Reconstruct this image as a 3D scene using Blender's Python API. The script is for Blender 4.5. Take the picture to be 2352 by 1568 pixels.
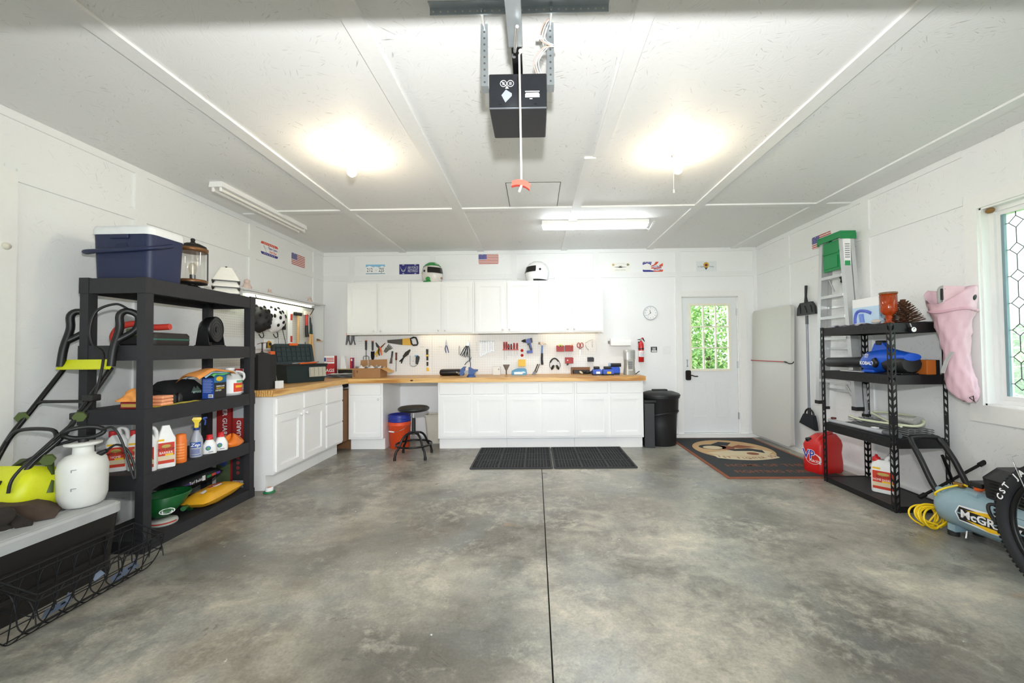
import bpy, bmesh, math, random
from mathutils import Vector, Matrix, Euler
random.seed(7)
SC = bpy.context.scene
COL = SC.collection
PI = math.pi
for _o in list(bpy.data.objects):
    bpy.data.objects.remove(_o)

# ---------------------------------------------------------------- camera
cam = bpy.data.cameras.new('camera')
co = bpy.data.objects.new('camera', cam)
COL.objects.link(co)
F = 904.0
cam.sensor_fit = 'HORIZONTAL'
cam.sensor_width = 36.0
cam.lens = F / 2352.0 * 36.0
cam.shift_x = (1176.0 - 1219.0) / 2352.0
cam.clip_start = 0.05
CAMH = 1.295
_dY = Vector((11.0 / F, 20.0 / F, 1.0)).normalized()          # world +Y in camera axes (x right, y down, z ahead)
_x = Vector((1.0, -0.0105, 0.0))
_dX = (_x - _dY * _x.dot(_dY)).normalized()
_dZ = _dX.cross(_dY)
if _dZ.y > 0:
    _dZ = -_dZ
R3 = Matrix(((_dX.x, -_dX.y, -_dX.z), (_dY.x, -_dY.y, -_dY.z), (_dZ.x, -_dZ.y, -_dZ.z)))
co.matrix_world = Matrix.Translation((0, 0, CAMH)) @ R3.to_4x4()
SC.camera = co

# ---------------------------------------------------------------- view, sky and lights
SC.view_settings.view_transform = 'Standard'
SC.view_settings.look = 'None'
SC.view_settings.exposure = 0.66
SC.view_settings.gamma = 1.0
SC.view_settings.use_curve_mapping = False
W = bpy.data.worlds.new('overcast_sky')
SC.world = W
W.use_nodes = True
_bg = W.node_tree.nodes['Background']
_bg.inputs[0].default_value = (0.86, 0.93, 1.0, 1)
_bg.inputs[1].default_value = 2.7

def light(name, kind, loc, power, col=(1, 1, 1), rot=(0, 0, 0), **kw):
    d = bpy.data.lights.new(name, kind)
    d.energy = power
    d.color = col
    for k, v in kw.items():
        setattr(d, k, v)
    o = bpy.data.objects.new(name, d)
    o.location = loc
    o.rotation_euler = rot
    COL.objects.link(o)
    return o
_p = light('garage_opening_portal', 'AREA', (0, -1.2, 1.08), 1.0, rot=(PI / 2, 0, 0), shape='RECTANGLE', size=4.9, size_y=2.15)
_p.data.cycles.is_portal = True
# the photographer's flash, held just above the camera
light('photo_flash', 'SPOT', (0.03, 0.0, 1.66), 235.0, (1.0, 1.0, 1.0), rot=(math.radians(90 + 20), 0, 0), spot_size=math.radians(150), spot_blend=0.9, shadow_soft_size=0.045)

# ---------------------------------------------------------------- helpers
def lin(c):
    if isinstance(c, str):
        c = [int(c[i:i + 2], 16) / 255 for i in (0, 2, 4)]
        c = [x / 12.92 if x <= 0.04045 else ((x + 0.055) / 1.055) ** 2.4 for x in c]
    return (c[0], c[1], c[2], 1.0)

MATS = {}
def nodes_of(name):
    m = bpy.data.materials.new(name)
    m.use_nodes = True
    nt = m.node_tree
    return m, nt, nt.nodes['Principled BSDF'], nt.nodes['Material Output']

def N(nt, t, **kw):
    n = nt.nodes.new(t)
    for k, v in kw.items():
        if k.startswith('i_'):
            n.inputs[int(k[2:])].default_value = v
        else:
            setattr(n, k, v)
    return n

def mat(name, col, rough=0.5, metal=0.0, var=0.06, scale=30.0, bump=0.0, bscale=120.0, coat=0.0, emit=0.0, spec=None, alpha=1.0, trans=0.0):
    """plain procedural material: a colour with a little noise in it, optional grain relief"""
    if name in MATS:
        return MATS[name]
    m, nt, p, out = nodes_of(name)
    c = lin(col)
    L = nt.links.new
    tc = N(nt, 'ShaderNodeTexCoord')
    nz = N(nt, 'ShaderNodeTexNoise')
    nz.inputs['Scale'].default_value = scale
    nz.inputs['Detail'].default_value = 3
    L(tc.outputs['Object'], nz.inputs['Vector'])
    mx = N(nt, 'ShaderNodeMix', data_type='RGBA')
    L(nz.outputs['Fac'], mx.inputs[0])
    mx.inputs[6].default_value = tuple(max(0, x * (1 - var)) for x in c[:3]) + (1,)
    mx.inputs[7].default_value = tuple(min(1, x * (1 + var)) for x in c[:3]) + (1,)
    L(mx.outputs[2], p.inputs['Base Color'])
    p.inputs['Roughness'].default_value = rough
    p.inputs['Metallic'].default_value = metal
    p.inputs['Coat Weight'].default_value = coat
    if spec is not None:
        p.inputs['Specular IOR Level'].default_value = spec
    if trans:
        p.inputs['Transmission Weight'].default_value = trans
    p.inputs['Alpha'].default_value = alpha
    if emit:
        p.inputs['Emission Color'].default_value = c
        p.inputs['Emission Strength'].default_value = emit
    if bump:
        n2 = N(nt, 'ShaderNodeTexNoise')
        n2.inputs['Scale'].default_value = bscale
        n2.inputs['Detail'].default_value = 2
        L(tc.outputs['Object'], n2.inputs['Vector'])
        b = N(nt, 'ShaderNodeBump')
        b.inputs['Strength'].default_value = bump
        b.inputs['Distance'].default_value = 0.002
        L(n2.outputs['Fac'], b.inputs['Height'])
        L(b.outputs[0], p.inputs['Normal'])
    MATS[name] = m
    return m

def glass_mat(name, tint=(1, 1, 1), gloss=0.06, haze=0.0, rough=0.02):
    if name in MATS:
        return MATS[name]
    m, nt, p, out = nodes_of(name)
    L = nt.links.new
    nt.nodes.remove(p)
    t = N(nt, 'ShaderNodeBsdfTransparent'); t.inputs[0].default_value = (*tint, 1)
    g = N(nt, 'ShaderNodeBsdfGlossy'); g.inputs['Roughness'].default_value = rough
    mx = N(nt, 'ShaderNodeMixShader'); mx.inputs[0].default_value = gloss
    L(t.outputs[0], mx.inputs[1]); L(g.outputs[0], mx.inputs[2])
    src = mx
    if haze:
        tr = N(nt, 'ShaderNodeBsdfTranslucent'); tr.inputs[0].default_value = (0.95, 0.97, 0.97, 1)
        m2 = N(nt, 'ShaderNodeMixShader'); m2.inputs[0].default_value = haze
        L(mx.outputs[0], m2.inputs[1]); L(tr.outputs[0], m2.inputs[2])
        src = m2
    L(src.outputs[0], out.inputs[0])
    MATS[name] = m
    return m

def remap(nt, src, rot):
    mp = N(nt, 'ShaderNodeMapping')
    mp.inputs['Rotation'].default_value = rot
    nt.links.new(src, mp.inputs['Vector'])
    return mp.outputs[0]

def osb_mat(name, rot, col='EEEEEC', fleck=0.35, bump=0.35):
    """white painted oriented strand board: chips lying every which way, dark where the paint missed a chip's edge"""
    m, nt, p, out = nodes_of(name)
    L = nt.links.new
    tc = N(nt, 'ShaderNodeTexCoord')
    v = remap(nt, tc.outputs['Object'], rot)
    vo = N(nt, 'ShaderNodeTexVoronoi'); vo.inputs['Scale'].default_value = 16.0
    L(v, vo.inputs['Vector'])
    sep = N(nt, 'ShaderNodeSeparateColor'); L(vo.outputs['Color'], sep.inputs[0])
    ang = N(nt, 'ShaderNodeMath', operation='MULTIPLY'); ang.inputs[1].default_value = 6.28; L(sep.outputs[0], ang.inputs[0])
    vr = N(nt, 'ShaderNodeVectorRotate'); vr.rotation_type = 'Z_AXIS'
    L(v, vr.inputs['Vector']); L(ang.outputs[0], vr.inputs['Angle'])
    sc = N(nt, 'ShaderNodeVectorMath', operation='MULTIPLY'); sc.inputs[1].default_value = (9, 110, 0); L(vr.outputs[0], sc.inputs[0])
    nz = N(nt, 'ShaderNodeTexNoise'); nz.inputs['Scale'].default_value = 1.0; nz.inputs['Detail'].default_value = 2; L(sc.outputs[0], nz.inputs['Vector'])
    rp = N(nt, 'ShaderNodeValToRGB'); rp.color_ramp.elements[0].position = 0.29; rp.color_ramp.elements[1].position = 0.37
    rp.color_ramp.elements[0].color = (1, 1, 1, 1); rp.color_ramp.elements[1].color = (0, 0, 0, 1)
    L(nz.outputs['Fac'], rp.inputs[0])
    big = N(nt, 'ShaderNodeTexNoise'); big.inputs['Scale'].default_value = 2.3; big.inputs['Detail'].default_value = 4; L(v, big.inputs['Vector'])
    br = N(nt, 'ShaderNodeMapRange'); br.inputs[1].default_value = 0.4; br.inputs[2].default_value = 0.7; br.inputs[3].default_value = 0.15; br.inputs[4].default_value = 1.0
    L(big.outputs['Fac'], br.inputs[0])
    fl = N(nt, 'ShaderNodeMath', operation='MULTIPLY'); L(rp.outputs[0], fl.inputs[0]); L(br.outputs[0], fl.inputs[1])
    f2 = N(nt, 'ShaderNodeMath', operation='MULTIPLY'); f2.inputs[1].default_value = fleck; L(fl.outputs[0], f2.inputs[0])
    mx = N(nt, 'ShaderNodeMix', data_type='RGBA'); L(f2.outputs[0], mx.inputs[0])
    mx.inputs[6].default_value = lin(col); mx.inputs[7].default_value = lin('6E675C')
    L(mx.outputs[2], p.inputs['Base Color'])
    p.inputs['Roughness'].default_value = 0.6
    p.inputs['Specular IOR Level'].default_value = 0.3
    b = N(nt, 'ShaderNodeBump'); b.inputs['Strength'].default_value = bump; b.inputs['Distance'].default_value = 0.0025
    L(nz.outputs['Fac'], b.inputs['Height']); L(b.outputs[0], p.inputs['Normal'])
    MATS[name] = m
    return m

class B:
    """collects shapes into one mesh"""
    def __init__(s):
        s.v = []; s.f = []; s.mi = []; s.sm = []
    def add(s, vs, fs, mi=0, sm=False):
        o = len(s.v)
        s.v.extend(tuple(v) for v in vs)
        for f in fs:
            s.f.append(tuple(i + o for i in f)); s.mi.append(mi); s.sm.append(sm)
        return s
    def box(s, x0, x1, y0, y1, z0, z1, mi=0, bev=0.0, rot=None, seg=2):
        if bev > 0:
            bm = bmesh.new()
            bmesh.ops.create_cube(bm, size=1.0)
            c = Vector(((x0 + x1) / 2, (y0 + y1) / 2, (z0 + z1) / 2))
            for v in bm.verts:
                v.co = Vector((v.co.x * abs(x1 - x0), v.co.y * abs(y1 - y0), v.co.z * abs(z1 - z0)))
            bmesh.ops.bevel(bm, geom=bm.edges[:] , offset=bev, segments=seg, affect='EDGES', profile=0.5)
            if rot is not None:
                M = Euler(rot).to_matrix()
                for v in bm.verts:
                    v.co = M @ v.co
            bm.verts.index_update()
            s.add([v.co + c for v in bm.verts], [[v.index for v in f.verts] for f in bm.faces], mi, False)
            bm.free()
            return s
        vs = [Vector((x, y, z)) for z in (z0, z1) for y in (y0, y1) for x in (x0, x1)]
        if rot is not None:
            c = Vector(((x0 + x1) / 2, (y0 + y1) / 2, (z0 + z1) / 2)); M = Euler(rot).to_matrix()
            vs = [M @ (v - c) + c for v in vs]
        return s.add(vs, [(0, 2, 3, 1), (4, 5, 7, 6), (0, 1, 5, 4), (2, 6, 7, 3), (0, 4, 6, 2), (1, 3, 7, 5)], mi)
    def cb(s, c, d, mi=0, bev=0.0, rot=None):
        return s.box(c[0] - d[0] / 2, c[0] + d[0] / 2, c[1] - d[1] / 2, c[1] + d[1] / 2, c[2] - d[2] / 2, c[2] + d[2] / 2, mi, bev, rot)
    def cyl(s, p0, p1, r0, r1=None, n=16, mi=0, caps=True):
        p0 = Vector(p0); p1 = Vector(p1); r1 = r0 if r1 is None else r1
        q = (p1 - p0).to_track_quat('Z', 'Y')
        ring = lambda p, r: [p + q @ Vector((r * math.cos(2 * PI * i / n), r * math.sin(2 * PI * i / n), 0)) for i in range(n)]
        a = ring(p0, r0); b = ring(p1, r1)
        s.add(a + b, [(i, (i + 1) % n, n + (i + 1) % n, n + i) for i in range(n)], mi, True)
        if caps:
            if r0 > 0: s.add(a, [tuple(reversed(range(n)))], mi)
            if r1 > 0: s.add(b, [tuple(range(n))], mi)
        return s
    def tube(s, pts, r, n=8, mi=0, closed=False, caps=True):
        pts = [Vector(p) for p in pts]; k = len(pts)
        rs = r if isinstance(r, (list, tuple)) else [r] * k
        rings = []; up = None
        for i, p in enumerate(pts):
            if closed: t = pts[(i + 1) % k] - pts[i - 1]
            else: t = pts[min(i + 1, k - 1)] - pts[max(i - 1, 0)]
            if t.length < 1e-9: t = Vector((0, 0, 1))
            t.normalize()
            if up is None:
                up = t.orthogonal().normalized()
            up = (up - t * up.dot(t))
            if up.length < 1e-6: up = t.orthogonal()
            up.normalize(); w = t.cross(up)
            rings.append([p + (up * math.cos(2 * PI * j / n) + w * math.sin(2 * PI * j / n)) * rs[i] for j in range(n)])
        vs = [v for g in rings for v in g]; fs = []
        for i in range(k if closed else k - 1):
            a = i * n; b = ((i + 1) % k) * n
            fs += [(a + j, a + (j + 1) % n, b + (j + 1) % n, b + j) for j in range(n)]
        s.add(vs, fs, mi, True)
        if caps and not closed:
            s.add(rings[0], [tuple(reversed(range(n)))], mi); s.add(rings[-1], [tuple(range(n))], mi)
        return s
    def lathe(s, prof, o=(0, 0, 0), n=24, mi=0, rot=None, sx=1.0, sy=1.0, sm=True, hard=()):
        """profile [(r, z), ...] turned about the z axis at o"""
        M = Euler(rot).to_matrix() if rot is not None else None
        o = Vector(o)
        def pt(r, z, i):
            v = Vector((r * sx * math.cos(2 * PI * i / n), r * sy * math.sin(2 * PI * i / n), z))
            return (M @ v if M else v) + o
        for a in range(len(prof) - 1):
            pass
        vs = []; fs = []
        for r, z in prof:
            vs += [pt(max(r, 1e-5), z, i) for i in range(n)]
        for a in range(len(prof) - 1):
            fs += [(a * n + i, a * n + (i + 1) % n, (a + 1) * n + (i + 1) % n, (a + 1) * n + i) for i in range(n)]
        s.add(vs, fs, mi, sm)
        if prof[0][0] > 1e-4: s.add(vs[:n], [tuple(reversed(range(n)))], mi)
        if prof[-1][0] > 1e-4: s.add(vs[-n:], [tuple(range(n))], mi)
        return s
    def ell(s, c, r, n=16, m=10, mi=0, rot=None, z0=-1.0, z1=1.0):
        prof = []
        a0 = math.asin(max(-1, z0)); a1 = math.asin(min(1, z1))
        for i in range(m + 1):
            a = a0 + (a1 - a0) * i / m
            prof.append((math.cos(a), math.sin(a)))
        o = Vector(c); M = Euler(rot).to_matrix() if rot is not None else None
        vs = []
        for q, z in prof:
            for i in range(n):
                v = Vector((max(q, 1e-4) * r[0] * math.cos(2 * PI * i / n), max(q, 1e-4) * r[1] * math.sin(2 * PI * i / n), z * r[2]))
                vs.append((M @ v if M else v) + o)
        fs = [(a * n + i, a * n + (i + 1) % n, (a + 1) * n + (i + 1) % n, (a + 1) * n + i) for a in range(m) for i in range(n)]
        s.add(vs, fs, mi, True)
        if prof[0][0] > 0.01: s.add(vs[:n], [tuple(reversed(range(n)))], mi)
        if prof[-1][0] > 0.01: s.add(vs[-n:], [tuple(range(n))], mi)
        return s
    def prism(s, poly, a0, a1, ax='y', mi=0):
        """outline extruded along an axis; poly is (x,z) for y, (y,z) for x, (x,y) for z"""
        f = {'y': lambda p, a: (p[0], a, p[1]), 'x': lambda p, a: (a, p[0], p[1]), 'z': lambda p, a: (p[0], p[1], a)}[ax]
        n = len(poly)
        A = [f(p, a0) for p in poly]; Bv = [f(p, a1) for p in poly]
        area = sum(poly[i][0] * poly[(i + 1) % n][1] - poly[(i + 1) % n][0] * poly[i][1] for i in range(n))
        s.add(A, [tuple(range(n))], mi); s.add(Bv, [tuple(reversed(range(n)))], mi)
        s.add(A + Bv, [(i, n + i, n + (i + 1) % n, (i + 1) % n) for i in range(n)], mi)
        return s
    def loft(s, rings, mi=0, sm=True, caps=True, closed=True):
        n = len(rings[0]); vs = [v for g in rings for v in g]; fs = []
        for a in range(len(rings) - 1):
            fs += [(a * n + i, a * n + (i + 1) % n, (a + 1) * n + (i + 1) % n, (a + 1) * n + i) for i in range(n if closed else n - 1)]
        s.add(vs, fs, mi, sm)
        if caps:
            s.add(rings[0], [tuple(reversed(range(n)))], mi); s.add(rings[-1], [tuple(range(n))], mi)
        return s
    def sheet(s, fn, nu, nv, mi=0, sm=True, th=0.0):
        """surface fn(u,v) -> point, u and v from 0 to 1; th gives it a back face"""
        vs = [Vector(fn(i / nu, j / nv)) for j in range(nv + 1) for i in range(nu + 1)]
        fs = [(j * (nu + 1) + i, j * (nu + 1) + i + 1, (j + 1) * (nu + 1) + i + 1, (j + 1) * (nu + 1) + i) for j in range(nv) for i in range(nu)]
        s.add(vs, fs, mi, sm)
        if th:
            s.add([v - Vector((0, 0, th)) for v in vs], [tuple(reversed(f)) for f in fs], mi, sm)
        return s
    def xf(s, M):
        s.v = [tuple(M @ Vector(v)) for v in s.v]
        return s
    def obj(s, name, mats, parent=None, fix=True, sub=0, **tags):
        me = bpy.data.meshes.new(name)
        me.from_pydata(s.v, [], s.f)
        if not isinstance(mats, (list, tuple)): mats = [mats]
        for m in mats: me.materials.append(m)
        me.polygons.foreach_set('material_index', s.mi)
        me.polygons.foreach_set('use_smooth', s.sm)
        if fix:
            bm = bmesh.new(); bm.from_mesh(me)
            bmesh.ops.recalc_face_normals(bm, faces=bm.faces[:])
            bm.to_mesh(me); bm.free()
        me.update()
        o = bpy.data.objects.new(name, me)
        COL.objects.link(o)
        if parent is not None: o.parent = parent
        if sub:
            md = o.modifiers.new('smooth', 'SUBSURF'); md.levels = sub; md.render_levels = sub
        tag(o, **tags)
        return o

def tag(o, label=None, cat=None, group=None, kind=None):
    if label: o['label'] = label
    if cat: o['category'] = cat
    if group: o['group'] = group
    if kind: o['kind'] = kind
    return o

def thing(name, label, cat, loc=(0, 0, 0), rz=0.0, group=None, rot=None):
    o = bpy.data.objects.new(name, None)
    o.empty_display_size = 0.05
    COL.objects.link(o)
    o.location = loc
    o.rotation_euler = rot if rot is not None else (0, 0, rz)
    return tag(o, label, cat, group)

def copy_tree(o, parent=None):
    c = o.copy(); COL.objects.link(c); c.parent = parent
    for ch in list(o.children):
        copy_tree(ch, c)
    return c

FRONT = (PI / 2, 0, 0)            # lettering that faces -y
def text(s, size, m, parent, loc, rot=FRONT, align='CENTER', sx=1.0, ext=0.0004, name='lettering', bold=0.0, shear=0.0):
    cu = bpy.data.curves.new('lettering', 'FONT')
    cu.body = s; cu.size = size; cu.align_x = align; cu.align_y = 'CENTER'
    cu.extrude = ext; cu.resolution_u = 2; cu.offset = bold; cu.shear = shear
    t = bpy.data.objects.new('t', cu)
    me = bpy.data.meshes.new_from_object(t)
    bpy.data.objects.remove(t)
    me.materials.append(m)
    o = bpy.data.objects.new(name, me)
    COL.objects.link(o)
    o.parent = parent
    o.location = loc
    o.rotation_euler = rot
    o.scale = (sx, 1, 1)
    return o

def arc(c, r, a0, a1, n, plane='xz'):
    out = []
    for i in range(n + 1):
        a = math.radians(a0 + (a1 - a0) * i / n)
        u, w = r * math.cos(a), r * math.sin(a)
        out.append({'xz': (c[0] + u, c[1], c[2] + w), 'xy': (c[0] + u, c[1] + w, c[2]), 'yz': (c[0], c[1] + u, c[2] + w)}[plane])
    return out

def rrect(x0, x1, z0, z1, r, n=4):
    p = []
    for cx, cz, a in ((x1 - r, z1 - r, 0), (x0 + r, z1 - r, 90), (x0 + r, z0 + r, 180), (x1 - r, z0 + r, 270)):
        for i in range(n + 1):
            t = math.radians(a + 90 * i / n)
            p.append((cx + r * math.cos(t), cz + r * math.sin(t)))
    return p

def smooth_path(pts, n=6):
    """Catmull-Rom through the points"""
    P = [Vector(p) for p in pts]; out = []
    for i in range(len(P) - 1):
        p0 = P[max(i - 1, 0)]; p1 = P[i]; p2 = P[i + 1]; p3 = P[min(i + 2, len(P) - 1)]
        for j in range(n):
            t = j / n
            out.append(0.5 * ((2 * p1) + (p2 - p0) * t + (2 * p0 - 5 * p1 + 4 * p2 - p3) * t * t + (3 * p1 - p0 - 3 * p2 + p3) * t ** 3))
    out.append(P[-1])
    return out

# ---------------------------------------------------------------- common materials
WHITE = mat('white_paint', 'F2F2F0', 0.45, var=0.02)
CABW = mat('cabinet_white_paint', 'F4F4F3', 0.35, var=0.015)
TRIMW = mat('trim_white_paint', 'F0F0EE', 0.5, var=0.03, bump=0.08, bscale=60)
BLACK = mat('black_plastic', '121214', 0.45, var=0.15)
BLACKM = mat('black_metal', '0F0F10', 0.35, var=0.1, metal=0.2)
STEEL = mat('bright_steel', 'C4C6C8', 0.28, 1.0)
DSTEEL = mat('dark_steel', '5A5C5E', 0.4, 0.9)
GALV = mat('galvanised_steel', 'B4BCC0', 0.42, 0.75, var=0.12, scale=18)
ALU = mat('aluminium', 'CFD1D2', 0.35, 0.55, var=0.05)
RED = mat('red_plastic', 'C8241E', 0.4)
ORANGE = mat('orange_plastic', 'E8661E', 0.4)
BLUE = mat('blue_plastic', '1B4FC4', 0.35)
YELLOW = mat('yellow_plastic', 'F2C21A', 0.4)
WPL = mat('white_plastic', 'EFEFEE', 0.4, var=0.02)
WOODH = mat('pale_wood_handle', 'D9AE72', 0.5, var=0.12, scale=14)
CARD = mat('cardboard', 'A97E55', 0.8, var=0.06, scale=12)
INKB = mat('black_print', '1A1A1C', 0.5, var=0.02)
INKW = mat('white_print', 'F4F4F4', 0.5, var=0.01)
INKR = mat('red_print', 'C22A24', 0.5, var=0.02)
INKN = mat('navy_print', '2A2A78', 0.5, var=0.02)
INKY = mat('yellow_print', 'F0C020', 0.5, var=0.02)
INKG = mat('grey_print', '8A8C90', 0.5, var=0.02)
INKGR = mat('green_print', '2E8A4A', 0.5, var=0.02)
INKBL = mat('blue_print', '2456B8', 0.5, var=0.02)
BRIGHT = mat('brass', 'B08A4A', 0.35, 0.9)
RUBBER = mat('black_rubber', '1B1C1E', 0.75, var=0.15, bump=0.2)
# ================================================================ the room
LX, RX, BY, CZ, FY = -3.175, 3.285, 5.85, 2.787, -1.25
OSB_C = osb_mat('painted_osb_ceiling', (0, 0, 0), 'E8E9E8', fleck=0.6, bump=0.45)
OSB_B = osb_mat('painted_osb_back', (-PI / 2, 0, 0), 'F2F3F3', fleck=0.16, bump=0.25)
OSB_S = osb_mat('painted_osb_side', (0, PI / 2, 0), 'EEEFEF', fleck=0.34, bump=0.35)

def concrete():
    m, nt, p, out = nodes_of('stained_concrete')
    L = nt.links.new
    tc = N(nt, 'ShaderNodeTexCoord')
    def noise(scale, detail=6, dist=0.0, rough=0.6, off=(0, 0, 0), sc=(1, 1, 1)):
        mp = N(nt, 'ShaderNodeMapping'); mp.inputs['Location'].default_value = off; mp.inputs['Scale'].default_value = sc
        L(tc.outputs['Object'], mp.inputs['Vector'])
        n = N(nt, 'ShaderNodeTexNoise'); n.inputs['Scale'].default_value = scale; n.inputs['Detail'].default_value = detail
        n.inputs['Distortion'].default_value = dist; n.inputs['Roughness'].default_value = rough
        L(mp.outputs[0], n.inputs['Vector'])
        return n.outputs['Fac']
    def ramp(src, stops):
        r = N(nt, 'ShaderNodeValToRGB'); e = r.color_ramp.elements
        e[0].position, e[0].color = stops[0][0], lin(stops[0][1])
        e[1].position, e[1].color = stops[-1][0], lin(stops[-1][1])
        for pos, c in stops[1:-1]:
            q = e.new(pos); q.color = lin(c)
        L(src, r.inputs[0]); return r.outputs[0]
    def mix(fac, a, b, mode='MIX'):
        x = N(nt, 'ShaderNodeMix', data_type='RGBA', blend_type=mode)
        if isinstance(fac, float): x.inputs[0].default_value = fac
        else: L(fac, x.inputs[0])
        for i, s in ((6, a), (7, b)):
            if isinstance(s, tuple): x.inputs[i].default_value = s
            else: L(s, x.inputs[i])
        return x.outputs[2]
    big = noise(0.9, 3, 0.4, 0.55, (3, 1, 0)); mid = noise(3.2, 7, 0.7, 0.68, (9, 4, 0), (1, 1.3, 1)); sm_ = noise(14, 8, 0.3, 0.75, (1, 7, 0))
    def fmix(f, a, b_):
        x = N(nt, 'ShaderNodeMix', data_type='FLOAT'); x.inputs[0].default_value = f; L(a, x.inputs[2]); L(b_, x.inputs[3]); return x.outputs[0]
    comb = fmix(0.22, fmix(0.42, big, mid), sm_)
    base = ramp(comb, [(0.36, '63605A'), (0.43, '86827A'), (0.49, 'A7A397'), (0.55, 'C2BDAE'), (0.62, 'DAD5C6')])
    warm = ramp(noise(0.8, 6, 0.8, 0.62, (7, 2, 0)), [(0.46, '000000'), (0.64, 'FFFFFF')])
    sep = N(nt, 'ShaderNodeSeparateXYZ'); L(tc.outputs['Object'], sep.inputs[0])
    side = N(nt, 'ShaderNodeMapRange'); side.inputs[1].default_value = 0.9; side.inputs[2].default_value = -1.6; side.inputs[3].default_value = 0.12; side.inputs[4].default_value = 0.8; L(sep.outputs[0], side.inputs[0])
    wf = N(nt, 'ShaderNodeMath', operation='MULTIPLY'); L(warm, wf.inputs[0]); L(side.outputs[0], wf.inputs[1])
    c1 = mix(wf.outputs[0], base, mix(0.6, base, lin('7A6856')))
    dark = ramp(fmix(0.35, noise(0.75, 5, 0.8, 0.6, (11, 5, 0), (1, 1.5, 1)), mid), [(0.48, '000000'), (0.62, 'FFFFFF')])
    df = N(nt, 'ShaderNodeMath', operation='MULTIPLY'); df.inputs[1].default_value = 0.75; L(dark, df.inputs[0])
    c2 = mix(df.outputs[0], c1, lin('67635D'))
    cool = ramp(noise(1.1, 5, 0.6, 0.6, (4, 13, 0)), [(0.48, '000000'), (0.68, 'FFFFFF')])
    cf = N(nt, 'ShaderNodeMath', operation='MULTIPLY'); cf.inputs[1].default_value = 0.6; L(cool, cf.inputs[0])
    c2 = mix(cf.outputs[0], c2, lin('8E9495'))
    pale = ramp(fmix(0.4, noise(1.7, 9, 0.8, 0.72, (2, 9, 0)), sm_), [(0.53, '000000'), (0.63, 'FFFFFF')])
    pf = N(nt, 'ShaderNodeMath', operation='MULTIPLY'); pf.inputs[1].default_value = 0.6; L(pale, pf.inputs[0])
    c3 = mix(pf.outputs[0], c2, lin('CFCABA'))
    fine = noise(70, 5, 0.0, 0.75)
    c4 = mix(0.45, c3, ramp(fine, [(0.3, '606060'), (0.7, 'B8B8B4')]), 'OVERLAY')
    spk = ramp(noise(26, 2, 0.0, 0.5, (1, 4, 0)), [(0.765, '000000'), (0.78, 'FFFFFF')])
    c5 = mix(spk, c4, lin('DAD8D2'))
    rust = ramp(noise(1.9, 2, 0.0, 0.5, (21, 4, 0)), [(0.74, '000000'), (0.80, 'FFFFFF')])
    c5 = mix(rust, c5, lin('B07A3C'))
    L(c5, p.inputs['Base Color'])
    rr = N(nt, 'ShaderNodeMapRange'); rr.inputs[1].default_value = 0.3; rr.inputs[2].default_value = 0.7; rr.inputs[3].default_value = 0.24; rr.inputs[4].default_value = 0.40
    L(noise(1.6, 6, 0.8, 0.6, (5, 5, 0)), rr.inputs[0]); L(rr.outputs[0], p.inputs['Roughness'])
    b = N(nt, 'ShaderNodeBump'); b.inputs['Strength'].default_value = 0.08; b.inputs['Distance'].default_value = 0.003
    L(noise(30, 6), b.inputs['Height']); L(b.outputs[0], p.inputs['Normal'])
    return m
CONC = concrete()

fl = B()
fl.box(LX - 0.12, 0.0515, FY - 0.2, BY + 0.12, -0.10, 0.0)
fl.box(0.0585, RX + 0.12, FY - 0.2, BY + 0.12, -0.10, 0.0)
fl.box(LX - 0.12, RX + 0.12, FY - 0.2, BY + 0.12, -0.16, -0.03, 1)
fl.obj('floor', [CONC, mat('joint_dirt', '26241F', 0.9)], kind='structure', label='stained grey concrete slab with a saw-cut joint')

ceil = B().box(LX - 0.12, RX + 0.12, FY - 0.12, BY + 0.12, CZ, CZ + 0.1).obj('ceiling', OSB_C, kind='structure', label='white painted strand board ceiling with battens')
wl = B().box(LX - 0.12, LX, FY - 0.12, BY + 0.12, -0.03, CZ).obj('wall_left', OSB_S, kind='structure', label='white painted strand board left wall')
WY0, WY1, WZ0, WZ1 = 2.02, 2.925, 0.86, 2.305
b = B()
b.box(RX, RX + 0.14, FY - 0.12, WY0, -0.03, CZ); b.box(RX, RX + 0.14, WY1, BY + 0.12, -0.03, CZ)
b.box(RX, RX + 0.14, WY0, WY1, -0.03, WZ0); b.box(RX, RX + 0.14, WY0, WY1, WZ1, CZ)
wr = b.obj('wall_right', OSB_S, kind='structure', label='white painted strand board right wall with window')
DX0, DX1, DZ0, DZ1 = 2.165, 2.995, 0.045, 2.065
b = B()
b.box(LX, DX0, BY, BY + 0.12, -0.03, CZ); b.box(DX1, RX, BY, BY + 0.12, -0.03, CZ)
b.box(DX0, DX1, BY, BY + 0.12, DZ1, CZ); b.box(DX0, DX1, BY, BY + 0.12, -0.03, DZ0)
wb = b.obj('wall_back', OSB_B, kind='structure', label='white painted strand board back wall with door')
b = B()
b.box(LX, -2.45, FY - 0.12, FY, -0.03, CZ); b.box(2.45, RX, FY - 0.12, FY, -0.03, CZ); b.box(-2.45, 2.45, FY - 0.12, FY, 2.15, CZ)
wf = b.obj('wall_front', OSB_B, kind='structure', label='white wall around the open garage doorway')

T = 0.015
CTRIM = mat('ceiling_batten_paint', 'E8E9E8', 0.55, var=0.04, bump=0.1, bscale=60)
WTRIM = mat('wall_batten_paint', 'EEEFEF', 0.55, var=0.03, bump=0.1, bscale=60)
def batten(par, x0, x1, y0, y1, z0, z1):
    return B().box(x0, x1, y0, y1, z0, z1).obj('batten', CTRIM if par is ceil else WTRIM, par)
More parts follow.
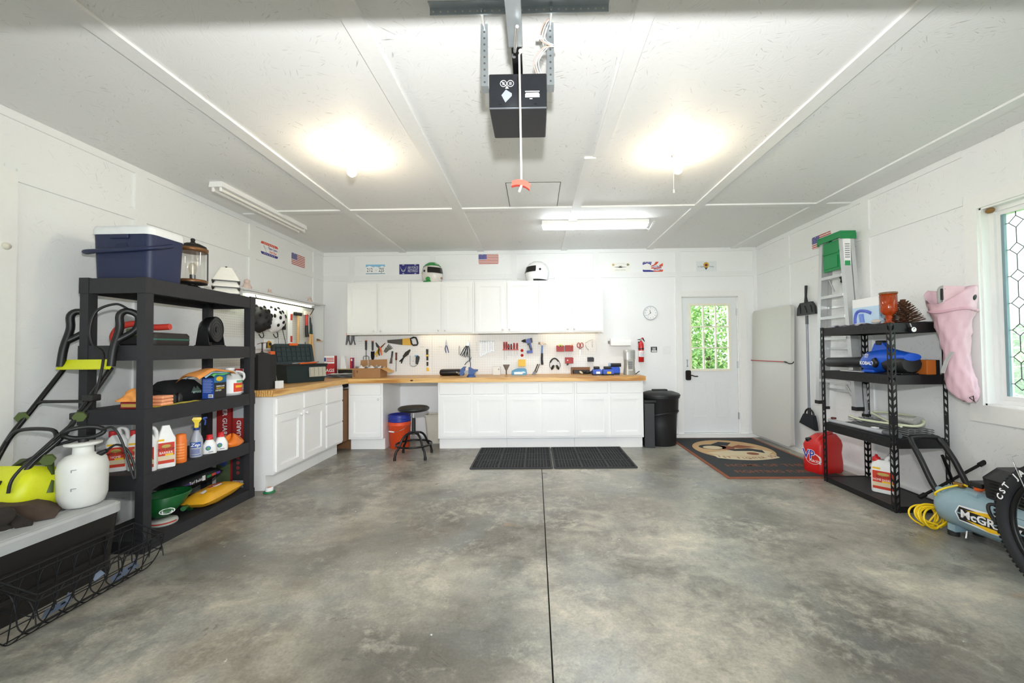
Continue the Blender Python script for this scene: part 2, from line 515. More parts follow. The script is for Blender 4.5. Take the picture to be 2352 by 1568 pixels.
# ceiling battens
for x in (-1.97, -0.80, 1.713, 2.958):
    batten(ceil, x - 0.05, x + 0.05, FY, BY, CZ - T, CZ)
batten(ceil, 0.395, 0.485, 3.02, BY, CZ - T, CZ); batten(ceil, 0.455, 0.545, FY, 2.99, CZ - T, CZ)
for x0, x1 in ((-2.70, -2.02), (-1.92, -0.85), (-0.75, 0.395), (0.485, 1.663), (1.763, 2.908), (3.008, RX)):
    batten(ceil, x0, x1, 4.06, 4.14, CZ - T, CZ)
batten(ceil, -3.1, -2.9, 4.12, 4.20, CZ - T, CZ)
hp = B().box(-0.245, 0.235, 3.475, 4.045, CZ - 0.004, CZ).obj('access_panel', OSB_C, ceil)
B().box(-0.252, -0.247, 3.47, 4.05, CZ - 0.0025, CZ).box(0.237, 0.242, 3.47, 4.05, CZ - 0.0025, CZ).box(-0.252, 0.242, 3.467, 3.473, CZ - 0.0025, CZ).obj('panel_gap', mat('shadow_gap', '4A463F', 0.9), ceil)
# left wall battens
for y in (3.105, 4.354, 5.608):
    batten(wl, LX, LX + T, y - 0.045, y + 0.045, 0.0, CZ)
for y0, y1 in ((FY, 3.06), (3.15, 4.309), (4.399, 5.563), (5.653, BY)):
    batten(wl, LX, LX + T, y0, y1, 2.735, CZ); batten(wl, LX, LX + T, max(y0, 2.35), y1, 2.362, 2.44)
# old door casing in the left wall
tr = B().box(LX, LX + 0.018, 2.25, 2.35, 0, 2.42).box(LX, LX + 0.018, 1.25, 2.25, 2.32, 2.42).box(LX, LX + 0.018, 1.15, 1.25, 0, 2.42).obj('trim_1', TRIMW, kind='structure', label='white casing on the left wall')
B().box(LX, LX + 0.006, 1.25, 2.25, 0, 2.32).obj('panel', WHITE, tr)
B().lathe([(0.0, 0.016), (0.018, 0.012), (0.022, 0.0)], (LX + 0.018, 2.30, 1.95), 14, rot=(0, PI / 2, 0)).obj('paint_blob', mat('cream_filler', 'DFDACB', 0.7), tr)
# back wall battens
for x in (-2.742, -1.52, -0.304, 0.914, 2.127):
    batten(wb, x - 0.042, x + 0.042, BY - T, BY, 2.12 if x > 2 else 0.95, CZ)
batten(wb, 3.235, RX, BY - T, BY, 0.05, CZ)
for x0, x1 in ((LX, -2.784), (-2.70, -1.562), (-1.478, -0.346), (-0.262, 0.872), (0.956, 2.085), (2.169, 3.235)):
    batten(wb, x0, x1, BY - T, BY, 2.735, CZ)
    batten(wb, x0, x1, BY - T, BY, 2.36, 2.435)
# right wall battens
for y in (5.118, 3.91, 2.69):
    batten(wr, RX - T, RX, y - 0.045, y + 0.045, 2.40 if y < 3 else 0.05, CZ)
for y0, y1 in ((5.163, BY - 0.05), (3.955, 5.073), (3.02, 3.865)):
    batten(wr, RX - T, RX, y0, y1, 2.735, CZ); batten(wr, RX - T, RX, y0, y1, 2.362, 2.438)
batten(wr, RX - T, RX, FY, 2.645, 2.735, CZ)
B().box(RX - 0.05, RX, 3.0, BY, 0.0, 0.052).obj('baseboard_right', TRIMW, kind='structure', label='white sill board along the right wall')
B().box(2.02, RX - 0.05, BY - 0.075, BY, 0.0, 0.044).obj('baseboard_back', TRIMW, kind='structure', label='white sill under the back door')

# ---- back door
d1 = thing('door_1', None, None, (0, 0, 0)); tag(d1, 'white back door with nine glass panes and two lower panels', None, None, 'structure')
x0, x1, z0, z1 = 2.180, 2.980, 0.055, 2.05
gx0, gx1, gz0, gz1 = 2.290, 2.872, 0.975, 1.945
Y0, Y1 = BY + 0.006, BY + 0.045
sl = B()
sl.box(x0, gx0, Y0, Y1, z0, z1).box(gx1, x1, Y0, Y1, z0, z1).box(gx0, gx1, Y0, Y1, z0, gz0).box(gx0, gx1, Y0, Y1, gz1, z1)
DOORW = mat('door_white_paint', 'E6E9EA', 0.4, var=0.02)
slab = sl.obj('door_slab', DOORW, d1)
for px in (2.31, 2.645):
    q = B()
    for k, (i, yy) in enumerate(((0.0, 0.004), (0.018, 0.010))):
        pass
    q.box(px, px + 0.215, Y0 - 0.005, Y0, 0.285, 0.30).box(px, px + 0.215, Y0 - 0.005, Y0, 0.795, 0.81).box(px, px + 0.015, Y0 - 0.005, Y0, 0.30, 0.795).box(px + 0.20, px + 0.215, Y0 - 0.005, Y0, 0.30, 0.795)
    q.box(px + 0.035, px + 0.18, Y0 - 0.004, Y0, 0.32, 0.775)
    q.obj('raised_panel', DOORW, d1)
CREAM = mat('cream_plastic_trim', 'EDE9D6', 0.5, var=0.02)
fr = B().box(gx0 - 0.015, gx0 + 0.018, Y0 - 0.012, Y1, gz0 - 0.015, gz1 + 0.015).box(gx1 - 0.018, gx1 + 0.015, Y0 - 0.012, Y1, gz0 - 0.015, gz1 + 0.015)
fr.box(gx0 + 0.018, gx1 - 0.018, Y0 - 0.012, Y1, gz0 - 0.015, gz0 + 0.018).box(gx0 + 0.018, gx1 - 0.018, Y0 - 0.012, Y1, gz1 - 0.018, gz1 + 0.015)
fr.obj('glass_frame', CREAM, d1)
cw, ch = (gx1 - gx0 - 0.036) / 3, (gz1 - gz0 - 0.036) / 3
for i in (1, 2):
    B().box(gx0 + 0.018 + cw * i - 0.009, gx0 + 0.018 + cw * i + 0.009, Y0 - 0.006, Y1 - 0.012, gz0 + 0.018, gz1 - 0.018).obj('glazing_bar', CREAM, d1)
    B().box(gx0 + 0.018, gx1 - 0.018, Y0 - 0.005, Y1 - 0.013, gz0 + 0.018 + ch * i - 0.009, gz0 + 0.018 + ch * i + 0.009).obj('glazing_bar', CREAM, d1)
CLEAR = glass_mat('clear_glass', (0.97, 0.99, 0.98), 0.05)
for i in range(3):
    for j in range(3):
        B().box(gx0 + 0.018 + cw * i, gx0 + 0.018 + cw * (i + 1), BY + 0.022, BY + 0.025, gz0 + 0.018 + ch * j, gz0 + 0.018 + ch * (j + 1)).obj('pane', CLEAR, d1)
BRONZE = mat('dark_bronze', '2A2320', 0.4, 0.5)
B().prism(rrect(2.212, 2.288, 0.83, 0.975, 0.02), Y0 - 0.022, Y0, 'y').cyl((2.25, Y0 - 0.022, 0.905), (2.25, Y0 - 0.05, 0.905), 0.022).obj('keypad_lock', BRONZE, d1)
B().tube(smooth_path([(2.25, Y0 - 0.05, 0.905), (2.29, Y0 - 0.055, 0.902), (2.33, Y0 - 0.055, 0.888), (2.375, Y0 - 0.05, 0.888)]), 0.008).obj('lever_handle', BRONZE, d1)
for z in (0.30, 1.05, 1.83):
    B().box(2.972, 3.0, Y0 - 0.004, Y0 + 0.002, z - 0.05, z + 0.05).cyl((2.987, Y0 - 0.006, z - 0.05), (2.987, Y0 - 0.006, z + 0.05), 0.006).obj('hinge', STEEL, d1)
B().box(2.235, 2.243, Y0 - 0.012, Y0, 1.03, 1.13).box(2.235, 2.256, Y0 - 0.012, Y0, 1.03, 1.037).box(2.23, 2.25, Y0 - 0.010, Y0, 1.12, 1.135).obj('door_pull', STEEL, d1)
fr = B()
fr.box(DX0, x0 - 0.002, BY - 0.003, BY + 0.11, DZ0, DZ1).box(x1 + 0.002, DX1, BY - 0.003, BY + 0.11, DZ0, DZ1).box(DX0, DX1, BY - 0.003, BY + 0.11, z1 + 0.003, DZ1).box(DX0, DX1, BY - 0.02, BY + 0.11, DZ0 - 0.03, DZ0 + 0.006)
fr.obj('door_frame', TRIMW, d1)
cs = B().box(DX0 - 0.085, DX0, BY - 0.02, BY, 0.044, 2.145).box(DX1, DX1 + 0.12, BY - 0.02, BY, 0.044, 2.145).box(DX0, DX1, BY - 0.02, BY, DZ1, 2.145)
cs.obj('casing', TRIMW, d1)

# ---- side window with leaded glass
w1 = thing('window_1', None, None, (0, 0, 0)); tag(w1, 'white framed side window with leaded diamond glass', None, None, 'structure')
cs = B().box(RX - 0.02, RX, WY1, WY1 + 0.088, WZ0 - 0.125, WZ1 + 0.095).box(RX - 0.02, RX, WY0 - 0.088, WY0, WZ0 - 0.125, WZ1 + 0.095)
cs.box(RX - 0.02, RX, WY0, WY1, WZ1, WZ1 + 0.095).box(RX - 0.02, RX, WY0, WY1, WZ0 - 0.125, WZ0)
cs.obj('casing', TRIMW, w1)
jm = B().box(RX, RX + 0.14, WY1 - 0.012, WY1, WZ0, WZ1).box(RX, RX + 0.14, WY0, WY0 + 0.012, WZ0, WZ1).box(RX, RX + 0.14, WY0, WY1, WZ1 - 0.012, WZ1).box(RX, RX + 0.14, WY0, WY1, WZ0, WZ0 + 0.012)
jm.obj('jamb', WHITE, w1)
sf = B()
for k, (i, xa) in enumerate(((0.012, 0.055), (0.042, 0.075))):
    a0, a1, c0, c1, t = WY0 + i, WY1 - i, WZ0 + i, WZ1 - i, 0.03
    X0, X1 = RX + xa, RX + 0.125
    sf.box(X0, X1, a1 - t, a1, c0, c1).box(X0, X1, a0, a0 + t, c0, c1).box(X0, X1, a0 + t, a1 - t, c1 - t, c1).box(X0, X1, a0 + t, a1 - t, c0, c0 + t)
sf.obj('sash', WPL, w1)
ga0, ga1, gc0, gc1 = WY0 + 0.072, WY1 - 0.072, WZ0 + 0.072, WZ1 - 0.072
B().box(RX + 0.09, RX + 0.095, ga0, ga1, gc0, gc1).obj('pane', glass_mat('hazy_glass', (0.92, 0.97, 0.94), 0.06, 0.16), w1)
B().box(RX + 0.07, RX + 0.09, ga1 - 0.018, ga1, gc0, gc1).obj('seal', mat('grey_seal', '7E98A0', 0.5), w1)
ld = B()
pitch, colw = 0.19, 0.152
def lead(y0, z0, y1, z1):
    ld.cyl((RX + 0.088, y0, z0), (RX + 0.088, y1, z1), 0.0028, n=6)
nc = int((ga1 - ga0) / colw)
for i in range(nc + 1):
    y = ga1 - 0.075 - i * colw
    for j in range(8):
        zc = gc0 + 0.09 + j * pitch
        if y < ga0 + 0.02 or zc + 0.05 > gc1: continue
        w, h = 0.042, 0.042
        lead(y, zc + h, y + w, zc); lead(y + w, zc, y, zc - h); lead(y, zc - h, y - w, zc); lead(y - w, zc, y, zc + h)
        lead(y, zc + h, y, min(zc + pitch - h, gc1)); lead(y + w, zc, min(y + colw - w, ga1), zc)
    
ld.obj('leading', mat('grey_lead', '4E5456', 0.6), w1)
NEST = B().ell((RX + 0.03, WY1 - 0.045, WZ1 - 0.03), (0.022, 0.028, 0.02), 10, 6)
NEST.obj('mud_nest', mat('dried_mud', '8A6A3E', 0.95, bump=0.6), label='small brown mud wasp nest in the window corner', cat='nest')

# ---- outside: lawn and trees behind the door and beside the window
B().box(-40, 40, -40, 40, -0.40, -0.30).obj('lawn', mat('lawn_grass', '6E9A44', 0.9, var=0.4, scale=3.0), kind='structure', label='green lawn outside')
B().box(-4, 4, -12, FY - 0.2, -0.16, -0.02).obj('ground_driveway', mat('pale_concrete_drive', 'A8A59C', 0.9, var=0.1, scale=3), kind='structure', label='pale concrete driveway outside')
LEAF = []
for nm, c in (('leaf_light', 'C2DC92'), ('leaf_mid', '98BE6A'), ('leaf_dark', '6C9450')):
    m = mat(nm, c, 0.5, var=0.25, scale=9)
    LEAF.append(m)
BARK = mat('tree_bark', '5C4A3A', 0.9, bump=0.5, bscale=30)
def tree(loc, h, rx, rz, nl, label, seed, size=0.075):
    rnd = random.Random(seed)
    t = thing('leafy_tree', label, 'tree', loc, group='trees outside the garage')
    B().tube([(0, 0, -0.1), (0.05, 0.02, h * 0.4), (-0.04, 0.05, h * 0.8)], [0.12, 0.09, 0.04], 8).obj('trunk', BARK, t)
    b = B()
    for k in range(nl):
        u = rnd.random() ** 0.4
        a = rnd.random() * 2 * PI; q = rnd.uniform(-1, 1); s = math.sqrt(1 - q * q)
        c = Vector((rx * u * s * math.cos(a), rx * u * s * math.sin(a), h + rz * u * q - rz * 0.4))
        R = Euler((rnd.uniform(-1, 1), rnd.uniform(-1, 1), rnd.random() * 6.28)).to_matrix()
        L_, w = size * rnd.uniform(0.6, 1.3), size * 0.32
        vs = [c + R @ Vector(p) for p in ((-L_, 0, 0), (0, -w, 0.02), (L_, 0, -0.02), (0, w, 0.02))]
        b.add(vs, [(0, 1, 2, 3)], rnd.randrange(3))
    b.obj('foliage', LEAF, t, fix=False, kind='stuff')
tree((3.7, 8.4, -0.3), 1.9, 1.45, 2.3, 9500, 'tall leafy tree seen through the back door panes', 1)
tree((7.6, 10.2, -0.3), 2.4, 1.4, 2.4, 5000, 'leafy tree further off behind the back door', 2)
tree((4.2, 15.0, -0.3), 2.6, 2.4, 2.6, 6000, 'broad leafy tree at the far side of the lawn', 3, 0.16)
tree((5.6, 4.3, -0.3), 1.2, 1.6, 1.15, 9000, 'leafy tree outside the side window', 4)

# ---- open sectional garage door lying overhead, out of the picture
gd = thing('garage_door', 'white sectional garage door rolled up under the ceiling', 'garage door', (0, 0, 2.42))
for k in range(4):
    y1 = 1.18 - k * 0.535
    B().box(-2.42, 2.42, y1 - 0.53, y1, 0, 0.045).obj('door_section', WHITE, gd)
for s in (-1, 1):
    B().box(s * 2.46 - 0.02, s * 2.46 + 0.02, FY + 0.02, 1.55, 0.0, 0.05).box(s * 2.46 - 0.012, s * 2.46 + 0.012, 1.45, 1.48, 0.05, CZ - 2.42).obj('track', GALV, gd)
# ================================================================ cabinets, worktop, pegboards, lamps
def panel_door(x0, x1, z0, z1, y, fw=0.055):
    """framed cupboard door facing -y with a sunk panel; its back at y"""
    b = B(); t = 0.019
    b.box(x0, x0 + fw, y - t, y, z0, z1).box(x1 - fw, x1, y - t, y, z0, z1).box(x0 + fw, x1 - fw, y - t, y, z1 - fw, z1).box(x0 + fw, x1 - fw, y - t, y, z0, z0 + fw)
    b.box(x0 + fw, x1 - fw, y - t + 0.012, y - 0.002, z0 + fw, z1 - fw)
    s = 0.010
    for (a0, a1, c0, c1) in ((x0 + fw, x0 + fw + s, z0 + fw, z1 - fw), (x1 - fw - s, x1 - fw, z0 + fw, z1 - fw), (x0 + fw + s, x1 - fw - s, z1 - fw - s, z1 - fw), (x0 + fw + s, x1 - fw - s, z0 + fw, z0 + fw + s)):
        b.box(a0, a1, y - t + 0.006, y - t + 0.012, c0, c1)
    return b
def knob(x, z, y, parent):
    return B().lathe([(0.006, 0), (0.006, 0.010), (0.014, 0.014), (0.016, 0.020), (0.010, 0.027), (0.0, 0.028)], (x, y, z), 12, rot=(PI / 2, 0, 0)).obj('knob', WPL, parent)

# uppers: four wall cupboards
UW = 0.9075
posw = ['over the hand saw, at the corner end of the row', 'second from the corner, under the green helmet', 'third from the corner, beside the white helmet', 'at the clock end of the row, over the red bins']
for k in range(4):
    ux = -2.675 + UW * k
    t = thing('wall_cabinet', 'white two-door wall cupboard ' + posw[k], 'cabinet', (ux, BY, 1.538), group='white wall cupboards')
    H = 0.742
    B().box(0.001, UW - 0.001, -0.295, 0, 0.034, H).box(0.001, UW - 0.001, -0.300, -0.280, 0, 0.04).box(0.001, 0.02, -0.298, 0, 0, 0.034).box(UW - 0.02, UW - 0.001, -0.298, 0, 0, 0.034).obj('body', CABW, t)
    for j in range(2):
        dx0 = 0.020 + j * (UW / 2 - 0.002); dx1 = dx0 + UW / 2 - 0.04
        dr = panel_door(dx0, dx1, 0.022, H - 0.022, -0.3005).obj('door', CABW, t)
        knob(dx1 - 0.028 if j == 0 else dx0 + 0.028, 0.052, -0.3195, dr)

def base_unit(loc, rz, w, fronts, label, depth=0.66, z1=0.885, side=True, grp='white base cupboards'):
    """base cupboard facing -y; fronts = [(kind, x0, x1, z0, z1, knob side)]"""
    t = thing('base_cabinet', label, 'cabinet', loc, rz, grp)
    B().box(0, w, 0.0, depth, 0.145, z1).obj('body', CABW, t)
    B().box(0.0, w, 0.07, 0.085, 0, 0.145).box(0.0, 0.016, 0.085, depth, 0, 0.145).box(w - 0.016, w, 0.085, depth, 0, 0.145).obj('toe_kick', WHITE, t)
    for kind, a, c, e, g, kn in fronts:
        if kind == 'door':
            d = panel_door(a, c, e, g, -0.0005).obj('door', CABW, t)
        else:
            d = B().box(a, c, -0.019, -0.0005, e, g, bev=0.004, seg=1).obj('drawer', CABW, t)
        if kn is not None:
            knob(kn[0], kn[1], -0.0195, d)
    return t
bw = (1.404 + 1.291) / 3
posb = ['beside the stool gap', 'in the middle of the long run', 'next to the black rubbish bin']
for k in range(3):
    fr = []
    for j in range(2):
        a = 0.025 + j * (bw / 2 - 0.004); c = a + bw / 2 - 0.042
        fr.append(('drawer', a, c, 0.725, 0.868, None))
        fr.append(('door', a, c, 0.172, 0.700, None))
    base_unit((-1.291 + bw * k, 5.185, 0), 0, bw - 0.002, fr, 'white base cupboard with two doors ' + posb[k])
base_unit((-2.476, 5.185, 0), 0, 0.456, [('drawer', 0.022, 0.434, 0.725, 0.868, None), ('door', 0.022, 0.434, 0.172, 0.700, (0.405, 0.672))], 'narrow white one-door base cupboard left of the orange bucket')
# left run faces +x : local x -> world +y
base_unit((-2.484, 3.70, 0), PI / 2, 0.905, [('drawer', 0.03, 0.425, 0.705, 0.862, None), ('drawer', 0.475, 0.87, 0.705, 0.862, None), ('door', 0.03, 0.425, 0.165, 0.685, (0.398, 0.655)), ('door', 0.475, 0.87, 0.165, 0.685, (0.502, 0.655))], 'white two-door base cupboard next to the black plastic shelving')
base_unit((-2.484, 4.607, 0), PI / 2, 0.425, [('drawer', 0.02, 0.405, 0.690, 0.862, None), ('drawer', 0.02, 0.405, 0.425, 0.672, None), ('drawer', 0.02, 0.405, 0.165, 0.408, None)], 'white base unit of three drawers below the open tool box')
B().box(-2.95, -2.50, 5.30, 5.33, 0.0, 0.80).box(-2.52, -2.485, 5.06, 5.33, 0.14, 0.80).obj('filler_board', mat('raw_brown_board', '7A5636', 0.8, var=0.2), label='raw brown board in the gap between the cupboard runs', cat='board')

def wood(name, sc):
    m, nt, p, out = nodes_of(name); L = nt.links.new
    tc = N(nt, 'ShaderNodeTexCoord')
    mp = N(nt, 'ShaderNodeMapping'); mp.inputs['Scale'].default_value = sc; L(tc.outputs['Object'], mp.inputs['Vector'])
    n = N(nt, 'ShaderNodeTexNoise'); n.inputs['Scale'].default_value = 2.2; n.inputs['Detail'].default_value = 5; n.inputs['Distortion'].default_value = 0.6; L(mp.outputs[0], n.inputs['Vector'])
    w = N(nt, 'ShaderNodeTexWave'); w.inputs['Scale'].default_value = 1.3; w.inputs['Distortion'].default_value = 7; w.inputs['Detail'].default_value = 3; w.bands_direction = 'Y' if sc[0] < sc[1] else 'X'; L(mp.outputs[0], w.inputs['Vector'])
    r = N(nt, 'ShaderNodeValToRGB'); e = r.color_ramp.elements
    e[0].position, e[0].color = 0.25, lin('B57A3A'); e[1].position, e[1].color = 0.75, lin('E8C07E')
    q = e.new(0.5); q.color = lin('D9A762')
    a = N(nt, 'ShaderNodeMix', data_type='FLOAT'); a.inputs[0].default_value = 0.45; L(n.outputs['Fac'], a.inputs[2]); L(w.outputs['Fac'], a.inputs[3])
    L(a.outputs[0], r.inputs[0]); L(r.outputs[0], p.inputs['Base Color'])
    p.inputs['Roughness'].default_value = 0.38
    return m
WOOD = wood('pine_worktop', (1.0, 11, 11)); WOOD2 = wood('pine_worktop_return', (11, 1.0, 11))
CT0, CT1 = 0.886, 0.945
wt = B().box(LX, 1.425, 5.125, BY - 0.001, CT0, CT1).obj('worktop', WOOD, label='L-shaped pine worktop on the white base cupboards', cat='worktop')
B().box(LX, -2.452, 3.655, 5.1248, CT0, CT1).obj('worktop_return', WOOD2, wt)
B().ell((-1.62, 5.125, 0.917), (0.020, 0.002, 0.011), 12, 6).obj('wood_knot', mat('wood_knot', '5A3516', 0.6), wt)

def peg_mat(name, u, v, col):
    m, nt, p, out = nodes_of(name); L = nt.links.new
    tc = N(nt, 'ShaderNodeTexCoord'); s = N(nt, 'ShaderNodeSeparateXYZ'); L(tc.outputs['Object'], s.inputs[0])
    dd = []
    for ax in (u, v):
        a = N(nt, 'ShaderNodeMath', operation='PINGPONG'); a.inputs[1].default_value = 0.0127; L(s.outputs[ax], a.inputs[0])
        dd.append(a.outputs[0])
    sq = []
    for d in dd:
        a = N(nt, 'ShaderNodeMath', operation='MULTIPLY'); L(d, a.inputs[0]); L(d, a.inputs[1]); sq.append(a.outputs[0])
    a = N(nt, 'ShaderNodeMath', operation='ADD'); L(sq[0], a.inputs[0]); L(sq[1], a.inputs[1])
    c = N(nt, 'ShaderNodeMath', operation='LESS_THAN'); c.inputs[1].default_value = 0.0031 ** 2; L(a.outputs[0], c.inputs[0])
    mx = N(nt, 'ShaderNodeMix', data_type='RGBA'); L(c.outputs[0], mx.inputs[0])
    mx.inputs[6].default_value = lin(col); mx.inputs[7].default_value = lin('77716A')
    L(mx.outputs[2], p.inputs['Base Color']); p.inputs['Roughness'].default_value = 0.55
    return m
PEGB = peg_mat('pegboard_back', 0, 2, 'F3F3F2')
PEGL = peg_mat('pegboard_left', 1, 2, 'D6D6D2')
for x0, x1, lb in ((-2.74, -1.534, 'white pegboard panel behind the hand saw and trowel'), (-1.532, 0.896, 'white pegboard panel behind the drill and hammer')):
    B().box(x0, x1, 5.826, 5.832, 0.946, 1.5365).obj('pegboard', PEGB, label=lb, cat='pegboard', group='white back pegboards')
# left hutch: pegboard, shelf with end panel
ht = thing('tool_hutch', 'grey pegboard with a narrow shelf and end panel on the left wall', 'pegboard', (0, 0, 0))
B().box(LX + T, LX + 0.020, 3.72, 5.52, 0.946, 1.945).obj('pegboard_panel', PEGL, ht)
GWH = mat('pale_grey_paint', 'D8DADB', 0.5, var=0.02)
B().box(LX + 0.02, LX + 0.032, 3.72, 5.30, 1.34, 1.455).obj('plain_board', GWH, ht)
B().box(LX + T, -2.985, 3.95, 5.56, 1.952, 1.972).obj('shelf_board', GWH, ht)
B().box(LX + T, -2.995, 5.525, 5.545, 0.946, 1.952).obj('end_panel', mat('pale_grey_panel', 'CFD2D4', 0.5, var=0.03), ht)
B().box(LX + 0.02, -3.02, 4.0, 4.02, 1.75, 1.952).obj('bracket', GWH, ht)
B().box(LX + 0.021, LX + 0.023, 5.30, 5.42, 1.27, 1.38).obj('note', mat('pale_note', 'C9CBCB', 0.6), ht)
B().box(LX + 0.034, LX + 0.0355, 4.51, 4.69, 1.335, 1.455).obj('sticker', INKW, ht)
B().ell((LX + 0.036, 4.60, 1.395), (0.001, 0.05, 0.045), 12, 6).obj('sticker_print', mat('gold_print', 'C99A1E', 0.5), ht)
B().ell((LX + 0.037, 4.62, 1.40), (0.001, 0.026, 0.02), 10, 5).box(LX + 0.0365, LX + 0.0375, 4.55, 4.57, 1.35, 1.42).obj('sticker_print', INKB, ht)

TUBE_ON = mat('lit_tube', 'FDFFF4', 0.3, emit=9.0)
def em_tube(name, col, s):
    return mat(name, col, 0.3, emit=s, var=0.0)
# bench lamp under the hutch shelf
lp = thing('bench_lamp', 'lit strip lamp under the hutch shelf on the left wall', 'lamp', (-3.06, 4.08, 1.90))
B().box(-0.05, 0.05, 0.0, 1.24, 0.025, 0.05).obj('housing', WPL, lp)
B().cyl((0.015, 0.03, 0.008), (0.015, 1.21, 0.008), 0.013, n=12).obj('tube', em_tube('lit_bench_tube', 'FBFFE6', 8.0), lp)
B().tube([(0.055, 0.02, -0.012), (0.055, 1.22, -0.012)], 0.008, 8).tube([(0.055, 0.12, -0.012), (0.04, 0.12, 0.03)], 0.005, 6).tube([(0.055, 1.22, -0.012), (0.01, 1.26, -0.05), (-0.03, 1.28, -0.09)], 0.005, 6).obj('guard_rod', mat('olive_brown_metal', '3A3322', 0.5, 0.4), lp)
# strip lamp under the wall cupboards (hidden behind their lower rail)
for x0, x1, lb in ((-1.72, -0.92, 'warm strip lamp under the cupboards above the flat bar'), (0.10, 0.90, 'warm strip lamp under the cupboards above the red bins')):
    t = thing('cabinet_lamp', lb, 'lamp', (x0, 5.70, 1.5495), group='strip lamps under the wall cupboards')
    B().box(0, x1 - x0, 0, 0.045, 0.008, 0.022).obj('housing', WPL, t)
    B().box(0.01, x1 - x0 - 0.01, 0.006, 0.039, 0.003, 0.008).obj('diffuser', em_tube('lit_warm_strip', 'FFE6C0', 5.0), t)

# ceiling fluorescents
def shop_light(loc, rz, L_, lit, label):
    t = thing('shop_light', label, 'ceiling light', loc, rz)
    B().prism([(-0.055, 0.0), (0.055, 0.0), (0.062, -0.045), (-0.062, -0.045)], 0, L_, 'y').obj('housing', WPL, t)
    for x in (-0.034, 0.034):
        B().cyl((x, 0.02, -0.066), (x, L_ - 0.02, -0.066), 0.0135 if not lit else 0.0165, n=12).obj('tube', em_tube('lit_ceiling_tube', 'F4FBFF', 24.0) if lit else mat('unlit_tube', 'EFEDE6', 0.25), t)
        for y in (0.008, L_ - 0.022):
            B().box(x - 0.010, x + 0.010, y, y + 0.014, -0.082, -0.045, bev=0.004, seg=1).obj('lamp_holder', WPL, t)
    return t
shop_light((-2.76, 3.35, CZ), math.radians(-1.0), 1.23, False, 'unlit twin tube ceiling light near the left wall')
t = shop_light((1.32, 4.56, CZ), PI / 2, 1.23, True, 'lit twin tube ceiling light above the back cupboards')
B().tube(smooth_path([(0.05, 0.02, -0.06), (0.03, -0.02, -0.09), (0.0, -0.06, -0.02), (0.05, -0.10, -0.004), (0.42, -0.12, -0.004)]), 0.003, 6).obj('pull_cord', WPL, t)

# bare bulbs
def bulb(loc, label, pull):
    t = thing('ceiling_bulb', label, 'ceiling light', loc, group='bare bulbs on the ceiling')
    B().lathe([(0.058, 0.0), (0.056, -0.012), (0.030, -0.022), (0.022, -0.060), (0.0, -0.060)], (0, 0, 0), 20).obj('lamp_holder', WPL, t)
    B().lathe([(0.013, -0.055), (0.016, -0.085), (0.030, -0.115), (0.034, -0.140), (0.028, -0.165), (0.012, -0.178), (0.0, -0.180)], (0, 0, 0), 18).obj('glass_bulb', em_tube('lit_bulb', 'FFE8C4', 120.0), t)
    if pull:
        B().cyl((-0.03, -0.005, -0.045), (-0.048, -0.01, -0.052), 0.010, n=10).obj('socket_outlet', mat('grey_socket', 'A0A09C', 0.4), t)
        B().tube([(-0.03, 0, -0.05), (-0.034, 0.0, -0.16), (-0.035, 0.0, -0.30)], 0.0016, 5).cyl((-0.035, 0, -0.30), (-0.035, 0, -0.325), 0.006, n=8).obj('pull_cord', WPL, t)
    return t
bulb((-1.36, 2.90, CZ), 'bare lit bulb on the ceiling nearer the left wall', False)
bulb((1.085, 2.94, CZ), 'bare lit bulb with a pull cord nearer the right wall', True)
# ================================================================ things on the back pegboard (facing -y, board front at PY)
PY = 5.8255
BZ = CT1 + 0.0005          # top of the bench
def pt(name, label, cat, x, z, group='tools on the back pegboard', y=PY):
    return thing(name, label, cat, (x, y, z), group=group)

def moved(poly, dx, dz, ang=0.0, s=1.0):
    c, sn = math.cos(ang), math.sin(ang)
    return [((x * c - z * sn) * s + dx, (x * sn + z * c) * s + dz) for x, z in poly]
GRIP = mat('dark_grey_grip', '3A3A3C', 0.6)
ORG = mat('orange_tip', 'E0743A', 0.5)
# two spring clamps biting the cupboard rail
for x, lb in ((-2.772, 'grey spring clamp with orange tip nearest the wall corner'), (-2.699, 'grey spring clamp with orange tip beside the garden fork')):
    t = pt('spring_clamp', lb, 'clamp', x, 1.40, 'grey spring clamps')
    B().prism([(-0.016, 0.15), (0.006, 0.15), (0.012, 0.08), (-0.020, 0.0), (-0.032, 0.005)], -0.05, -0.035).obj('jaw', mat('grey_clamp', '6C6E70', 0.5), t)
    B().prism([(-0.008, 0.15), (0.014, 0.15), (0.014, 0.08), (0.034, 0.005), (0.022, 0.0)], -0.035, -0.02).obj('jaw', mat('grey_clamp2', '55575A', 0.5), t)
    B().box(-0.018, 0.016, -0.055, -0.012, 0.142, 0.178, bev=0.004).obj('tip', ORG, t)
# hand fork and trowel
t = pt('garden_fork', 'small black three-tine garden fork', 'fork', -2.512, 1.155)
B().tube([(0, -0.02, 0.17), (0, -0.02, 0.305)], [0.014, 0.016], 10).obj('handle', GRIP, t)
B().cyl((0, -0.02, 0.302), (0, -0.02, 0.314), 0.017, n=10).obj('end_cap', ORG, t)
B().tube([(0, -0.02, 0.17), (0, -0.02, 0.0)], 0.0045, 8).tube([(-0.042, -0.02, 0.0), (-0.042, -0.02, 0.065), (-0.030, -0.02, 0.078), (0.030, -0.02, 0.078), (0.042, -0.02, 0.065), (0.042, -0.02, 0.0)], 0.004, 8).obj('tines', BLACKM, t)
t = pt('trowel', 'small black garden trowel', 'trowel', -2.414, 1.163)
B().tube([(0, -0.02, 0.15), (0, -0.02, 0.29)], [0.013, 0.016], 10).obj('handle', GRIP, t)
B().cyl((0, -0.02, 0.286), (0, -0.02, 0.298), 0.017, n=10).obj('end_cap', ORG, t)
